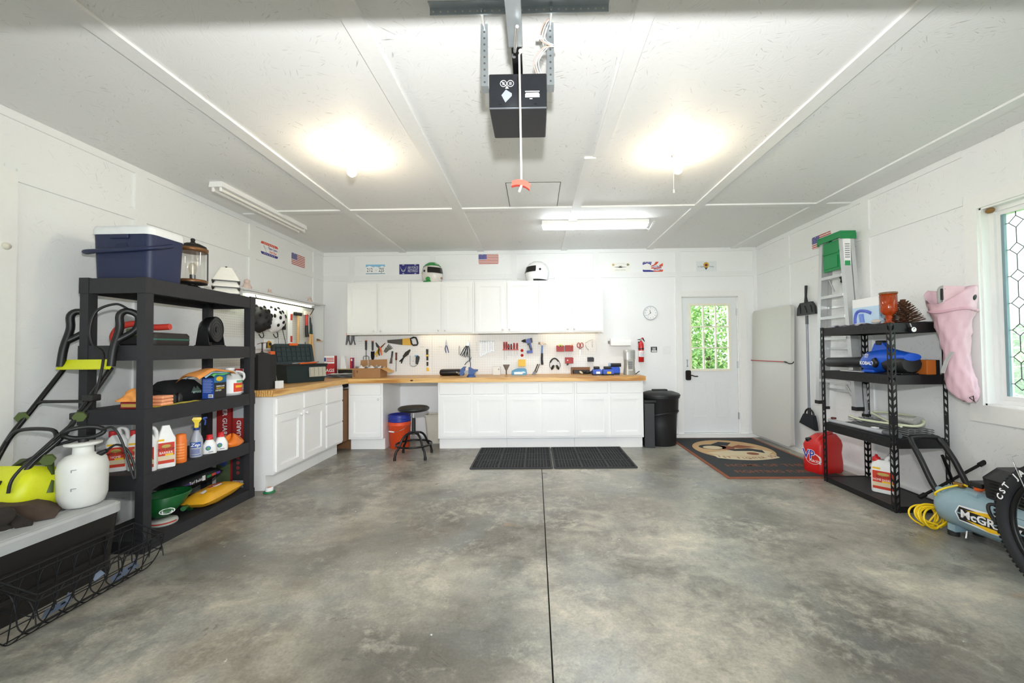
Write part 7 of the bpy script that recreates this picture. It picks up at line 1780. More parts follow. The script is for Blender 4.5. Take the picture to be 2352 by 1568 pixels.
B().sheet(lambda u, v: (2.83 + 0.16 * v, 3.16 + 0.24 * u, RZ[3] + 0.010 + 0.002 * math.sin(u * 8)), 10, 6, th=0.004).obj('red_folder', mat('folder_red', 'B03A30', 0.5), label='flat red folder under the amber goblet', cat='folder').location.z = -0.0015
B().sheet(lambda u, v: (2.99 + 0.20 * v, 3.14 + 0.20 * u, RZ[3] + 0.010 + 0.004 * math.sin(u * 6 + v * 3)), 10, 6, th=0.003).obj('grey_envelope', mat('envelope_grey', 'C8C6BE', 0.6), label='grey envelope under the pine cone', cat='envelope')
t = thing('tyre_gauge', 'small round dial gauge hooked on the rack edge', 'gauge', (2.945, RY0 - 0.018, 1.425))
B().cyl((0, 0.012, 0), (0, -0.012, 0), 0.022, n=20).obj('case', BLACK, t)
B().cyl((0, -0.012, 0), (0, -0.0135, 0), 0.019, n=20).obj('dial', INKW, t)
B().box(-0.002, 0.002, -0.0145, -0.0135, -0.002, 0.014, rot=(0, 0.7, 0)).obj('needle', INKB, t)
B().tube([(-0.008, 0, 0.02), (-0.02, 0.0, 0.05)], 0.006, 8).obj('stem', STEEL, t)
# second tier: leaf blower
t = rk(2, 'leaf_blower', 'blue and black cordless leaf blower on the rack', 'leaf blower', 2.97, 3.44)
BLU = mat('blower_blue', '1553C4', 0.35); BBK = mat('blower_black', '17171A', 0.45)
def yr(y, cx, cz, rx, rz, n=16):
    return [(cx + rx * math.cos(2 * PI * i / n), y, cz + rz * math.sin(2 * PI * i / n)) for i in range(n)]
B().loft([yr(0.56, -0.03, 0.075, 0.040, 0.040), yr(0.545, -0.03, 0.075, 0.046, 0.046), yr(0.25, -0.01, 0.082, 0.048, 0.048), yr(0.05, 0.0, 0.09, 0.055, 0.055)]).obj('nozzle', BBK, t)
B().loft([yr(0.13, 0, 0.085, 0.062, 0.062), yr(0.09, 0, 0.095, 0.075, 0.09), yr(-0.02, 0, 0.10, 0.085, 0.10), yr(-0.12, 0, 0.12, 0.085, 0.09), yr(-0.20, 0, 0.135, 0.08, 0.055), yr(-0.30, 0, 0.14, 0.07, 0.03)]).obj('body', BLU, t)
B().loft([[(x, y, z) for x in (-0.022, 0.022) for y, z in ()] or [(-0.024, 0.06, 0.17), (0.024, 0.06, 0.17), (0.024, -0.16, 0.17), (-0.024, -0.16, 0.17)], [(-0.024, 0.02, 0.25), (0.024, 0.02, 0.25), (0.024, -0.09, 0.225), (-0.024, -0.09, 0.225)], [(-0.02, -0.005, 0.272), (0.02, -0.005, 0.272), (0.02, -0.05, 0.262), (-0.02, -0.05, 0.262)]], sm=False).obj('handle', BLU, t)
B().box(-0.026, 0.026, -0.055, 0.012, 0.235, 0.278, bev=0.01).obj('grip', BBK, t)
B().loft([yr(-0.11, 0, 0.085, 0.082, 0.075, 12), yr(-0.20, 0, 0.082, 0.092, 0.08, 12), yr(-0.275, 0, 0.082, 0.090, 0.078, 12), yr(-0.295, 0, 0.085, 0.078, 0.065, 12)]).obj('motor_cover', BBK, t)
B().box(-0.055, 0.055, 0.0, 0.12, 0.0, 0.025, bev=0.008).obj('foot', BLU, t)
B().box(-0.07, 0.07, -0.28, -0.16, 0.0, 0.012, bev=0.004, seg=1).obj('foot', BBK, t)
B().tube(smooth_path([(-0.085, -0.05, 0.06), (-0.088, -0.07, 0.09), (-0.088, -0.05, 0.12)]), 0.02, 8).obj('intake', BBK, t)
text('KOBALT', 0.042, INKW, t, (-0.0865, 0.03, 0.082), rot=(PI / 2, 0, -PI / 2), sx=0.9, bold=0.001)
text('40v', 0.034, INKW, t, (-0.072, 0.045, 0.155), rot=(PI / 2 - 0.5, 0, -PI / 2), sx=0.9)
text('MAX', 0.018, INKW, t, (-0.076, 0.045, 0.136), rot=(PI / 2 - 0.5, 0, -PI / 2))
t = rk(2, 'orange_box', 'orange and black carton at the back of the rack', 'carton', 3.14, 3.20)
B().box(-0.05, 0.05, -0.05, 0.05, 0.0, 0.115, bev=0.002, seg=1).obj('carton', mat('carton_orange', 'C46A24', 0.6), t)
B().box(0.02, 0.0505, -0.0505, 0.05, 0.0, 0.1155).obj('side_print', INKB, t)
t = rk(2, 'brochure', 'flat white printed sheet under the leaf blower nozzle', 'paper', 2.99, 3.66)
B().box(-0.10, 0.10, -0.12, 0.12, 0.0, 0.004).obj('sheet', INKW, t)
for k in range(5):
    B().box(-0.09, 0.0, -0.09 + 0.03 * k, -0.075 + 0.03 * k, 0.004, 0.0046).obj('print_line', INKG, t)
# third tier: hoses and flat wire shelves
t = rk(1, 'grey_pipe', 'long grey plastic wand with a brown cap lying along the rack edge', 'pipe', 2.845, 3.5)
B().cyl((-0.01, 0.36, 0.020), (0.0, -0.10, 0.020), 0.017, n=14).obj('wand', mat('pale_grey_pvc', 'B4B6B8', 0.35), t)
B().cyl((0.0, -0.10, 0.022), (0.005, -0.22, 0.022), 0.021, n=14).obj('sleeve', mat('pale_grey_pvc2', 'A6A8AE', 0.4), t)
B().cyl((0.005, -0.22, 0.022), (0.01, -0.36, 0.022), 0.019, n=14).obj('grip', mat('mid_grey_pvc', '5C5E62', 0.5), t)
B().cyl((-0.005, 0.31, 0.040), (-0.005, 0.31, 0.055), 0.022, n=14).obj('cap', mat('maroon_cap', '5A1E1C', 0.5), t)
B().box(-0.012, 0.02, -0.16, -0.12, 0.042, 0.050).obj('clip', INKW, t)
WG = mat('wire_shelf_grey', '8E9092', 0.4, 0.5)
for k in range(4):
    t = rk(1, 'louvre_strip', ['lowest', 'second', 'third', 'topmost'][k] + ' flat grey wire panel of the pile on the rack', 'wire panel', 3.06, 3.46, 0.0, 'grey wire panels on the rack')
    z = 0.006 + 0.016 * k
    for j in range(5):
        x = -0.10 + 0.05 * j
        B().tube([(x, -0.28, z), (x - 0.02, 0.30, z + 0.012 * (k > 1))], 0.004, 6).obj('wire', WG, t)
    for y in (-0.27, 0.0, 0.28):
        B().tube([(-0.10, y, z + 0.005), (0.10, y, z + 0.005)], 0.003, 6).obj('cross_wire', WG, t)
t = rk(1, 'vacuum_hose', 'pale yellow green hose looped on the rack', 'hose', 3.02, 3.42)
B().tube(smooth_path([(-0.10, -0.22, 0.085), (-0.04, -0.05, 0.09), (0.06, 0.18, 0.10), (0.10, 0.28, 0.12), (0.12, 0.10, 0.14), (0.12, -0.10, 0.14), (0.08, -0.22, 0.12), (0.0, -0.24, 0.09), (-0.10, -0.12, 0.09), (-0.13, 0.14, 0.08), (-0.10, 0.30, 0.085)]), 0.010, 8).obj('hose', mat('pale_lime_hose', 'D2D6B8', 0.4), t)
B().loft([[(0.06 + 0.05 * math.cos(a), y, 0.115 + r * math.sin(a)) for a in [2 * PI * i / 16 for i in range(16)]] for y, r in ((-0.06, 0.03), (-0.16, 0.04), (-0.20, 0.045))]).obj('funnel', mat('grey_speckled', 'A8A8A4', 0.5, var=0.5, scale=90), t)
# bottom tier
t = rk(0, 'barrier_jug', 'white bug stop jug with red cap on the bottom of the rack', 'jug', 2.975, 3.43, R_(-52))
w, d, h = 0.085, 0.045, 0.31
B().loft([rr3(w * 0.96, d * 0.96, 0, 0.025), rr3(w, d, 0.01, 0.025), rr3(w, d, 0.22, 0.025), rr3(w * 0.9, d * 0.9, 0.245, 0.022), rr3(w * 0.5, d * 0.6, 0.275, 0.015)]).obj('body', mat('jug_white', 'ECECEA', 0.4), t)
B().tube(smooth_path([(0.01, 0, 0.265), (0.03, 0, 0.30), (0.06, 0, 0.295), (0.08, 0, 0.255), (0.082, 0, 0.20)]), 0.016, 8).obj('handle', mat('jug_white', 'ECECEA', 0.4), t)
B().lathe([(0.028, 0), (0.03, 0.005), (0.028, 0.03), (0.012, 0.04), (0.008, 0.055), (0.0, 0.057)], (-0.05, 0, 0.258), 16).obj('cap', mat('cap_red', 'CC2228', 0.4), t)
jug_label(t, w, d, 0.33, ['BUG STOP', 'HOME BARRIER'])
B().tube(smooth_path([(0.0, 0.05, 0.27), (0.03, 0.06, 0.33), (0.06, 0.06, 0.30), (0.07, 0.05, 0.24)]), 0.0025, 6).obj('spray_tube', INKG, t)
# ---- red fuel can
t = thing('fuel_can', 'red plastic fuel can with a racing badge', 'fuel can', (2.985, 4.165, 0.003), R_(18))
FC = mat('fuel_red', 'C41E1C', 0.4, bump=0.15, bscale=180)
def fr_(z, w, d, dx=0.0, r=0.04):
    return [(x + dx, y, z) for x, y in rrect(-w, w, -d, d, r, 4)]
B().loft([fr_(0, 0.155, 0.095), fr_(0.02, 0.165, 0.105), fr_(0.10, 0.165, 0.105), fr_(0.20, 0.158, 0.098), fr_(0.28, 0.165, 0.105), fr_(0.33, 0.15, 0.095, 0.01), fr_(0.385, 0.10, 0.06, 0.04), fr_(0.39, 0.085, 0.05, 0.04)]).obj('body', FC, t)
B().tube(smooth_path([(-0.14, -0.02, 0.29), (-0.11, -0.04, 0.345), (-0.02, -0.045, 0.395), (0.07, -0.03, 0.40), (0.12, 0.0, 0.37)]), 0.020, 10).obj('handle', FC, t)
B().cyl((-0.12, 0.05, 0.30), (-0.13, 0.055, 0.345), 0.028, n=14).obj('cap', BLACK, t)
B().prism([(-0.02 + 0.075 * math.cos(a), 0.15 + 0.055 * math.sin(a)) for a in [2 * PI * i / 24 for i in range(24)]], -0.170, -0.150, 'x').obj('badge', INKW, t)
B().prism([(-0.02 + 0.071 * math.cos(a), 0.15 + 0.051 * math.sin(a)) for a in [2 * PI * i / 24 for i in range(24)]], -0.1712, -0.170, 'x').obj('badge_red', mat('badge_red', 'C8281E', 0.5), t)
RL = (PI / 2, 0, -PI / 2)
text('VP', 0.13, INKW, t, (-0.1722, 0.022, 0.185), rot=RL, sx=0.85, bold=0.006)
text('VP', 0.13, mat('badge_navy', '2A2EA0', 0.5), t, (-0.1732, 0.022, 0.185), rot=RL, sx=0.85, bold=0.0012)
text('Racing', 0.048, INKW, t, (-0.1732, -0.045, 0.135), rot=RL, shear=0.25)
# ---- rolled chair in its pink bag, hung by the window
t = thing('chair_bag', 'pink drawstring chair bag hung beside the window', 'bag', (3.155, 2.985, 0.89))
PKB = mat('pink_nylon', 'E0BCC8', 0.55, var=0.05, bump=0.4, bscale=25)
rn = random.Random(2)
BZ0 = 0.89
def bagring(z, y0, y1, rx, lip=0.0, n=36):
    out = []
    cy, hw = (y0 + y1) / 2 - 2.985, (y1 - y0) / 2
    for i in range(n):
        a = 2 * PI * i / n
        am = 0.05 * math.sin(7 * a + z * 21) + 0.045 * math.sin(11 * a - z * 33 + 1.0) + 0.03 * math.sin(17 * a + z * 57)
        f = 1 + am * (0.5 if lip else 1.0)
        zz = z + 0.008 * math.sin(3 * a + z * 40) - lip * max(0.0, -math.cos(a)) ** 1.5
        out.append((rx * math.cos(a) * f, cy + hw * math.sin(a) * f, zz))
    return out
key = [(0.0, 2.88, 2.95, 0.03), (0.03, 2.868, 3.01, 0.05), (0.09, 2.866, 3.055, 0.062), (0.16, 2.88, 3.06, 0.064), (0.25, 2.905, 3.06, 0.062), (0.34, 2.917, 3.062, 0.06), (0.42, 2.912, 3.08, 0.066), (0.50, 2.903, 3.10, 0.072), (0.58, 2.898, 3.12, 0.08), (0.645, 2.885, 3.135, 0.086)]
rings = []
for q in range(len(key) - 1):
    for k in range(3):
        f = k / 3; rings.append(bagring(*[key[q][m] + (key[q + 1][m] - key[q][m]) * f for m in range(4)]))
rings += [bagring(0.66, 2.872, 3.15, 0.092, 0.0), bagring(0.70, 2.865, 3.165, 0.096, 0.01), bagring(0.75, 2.862, 3.175, 0.10, 0.03), bagring(0.80, 2.856, 3.18, 0.103, 0.07), bagring(0.845, 2.852, 3.186, 0.104, 0.115), bagring(0.84, 2.86, 3.178, 0.097, 0.115), bagring(0.76, 2.87, 3.16, 0.09, 0.07), bagring(0.64, 2.89, 3.13, 0.08)]
B().loft(rings, caps=False).obj('bag', PKB, t)
B().add(bagring(*key[0]), [tuple(range(36))], 0, True).obj('bag_base', PKB, t)
B().tube([(x * 1.02, y, z) for x, y, z in bagring(0.668, 2.868, 3.153, 0.095)], 0.010, 8, closed=True).obj('drawstring_hem', mat('pink_hem', 'D8AEBE', 0.6), t)
B().loft([[(-0.05 + 0.012 * k, -0.02 - 0.09 * s, z) for k in (0, 1) for s in ()] or [(-0.066, 0.02, z), (-0.056, 0.025, z), (-0.005, -0.075, z + dz), (-0.018, -0.08, z + dz)] for z, dz in ((0.62, 0.0), (0.86, -0.02))], sm=False).obj('rolled_seat', mat('pink_canvas', 'E6C8D0', 0.8), t)
B().tube(smooth_path([(-0.055, 0.055, 0.66), (-0.06, 0.055, 0.82), (-0.055, 0.035, 0.85), (-0.05, 0.015, 0.83)]), 0.014, 8).obj('seat_edge', mat('grey_binding', 'A8ACA8', 0.7), t)
B().cyl((-0.05, 0.035, 0.66), (-0.05, 0.035, 0.77), 0.008, n=10).obj('frame_tube', STEEL, t)
B().cyl((-0.052, 0.035, 0.755), (-0.052, 0.035, 0.84), 0.017, n=12).obj('tube_cap', BLACK, t)
B().ell((0.01, -0.075, 0.76), (0.04, 0.05, 0.055), 12, 8).obj('cup_ring', BLACK, t)
B().loft([[(-0.082 + dx, y0, z), (-0.080 + dx, y0 + 0.03, z), (-0.074 + dx, y0 + 0.03, z), (-0.076 + dx, y0, z)] for z, y0, dx in ((0.20, 0.02, 0.0), (0.29, -0.01, 0.0), (0.36, -0.05, 0.002))], sm=False).obj('carry_strap', mat('strap_grey', 'BDBEBC', 0.7), t)
B().tube([(-0.03, -0.10, 0.03), (-0.03, -0.125, 0.045), (-0.03, -0.13, 0.01)], 0.004, 6, closed=True).obj('base_ring', BLACK, t)
B().tube([(0.128, 0.04, 0.82), (0.09, 0.04, 0.82), (0.085, 0.04, 0.80)], 0.006, 6).obj('hook', STEEL, t)
# ---- wheel brace leaning against the wall
t = thing('wheel_brace', 'black four-way wheel brace leaning on the wall', 'wheel brace', (3.10, 2.985, 0.30), rot=(0.25, 0, 0))
for (a, c) in (((-0.13, 0.0, 0.20), (0.10, 0.0, -0.20)), ((-0.20, 0.0, -0.13), (0.17, 0.0, 0.13))):
    B().tube([a, c], 0.010, 10).obj('arm', BLACKM, t)
for p, q in (((0.155, 0, 0.12), (0.195, 0, 0.148)), ((-0.185, 0, -0.12), (-0.225, 0, -0.147)), ((0.095, 0, -0.19), (0.115, 0, -0.225))):
    B().cyl(p, q, 0.016, n=10).obj('socket', BLACKM, t)
# ---- air compressor
t = thing('air_compressor', 'pale blue air compressor with a black handle on the floor', 'compressor', (0, 0, 0))
TB = mat('tank_blue', '8FA9B4', 0.4, var=0.05, bump=0.15, bscale=120)
CA, CB_ = Vector((2.93, 2.86, 0.185)), Vector((2.985, 2.10, 0.185))
dv = (CB_ - CA).normalized(); q = dv.to_track_quat('Z', 'Y')
def cr(s, r, n=28):
    return [CA + dv * s + q @ Vector((r * math.cos(2 * PI * i / n), r * math.sin(2 * PI * i / n), 0)) for i in range(n)]
Lc = (CB_ - CA).length
B().loft([cr(-0.035, 0.02), cr(-0.03, 0.06), cr(-0.012, 0.105), cr(0.015, 0.13), cr(0.05, 0.138), cr(Lc - 0.05, 0.138), cr(Lc - 0.015, 0.13), cr(Lc + 0.015, 0.09), cr(Lc + 0.03, 0.02)]).obj('tank', TB, t)
up = Vector((0, 0, 1)); sv = dv.cross(up).normalized()       # sv points to one side
if sv.x > 0: sv = -sv
fr_rot = Matrix((dv, up, sv)).transposed().to_euler()
lc = CA + dv * 0.34
B().add([lc + sv * 0.1395 + dv * a + up * b_ - sv * (0.0 if abs(b_) < 0.03 else 0.006) for a, b_ in ((-0.19, 0.0), (-0.17, 0.05), (0.0, 0.062), (0.17, 0.05), (0.19, 0.0), (0.17, -0.05), (0.0, -0.062), (-0.17, -0.05))], [tuple(range(8))]).obj('badge_back', INKW, t)
B().add([lc + sv * 0.1405 + dv * a + up * b_ - sv * 0.003 for a, b_ in ((-0.178, 0.0), (-0.165, 0.043), (0.165, 0.043), (0.178, 0.0), (0.165, -0.043), (-0.165, -0.043))], [tuple(range(6))]).obj('badge_black', INKB, t)
for s_ in (1, -1):
    B().add([lc + sv * 0.1385 + dv * a + up * b_ * s_ for a, b_ in ((-0.13, 0.03), (0.0, 0.058), (0.13, 0.03))], [(0, 1, 2)]).obj('badge_yellow', INKY, t)
text('McGRAW', 0.07, INKW, t, lc + sv * 0.1415, rot=fr_rot, sx=1.05, bold=0.0018)
for s_ in (0.10, Lc - 0.12):
    c = CA + dv * s_
    B().box(c.x - 0.10, c.x + 0.10, c.y - 0.025, c.y + 0.025, 0.03, 0.075).obj('foot_bracket', TB, t)
    for dx in (-0.085, 0.085):
        B().cyl((c.x + dx, c.y, 0.0), (c.x + dx, c.y, 0.03), 0.03, n=14).obj('rubber_foot', RUBBER, t)
B().tube(smooth_path([(2.865, 2.82, 0.27), (2.845, 2.87, 0.28), (2.84, 2.97, 0.47), (2.845, 3.04, 0.575), (2.875, 3.06, 0.60), (3.03, 3.06, 0.60), (3.065, 3.04, 0.575), (3.075, 2.96, 0.46), (3.075, 2.87, 0.30), (3.05, 2.80, 0.28)], 5), 0.0185, 10).obj('handle', BLACK, t)
B().cyl((2.845, 2.80, 0.285), (2.86, 2.88, 0.27), 0.024, n=14).obj('handle_socket', TB, t)
B().cyl((2.90, 2.72, 0.30), (2.885, 2.62, 0.31), 0.02, n=14).obj('outlet_pipe', TB, t)
sh_ = B().loft([[(x, y, 0.30) for x, y in rrect(2.90, 3.14, 2.28, 2.62, 0.04)], [(x, y, 0.44) for x, y in rrect(2.89, 3.15, 2.27, 2.63, 0.04)], [(x, y, 0.51) for x, y in rrect(2.93, 3.12, 2.31, 2.59, 0.05)]], sm=False)
sh_.obj('motor_shroud', mat('shroud_black', '141416', 0.5), t)
for k in range(6):
    B().box(2.884, 2.892, 2.33, 2.57, 0.325 + 0.02 * k, 0.333 + 0.02 * k).obj('shroud_slot', BLACK, t)
B().tube(smooth_path([(2.88, 2.48, 0.30), (2.83, 2.52, 0.30), (2.81, 2.50, 0.25), (2.80, 2.44, 0.20), (2.80, 2.34, 0.15)]), 0.010, 8).obj('power_cord', BLACK, t)
B().cyl((2.95, 2.70, 0.33), (2.95, 2.64, 0.36), 0.018, n=12).obj('pressure_knob', ORANGE, t)
B().box(2.92, 3.02, 2.64, 2.72, 0.35, 0.385, bev=0.006).obj('switch_box', BLACK, t)
B().box(2.895, 2.93, 2.74, 2.80, 0.325, 0.35, bev=0.004).obj('coupler', BRIGHT, t)
B().cyl((2.86, 2.68, 0.06), (2.83, 2.66, 0.02), 0.008, n=8).obj('drain_valve', STEEL, t)
# yellow air hoses
YH = mat('hose_yellow', 'F2CE1E', 0.35)
t = thing('air_hose', 'yellow coiled air hose lying beside the compressor', 'air hose', (2.85, 2.99, 0.0))
rn = random.Random(9); pts = []
prev = None
for k in range(8):
    r_ = rn.uniform(0.075, 0.105); ox, oz = rn.uniform(-0.035, 0.03), rn.uniform(-0.012, 0.014); ty_ = rn.uniform(-0.03, 0.03)
    for i in range(14):
        a = 2 * PI * i / 14 - 1.2; f = i / 14
        cur = Vector((-0.02 + ox + r_ * math.cos(a), -0.10 + ty_ * math.cos(a) + 0.008 * k - 0.03 + 0.02 * math.sin(a), max(0.008, 0.078 + oz + r_ * 0.72 * math.sin(a))))
        if prev is not None and i < 3: cur = cur.lerp(prev, 0.5 - 0.15 * i)
        pts.append(cur); prev = cur
pts += [Vector(p) for p in ((0.02, -0.12, 0.13), (0.05, -0.15, 0.21), (-0.05, -0.16, 0.25), (-0.02, -0.19, 0.30), (0.06, -0.23, 0.34), (0.06, -0.27, 0.345))]
B().tube(smooth_path(pts, 3), 0.0062, 7).obj('hose', YH, t)
t = thing('wall_hose', 'yellow spring hose hung in loops under the window', 'air hose', (3.235, 2.38, 0.56), group=None)
pts = [(0, 0.16 * math.cos(2 * PI * i / 16) * (1 + 0.15 * math.sin(i * 0.35)) + 0.02, 0.03 + 0.19 * math.sin(2 * PI * i / 16) * (1 - 0.1 * math.cos(i * 0.4))) for i in range(70)]
pts = [(-0.002 * i / 2, y, z) for i, (x, y, z) in enumerate(pts)]
B().tube(pts, 0.0075, 7).obj('hose', YH, t)
B().cyl((0.048, 0.02, 0.2), (-0.08, 0.02, 0.215), 0.008, n=8).obj('wall_peg', STEEL, t)
B().cyl((-0.03, 0.12, -0.10), (-0.03, 0.17, -0.11), 0.013, n=10).obj('fitting', ORANGE, t)

# ---- bicycle (mostly outside the picture on the right)
t = thing('bicycle', 'black fat tyred bicycle with a rear rack and bag', 'bicycle', (2.555, 1.885, 0.0), R_(-3))
TY = mat('tyre_black', '1B1C20', 0.7, bump=0.3, bscale=80)
RW = 0.335
def wheel(cy, tag_):
    b = B().tube([(0, cy + RW * math.cos(2 * PI * i / 64), 0.368 + RW * math.sin(2 * PI * i / 64)) for i in range(64)], 0.033, 14, closed=True)
    ty = b.obj('tyre', TY, t)
    kn = B()
    for i in range(96):
        a = 2 * PI * i / 96
        for dx, rr in ((-0.022, 0.024), (0.0, 0.033), (0.022, 0.024)):
            a2 = a + (0.03 if dx else 0)
            c = Vector((dx, cy + (RW + rr) * math.cos(a2), 0.368 + (RW + rr) * math.sin(a2)))
            M = Matrix.Translation(c) @ Matrix.Rotation(a2, 4, 'X')
            kn.add([M @ Vector(p) for p in ((-0.006, -0.003, -0.007), (0.006, -0.003, -0.007), (0.006, -0.003, 0.007), (-0.006, -0.003, 0.007), (-0.006, 0.004, -0.006), (0.006, 0.004, -0.006), (0.006, 0.004, 0.006), (-0.006, 0.004, 0.006))], [(0, 1, 5, 4), (1, 2, 6, 5), (2, 3, 7, 6), (3, 0, 4, 7), (4, 5, 6, 7)])
    kn.obj('tread', TY, ty, fix=False, kind='stuff')
    B().tube([(0, cy + 0.295 * math.cos(2 * PI * i / 48), 0.368 + 0.295 * math.sin(2 * PI * i / 48)) for i in range(48)], 0.014, 8, closed=True).obj('rim', BLACKM, t)
    B().cyl((-0.06, cy, 0.368), (0.06, cy, 0.368), 0.022, n=14).obj('hub', BLACKM, t)
    for i in range(28):
        a = 2 * PI * i / 28; s = 0.035 if i % 2 else -0.035
        B().tube([(s, cy + 0.02 * math.cos(a + 0.9), 0.368 + 0.02 * math.sin(a + 0.9)), (0, cy + 0.285 * math.cos(a), 0.368 + 0.285 * math.sin(a))], 0.0014, 4).obj('spoke', DSTEEL, t)
    return ty
wheel(0.0, 0); wheel(-1.12, 1)
for k, ch in enumerate('CST JACKAL'):
    a = R_(163 - 6.6 * k)
    if ch == ' ': continue
    # letters stand on the near sidewall (facing -x), bottoms towards the hub
    pos = Vector((-0.0342, -(RW) * math.cos(a) * -1.0 * -1.0, 0.368 + RW * math.sin(a)))
    pos = Vector((-0.0345, RW * -math.cos(a), 0.368 + RW * math.sin(a)))
    th_ = math.atan2(math.cos(a), math.sin(a))
    text(ch, 0.042, INKW, t, pos, rot=(Matrix.Rotation(-PI / 2, 3, 'Z') @ Matrix.Rotation(PI / 2, 3, 'X') @ Matrix.Rotation(a - PI / 2, 3, 'Z')).to_euler(), bold=0.0012)
FRM = mat('frame_black', '121214', 0.3)
def ft(p, r=0.014, nm='frame_tube'):
    return B().tube(p, r, 10).obj(nm, FRM, t)
bb = (0, -0.44, 0.30); st = (0, -0.60, 0.78); hd0 = (0, -0.98, 0.66); hd1 = (0, -0.96, 0.80)
ft([bb, st], 0.018); ft([bb, hd0], 0.024); ft([st, hd1], 0.020); ft([hd0, hd1], 0.022)
for s in (-1, 1):
    ft([(s * 0.02, -0.44, 0.30), (s * 0.06, -0.1, 0.34), (s * 0.065, 0.0, 0.368)], 0.010, 'chain_stay')
    ft([(s * 0.02, -0.57, 0.70), (s * 0.06, -0.2, 0.50), (s * 0.065, 0.0, 0.368)], 0.009, 'seat_stay')
    ft([(s * 0.05, -0.98, 0.66), (s * 0.055, -1.12, 0.368)], 0.012, 'fork_leg')
    ft(smooth_path([(s * 0.07, 0.0, 0.39), (s * 0.078, 0.10, 0.60), (s * 0.078, 0.14, 0.735), (s * 0.06, 0.13, 0.77), (s * 0.06, -0.22, 0.775)]), 0.008, 'rack_leg')
    ft([(s * 0.07, 0.0, 0.39), (s * 0.075, -0.08, 0.60), (s * 0.06, -0.12, 0.772)], 0.007, 'rack_leg')
for y in (0.12, 0.0, -0.12, -0.2):
    ft([(-0.06, y, 0.775), (0.06, y, 0.775)], 0.006, 'rack_bar')
ft([(-0.055, -0.98, 0.66), (0.055, -0.98, 0.66)], 0.016, 'fork_crown'); ft([(0, -0.96, 0.80), (0, -0.95, 0.93)], 0.016, 'stem')
ft(smooth_path([(-0.32, -0.88, 0.97), (-0.1, -0.95, 0.94), (0.1, -0.95, 0.94), (0.32, -0.88, 0.97)]), 0.013, 'handlebar')
B().loft([[(x * w_, -0.64 + dy, 0.86 + z_) for x, z_ in ((-1, 0), (-0.6, 0.035), (0.6, 0.035), (1, 0), (0.6, -0.02), (-0.6, -0.02))] for dy, w_ in ((0.12, 0.07), (0.02, 0.06), (-0.14, 0.02))]).obj('saddle', BLACK, t)
ft([st, (0, -0.62, 0.86)], 0.014, 'seat_post')
B().lathe([(0.03, -0.004), (0.085, -0.004), (0.09, 0.0), (0.085, 0.004), (0.03, 0.004)], (-0.05, -0.44, 0.30), 24, rot=(0, PI / 2, 0)).obj('chainring', BLACKM, t)
B().tube([(-0.055, -0.44, 0.30), (-0.075, -0.36, 0.17)], 0.011, 8).obj('crank', BLACKM, t)
B().lathe([(0.02, -0.02), (0.045, -0.015), (0.06, 0.0), (0.045, 0.015), (0.02, 0.02)], (-0.055, 0.0, 0.368), 20, rot=(0, PI / 2, 0)).obj('cassette', DSTEEL, t)
B().tube([(-0.07, 0.0, 0.35), (-0.075, -0.02, 0.27), (-0.07, -0.03, 0.20)], 0.014, 8).obj('derailleur', BLACK, t)
B().tube([(-0.062, 0.0, 0.385), (-0.05, 0.19, 0.56), (-0.045, 0.25, 0.70), (0.0, 0.26, 0.71)], 0.003, 6).obj('fender_stay', mat('bright_wire', 'D0D2D4', 0.25, 0.9), t)
BGF = mat('bag_black', '101014', 0.85, bump=0.4, bscale=90)
def bgr(z, w_, d_):
    return [(x, y - 0.03, z) for x, y in rrect(-w_, w_, -d_, d_, 0.04, 4)]
bg = thing('rack_bag', 'black padded bag on the bicycle rack', 'bag', (2.555, 1.885, 0.0), R_(-3))
B().loft([bgr(0.786, 0.085, 0.15), bgr(0.80, 0.09, 0.16), bgr(0.86, 0.092, 0.165), bgr(0.88, 0.085, 0.155)]).obj('body', BGF, bg)
B().loft([bgr(0.88, 0.082, 0.145), bgr(0.93, 0.085, 0.15), bgr(0.955, 0.075, 0.135), bgr(0.965, 0.04, 0.09)]).obj('lid_pocket', BGF, bg)
B().tube(smooth_path([(-0.092, 0.06, 0.84), (-0.115, 0.08, 0.88), (-0.115, 0.04, 0.915), (-0.09, 0.0, 0.91)]), 0.005, 6).obj('strap', BLACK, bg)
# ================================================================ floor things in the middle, helmets, door opener
# stool
t = thing('shop_stool', 'black round shop stool with a foot ring', 'stool', (-1.515, 4.87, 0.0), R_(3))
B().lathe([(0.0, 0.555), (0.13, 0.555), (0.175, 0.565), (0.19, 0.585), (0.188, 0.60), (0.165, 0.615), (0.10, 0.622), (0.0, 0.623)], (0, 0, 0), 32).obj('seat', mat('black_vinyl', '1E1D1C', 0.45), t)
B().cyl((0, 0, 0.30), (0, 0, 0.46), 0.023, n=14).cyl((0, 0, 0.46), (0, 0, 0.475), 0.02, n=12).obj('gas_sleeve', BLACK, t)
B().cyl((0, 0, 0.47), (0, 0, 0.556), 0.012, n=12).obj('spindle', STEEL, t)
B().lathe([(0.0, 0.285), (0.07, 0.285), (0.072, 0.30), (0.0, 0.305)], (0, 0, 0), 20).obj('leg_plate', BLACKM, t)
for k in range(4):
    M = Matrix.Rotation(R_(45 + 90 * k), 4, 'Z')
    B().tube([M @ p for p in smooth_path([(0.0, 0, 0.29), (0.09, 0, 0.285), (0.15, 0, 0.24), (0.20, 0, 0.14), (0.235, 0, 0.10), (0.25, 0, 0.05), (0.255, 0, 0.01)])], 0.014, 10).obj('leg', BLACKM, t)
    B().cyl(M @ Vector((0.255, 0, 0.0)), M @ Vector((0.254, 0, 0.035)), 0.017, n=12).obj('foot', BLACK, t)
B().tube([(0.215 * math.cos(2 * PI * i / 32), 0.215 * math.sin(2 * PI * i / 32), 0.155) for i in range(32)], 0.012, 8, closed=True).obj('foot_ring', BLACKM, t)
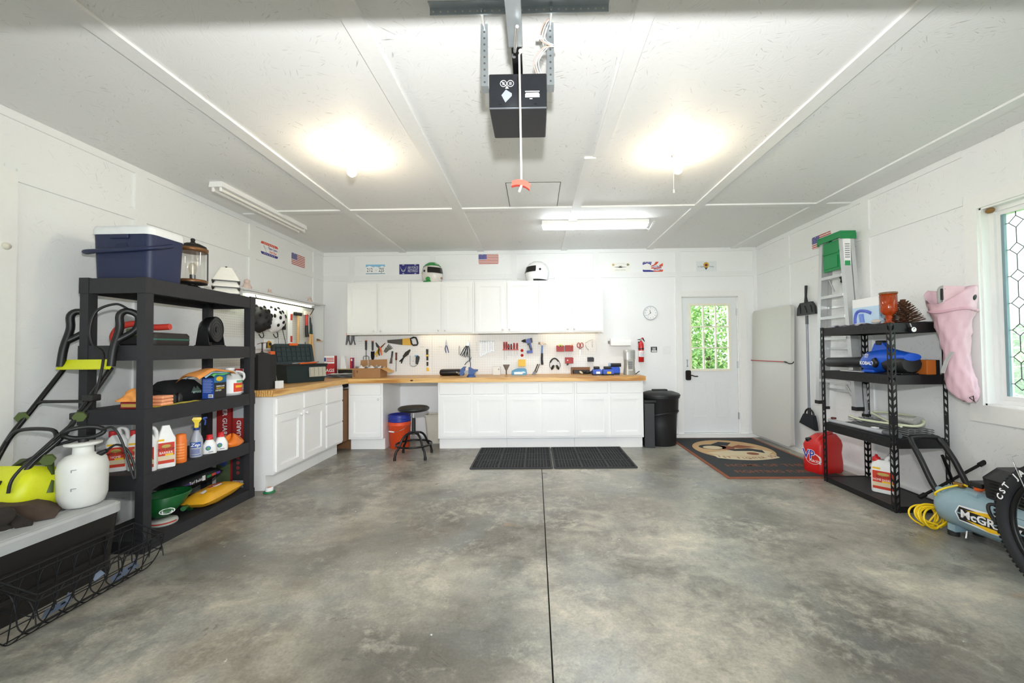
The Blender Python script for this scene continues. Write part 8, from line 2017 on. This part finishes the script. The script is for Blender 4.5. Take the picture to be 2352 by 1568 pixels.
# orange bucket with the blue one in it
t = thing('orange_bucket', 'orange pail with a wire bail under the worktop', 'bucket', (-1.86, 5.36, 0.0), group='stacked pails')
OB = mat('bucket_orange', 'E04E22', 0.4)
B().lathe([(0.125, 0.0), (0.13, 0.004), (0.146, 0.30), (0.152, 0.305), (0.152, 0.32), (0.147, 0.325), (0.151, 0.34), (0.151, 0.352), (0.145, 0.352), (0.14, 0.30), (0.122, 0.01), (0.0, 0.01)], (0, 0, 0), 32).obj('pail', OB, t)
B().tube(smooth_path([(-0.152, 0.0, 0.315), (-0.13, -0.11, 0.265), (-0.06, -0.15, 0.235), (0.0, -0.155, 0.235), (0.08, -0.145, 0.26), (0.13, -0.10, 0.295), (0.152, 0.0, 0.315)]), 0.0025, 6).obj('bail', STEEL, t)
B().cyl((-0.09, -0.148, 0.24), (-0.02, -0.157, 0.233), 0.009, n=10).obj('bail_grip', INKW, t)
t = thing('blue_bucket', 'blue pail nested in the orange one', 'bucket', (-1.86, 5.36, 0.085), group='stacked pails')
B().lathe([(0.115, 0.0), (0.120, 0.004), (0.138, 0.26), (0.150, 0.272), (0.150, 0.288), (0.144, 0.292), (0.149, 0.305), (0.149, 0.32), (0.144, 0.324), (0.148, 0.35), (0.148, 0.362), (0.142, 0.362), (0.136, 0.26), (0.112, 0.01), (0.0, 0.01)], (0, 0, 0), 32).obj('pail', mat('bucket_blue', '1A2C8C', 0.4), t)
# beige waste bin half behind the cupboard
t = thing('waste_bin', 'small beige waste bin half hidden by the base cupboard', 'bin', (-1.436, 5.62, 0.0))
BG = mat('beige_plastic', 'C9C4B6', 0.5)
B().loft([[(x, y, z) for x, y in rrect(-w_, w_, -w_ * 0.8, w_ * 0.8, 0.03, 3)] for w_, z in ((0.10, 0.0), (0.13, 0.38), (0.138, 0.385), (0.138, 0.40), (0.128, 0.40), (0.122, 0.37), (0.095, 0.012))], sm=False).obj('shell', BG, t)
B().sheet(lambda u, v: (-0.115 + 0.23 * u, -0.09 + 0.18 * v, 0.37 + 0.008 * math.sin(u * 9) * math.sin(v * 7)), 10, 8, th=0.004).obj('liner', mat('grey_liner', '8E8A80', 0.6), t)
# black wheeled rubbish bin
t = thing('rubbish_bin', 'large black round wheeled rubbish bin with lid', 'bin', (1.70, 5.43, 0.0))
BB = mat('bin_black', '191A1C', 0.5, bump=0.2, bscale=140)
B().lathe([(0.19, 0.0), (0.20, 0.01), (0.212, 0.30), (0.218, 0.42), (0.232, 0.44), (0.24, 0.62), (0.255, 0.635), (0.255, 0.655), (0.0, 0.655)], (0, 0, 0), 36, sy=0.92).obj('barrel', BB, t)
B().lathe([(0.262, 0.655), (0.264, 0.672), (0.25, 0.69), (0.18, 0.715), (0.08, 0.725), (0.0, 0.727)], (0, 0, 0), 36, sy=0.92).obj('lid', BB, t)
B().box(-0.10, 0.10, -0.02, 0.06, 0.715, 0.742, bev=0.008).obj('lid_handle', BB, t)
B().loft([[(x, y, z) for x, y in ((-0.275, -0.215), (-0.155, -0.245), (-0.12, -0.10), (-0.26, -0.05))] for z in (0.0, 0.58)], sm=False).obj('handle_column', BB, t)
B().box(-0.28, -0.12, -0.23, -0.19, 0.585, 0.62, bev=0.008).obj('grip_bar', BB, t)
B().loft([[(r * math.cos(a) , 0.92 * r * math.sin(a), 0.405 + 0.045 * math.cos(a + 0.6) + dz) for a in [2 * PI * i / 36 for i in range(36)]] for r, dz in ((0.222, -0.012), (0.242, 0.0), (0.238, 0.02))], caps=False).obj('moulded_band', BB, t)
for s in (-1, 1):
    B().cyl((s * 0.17, 0.19, 0.06), (s * 0.205, 0.19, 0.06), 0.06, n=18).obj('wheel', BLACK, t)
# rubber ring mats
MR = mat('mat_rubber', '2A2B2D', 0.65, var=0.12, bump=0.2, bscale=120)
def ring_mat(x0, y0, label):
    t = thing('rubber_mat', label, 'mat', (x0, y0, 0.0), group='black rubber floor mats')
    L_, h = 0.912, 0.013
    b = B()
    b.prism(rrect(0, L_, 0, 0.915, 0.02, 3), 0.0005, 0.0032, 'z', 1)
    e = 0.022
    b.box(0, L_, 0, e, 0.0033, h).box(0, L_, 0.915 - e, 0.915, 0.0033, h).box(0, e, e, 0.915 - e, 0.0033, h).box(L_ - e, L_, e, 0.915 - e, 0.0033, h)
    c = (L_ - 2 * e) / 3
    for k in (1, 2):
        b.box(e + c * k - 0.011, e + c * k + 0.011, e, 0.915 - e, 0.0033, h); b.box(e, L_ - e, e + c * k - 0.011, e + c * k + 0.011, 0.0033, h)
    for i in range(3):
        for j in range(3):
            xa, ya, w_ = e + c * i + 0.011, e + c * j + 0.011, c - 0.022
            for k in range(1, 8):
                b.box(xa + w_ * k / 8 - 0.0045, xa + w_ * k / 8 + 0.0045, ya, ya + w_, 0.0033, h - 0.001)
            for k in range(1, 6):
                b.box(xa, xa + w_, ya + w_ * k / 6 - 0.004, ya + w_ * k / 6 + 0.004, 0.0033, h - 0.002)
    o = b.obj('grid', [MR, mat('mat_under', '161617', 0.8)], t)
    n = 26
    for k in range(n):
        pass
    B().box(0.01, L_ - 0.01, -0.006, 0.0, 0.0005, 0.009).obj('edge_lip', MR, t)
ring_mat(-0.735, 4.325, 'black rubber grid mat nearer the stool')
ring_mat(0.188, 4.325, 'black rubber grid mat nearer the rubbish bin')
# door mat with the squadron print
t = thing('door_mat', 'dark ribbed door mat with tan oval print and rust border', 'mat', (1.895, 3.955, 0.0), R_(-0.6))
MW, ML = 1.19, 1.78
MC = mat('mat_charcoal', '3A3E40', 0.95, var=0.25, scale=120, bump=0.8, bscale=180)
RST = mat('mat_rust', '8E5238', 0.9, bump=0.5, bscale=150)
B().box(0, MW, 0, ML, 0.0005, 0.007).obj('backing', RST, t)
b = B()
nr = 70
for k in range(nr):
    x = 0.035 + (MW - 0.07) * k / nr
    b.box(x + 0.002, x + (MW - 0.07) / nr - 0.001, 0.045, ML - 0.03, 0.007, 0.0095)
b.obj('ribs', MC, t, kind='stuff')
TAN = mat('mat_tan', 'C6A378', 0.95, bump=0.5, bscale=150); CRM = mat('mat_cream', 'D6C6A4', 0.95, bump=0.5, bscale=150)
DRK = mat('mat_dark', '2A3034', 0.95); RSB = mat('mat_brown', '8A5038', 0.95)
ocx, ocy = 0.585, 1.12
def ov(rx, ry, cx=ocx, cy=ocy, n=40):
    return [(cx + rx * math.cos(2 * PI * i / n), cy + ry * math.sin(2 * PI * i / n)) for i in range(n)]
B().prism(ov(0.47, 0.50), 0.0095, 0.0103, 'z').obj('oval_print', TAN, t)
B().prism([(ocx - 0.40, ocy - 0.17), (ocx - 0.25, ocy - 0.30), (ocx, ocy - 0.33), (ocx + 0.28, ocy - 0.30), (ocx + 0.42, ocy - 0.14), (ocx + 0.30, ocy + 0.02), (ocx - 0.05, ocy - 0.05)], 0.0103, 0.0108, 'z').obj('field_print', CRM, t)
for pl, m in ((ov(0.17, 0.13, ocx - 0.20, ocy + 0.12), DRK), (ov(0.12, 0.09, ocx - 0.21, ocy + 0.09), CRM), (ov(0.12, 0.10, ocx - 0.06, ocy + 0.08), RSB), ([(ocx - 0.08, ocy - 0.02), (ocx + 0.22, ocy + 0.04), (ocx + 0.34, ocy - 0.06), (ocx + 0.30, ocy - 0.20), (ocx + 0.20, ocy - 0.10), (ocx - 0.02, ocy - 0.09)], DRK), ([(ocx + 0.02, ocy + 0.10), (ocx + 0.18, ocy + 0.22), (ocx + 0.34, ocy + 0.10), (ocx + 0.12, ocy + 0.05)], RSB), ([(ocx - 0.18, ocy + 0.24), (ocx + 0.0, ocy + 0.40), (ocx + 0.14, ocy + 0.34), (ocx + 0.02, ocy + 0.18)], DRK), (ov(0.07, 0.06, ocx + 0.14, ocy - 0.22), RSB)):
    B().prism(pl, 0.0106, 0.0112 + 0.0003 * (m is CRM), 'z').obj('figure_print', m, t)
sc_ = [(ocx - 0.36 + 0.72 * i / 12, ocy - 0.50 + 0.10 * (2 * abs(i / 12 - 0.5)) ** 2) for i in range(13)]
B().prism(sc_ + [(x, y + 0.15) for x, y in reversed(sc_)], 0.0104, 0.0110, 'z').obj('ribbon_print', CRM, t)
for i, ch in enumerate('1ST FIGHTER SQ'):
    u = (i + 0.5) / 14
    if ch != ' ':
        text(ch, 0.10, RSB, t, (ocx - 0.34 + 0.68 * u, ocy - 0.425 + 0.10 * (2 * abs(u - 0.5)) ** 2, 0.0112), rot=(0, 0, 0.28 * (u - 0.5)), sx=0.75, bold=0.001)
text('HOME OF THE', 0.125, RSB, t, (0.60, 0.42, 0.0096), rot=(0, 0, 0), sx=1.05, bold=0.001)
text('FIGHTING FURIES', 0.125, RSB, t, (0.60, 0.20, 0.0096), rot=(0, 0, 0), sx=0.88, bold=0.001)

# helmets on the cupboards
UT = 1.538 + 0.742 + 0.0005
def full_helmet(loc, rz, label, shell, accent):
    t = thing('crash_helmet', label, 'helmet', loc, rz, 'crash helmets on the cupboards')
    rings = []
    n = 24
    for k, (z, s) in enumerate(((0.0, 0.80), (0.03, 0.90), (0.09, 1.0), (0.14, 1.0), (0.19, 0.90), (0.23, 0.70), (0.255, 0.40), (0.262, 0.05))):
        rg = []
        for i in range(n):
            a = 2 * PI * i / n
            x = 0.115 * s * math.cos(a); y = 0.145 * s * math.sin(a)
            if y < 0 and z < 0.13: y *= 1.12
            rg.append((x, y, z))
        rings.append([(q[0] * 1.2, q[1] * 1.2, q[2] * 1.12) for q in rg])
    B().loft(rings).obj('shell', shell, t)
    vs = []
    for j, z in enumerate((0.105, 0.135, 0.165, 0.18)):
        s = (1.0, 1.0, 0.96, 0.93)[j]
        for i in range(13):
            a = R_(-150 + 120 * i / 12)
            vs.append((1.2 * 0.1185 * s * math.cos(a), 1.2 * 0.150 * s * math.sin(a) * (1.10 if z < 0.13 else 1.02), 1.12 * (z + 0.012 * math.cos(a) ** 2)))
    B().add(vs, [(j * 13 + i, j * 13 + i + 1, (j + 1) * 13 + i + 1, (j + 1) * 13 + i) for j in range(3) for i in range(12)], 0, True).obj('visor', mat('visor_smoke', '1E1C1A', 0.12), t)
    for s in (-1, 1):
        B().cyl((s * 0.134, -0.036, 0.157), (s * 0.146, -0.036, 0.157), 0.016, n=12).obj('visor_pivot', BLACK, t)
    B().loft([[(0.112 * math.cos(2 * PI * i / n) * q_, (0.141 * math.sin(2 * PI * i / n) - 0.006) * q_, z) for i in range(n)] for z, q_ in ((0.0, 1.02), (0.022, 1.10))], caps=False).obj('base_trim', BLACK if accent == 'plain' else mat('helmet_green2', '2A9A4A', 0.3), t)
    if accent != 'plain':
        gm = mat('helmet_green', '2E9A48', 0.3)
        vs = []
        for j, (z, s) in enumerate(((0.205, 0.86), (0.235, 0.68), (0.258, 0.40), (0.266, 0.06))):
            for i in range(24):
                a = 2 * PI * i / 24
                vs.append((1.2 * 0.117 * s * math.cos(a), 1.2 * 0.148 * s * math.sin(a), 1.12 * z + 0.002))
        B().add(vs, [(j * 24 + i, j * 24 + (i + 1) % 24, (j + 1) * 24 + (i + 1) % 24, (j + 1) * 24 + i) for j in range(3) for i in range(24)], 0, True).obj('crown_stripe', gm, t)
        text('HJC', 0.03, INKW, t, (0.0, -0.138, 0.257), rot=(R_(40), 0, 0), bold=0.001)
        B().ell((-0.10, -0.075, 0.045), (0.035, 0.05, 0.03), 12, 6).obj('cheek_print', gm, t)
        B().ell((0.055, -0.142, 0.06), (0.035, 0.035, 0.02), 12, 6).obj('chin_print', mat('helmet_tan', 'B08A6A', 0.4), t)
    else:
        B().ell((0, -0.02, 0.014), (0.10, 0.12, 0.016), 14, 5).obj('lining', mat('lining_olive', '8A8A3E', 0.8), t)
    return t
full_helmet((-1.487, 5.665, UT), R_(42), 'green white and brown full face helmet on the cupboards', mat('helmet_pearl', 'E6E2DC', 0.25, var=0.1), 'race')
full_helmet((0.042, 5.665, UT), R_(-62), 'plain white full face helmet with a dark visor', mat('helmet_white', 'F2F2F2', 0.2), 'plain')
t = thing('clear_box', 'small clear box beside the white helmet', 'box', (0.36, 5.70, UT))
B().box(-0.08, 0.08, -0.04, 0.04, 0.0, 0.085, bev=0.004, seg=1).obj('box', mat('frosted_clear', 'EEF0F0', 0.3), t)

# ================================================================ garage door opener on the ceiling
t = thing('door_opener', 'black garage door opener hung from perforated steel straps', 'door opener', (-0.068, 0, 0))
OP = mat('opener_black', '232529', 0.4, var=0.2, bump=0.25, bscale=200)
BOX0, BOX1 = 1.78, 2.035
B().box(-0.133, 0.133, BOX0, BOX1, 2.405, 2.567, bev=0.004, seg=1).obj('housing', OP, t)
B().box(-0.131, 0.131, BOX0 - 0.002, BOX0 + 0.003, 2.403, 2.408).obj('edge_highlight', mat('edge_glint', '8A8E96', 0.3, 0.5), t)  # pale strip paints a highlight along the housing's lower front edge
for x in (-0.08, 0.08):
    B().box(x - 0.007, x + 0.007, BOX0 - 0.0012, BOX0, 2.420, 2.426).obj('screw_slot', BLACK, t)
for x in (-0.066, -0.034):
    B().tube([(x + 0.0145 * math.cos(2 * PI * i / 20), BOX0 - 0.001, 2.520 + 0.0145 * math.sin(2 * PI * i / 20)) for i in range(20)], 0.0014, 5, closed=True).obj('warning_ring', INKW, t)
    B().box(x - 0.006, x + 0.006, BOX0 - 0.0012, BOX0, 2.513, 2.527).obj('warning_print', INKG, t)
B().tube([(-0.076, BOX0 - 0.001, 2.530), (-0.056, BOX0 - 0.001, 2.510)], 0.0014, 5).obj('warning_bar', INKW, t)
B().prism([(-0.058, 2.497), (-0.042, 2.497), (-0.050, 2.510)], BOX0 - 0.0012, BOX0).obj('warning_triangle', INKW, t)
B().prism([(-0.076, 2.466), (-0.055, 2.492), (-0.028, 2.474), (-0.028, 2.462), (-0.058, 2.432)], BOX0 - 0.0012, BOX0).obj('logo_print', mat('opener_logo', '9AA0AC', 0.4), t)
for k, w_ in enumerate((0.033, 0.030, 0.033, 0.033, 0.012)):
    B().box(0.066 - w_, 0.066 + (w_ if k < 4 else 0), BOX0 - 0.0012, BOX0, 2.480 - 0.0085 * k, 2.4835 - 0.0085 * k + (0.003 if k in (2, 3) else 0)).obj('label_line', INKW, t)
for x in (-0.150, 0.150):
    b = B().box(x - 0.016, x + 0.016, BOX0 - 0.02, BOX0 - 0.017, 2.50, CZ - 0.002)
    b.obj('hanger_strap', GALV, t)
    for k in range(9):
        B().cyl((x, BOX0 - 0.0205, 2.515 + 0.029 * k), (x, BOX0 - 0.0195, 2.515 + 0.029 * k), 0.005, n=10).obj('strap_hole', mat('hole_dark', '4A4A46', 0.8), t)
    B().box(x - 0.016, x + 0.016, BOX0 - 0.02, BOX0 + 0.03, 2.497, 2.500).obj('strap_foot', GALV, t)
    B().cyl((x, BOX0 - 0.12, 2.765), (x, BOX0 - 0.01, 2.765), 0.006, n=8).obj('bolt', STEEL, t)
b = B().box(-0.375, 0.40, BOX0 - 0.14, BOX0 - 0.105, CZ - 0.004, CZ).box(-0.375, 0.40, BOX0 - 0.109, BOX0 - 0.105, CZ - 0.034, CZ - 0.004)
b.obj('ceiling_angle', GALV, t)
for k in range(24):
    B().cyl((-0.36 + 0.032 * k, BOX0 - 0.1095, CZ - 0.020), (-0.36 + 0.032 * k, BOX0 - 0.1085, CZ - 0.020), 0.0045, n=8).obj('angle_hole', mat('hole_pale', 'DAD8CE', 0.8), t)
B().box(-0.022, 0.022, -1.15, BOX0 + 0.05, 2.590, 2.625).obj('rail', BLACKM, t)
B().prism([(1.28, 2.60), (1.60, 2.60), (1.63, 2.57), (1.58, 2.535), (1.30, 2.52)], -0.028, 0.028, 'x').obj('trolley', GALV, t)
B().tube([(-0.004, 1.60, 2.53), (0.012, 1.45, 2.51)], 0.006, 8).obj('release_lever', STEEL, t)
B().cyl((-0.012, 1.69, 2.575), (-0.012, 1.69, 2.595), 0.008, n=8).obj('rail_bolt', STEEL, t)
WR = [('E8E4DA', 0), ('B8BCC0', 0.012), ('C8A89A', -0.01)]
for c, dx in WR:
    B().tube(smooth_path([(0.10 + dx, 1.81, 2.575), (0.085 + dx, 1.78, 2.62), (0.125 + dx, 1.75, 2.66), (0.16 + dx, 1.74, 2.66), (0.115 + dx, 1.75, 2.70), (0.13 + dx, 1.74, 2.76), (0.155, 1.73, 2.782)]), 0.0028, 6).obj('wire', mat('wire_' + c, c, 0.5), t)
B().box(0.085, 0.115, 1.735, 1.75, 2.70, 2.706).obj('wire_tag', INKW, t)
t = thing('release_cord', 'cream pull cord with a red handle hanging from the opener', 'pull cord', (-0.052, 1.60, 1.97))
B().tube([(0.002, 0, 0.0), (0.0, 0.0, 0.30), (-0.002, 0.0, 0.545), (0.004, 0, 0.56)], 0.0042, 8).ell((0.004, 0, 0.562), (0.010, 0.008, 0.009), 10, 6).tube([(0.002, -0.004, 0.0), (-0.008, -0.006, -0.028)], 0.005, 8).obj('cord', mat('cream_cord', 'E8E0D2', 0.8), t)
hb = B().loft([[(x, y * 0.010, z + 0.012 * (1 - (x / 0.038) ** 2)) for y, z in ((-1, -0.012), (1, -0.012), (1, 0.010), (-1, 0.010))] for x in (-0.038, -0.02, 0.0, 0.02, 0.038)], sm=False)
hb.xf(Matrix.Rotation(R_(12), 4, 'Y')).obj('handle', mat('handle_red', 'E0402E', 0.4), t)
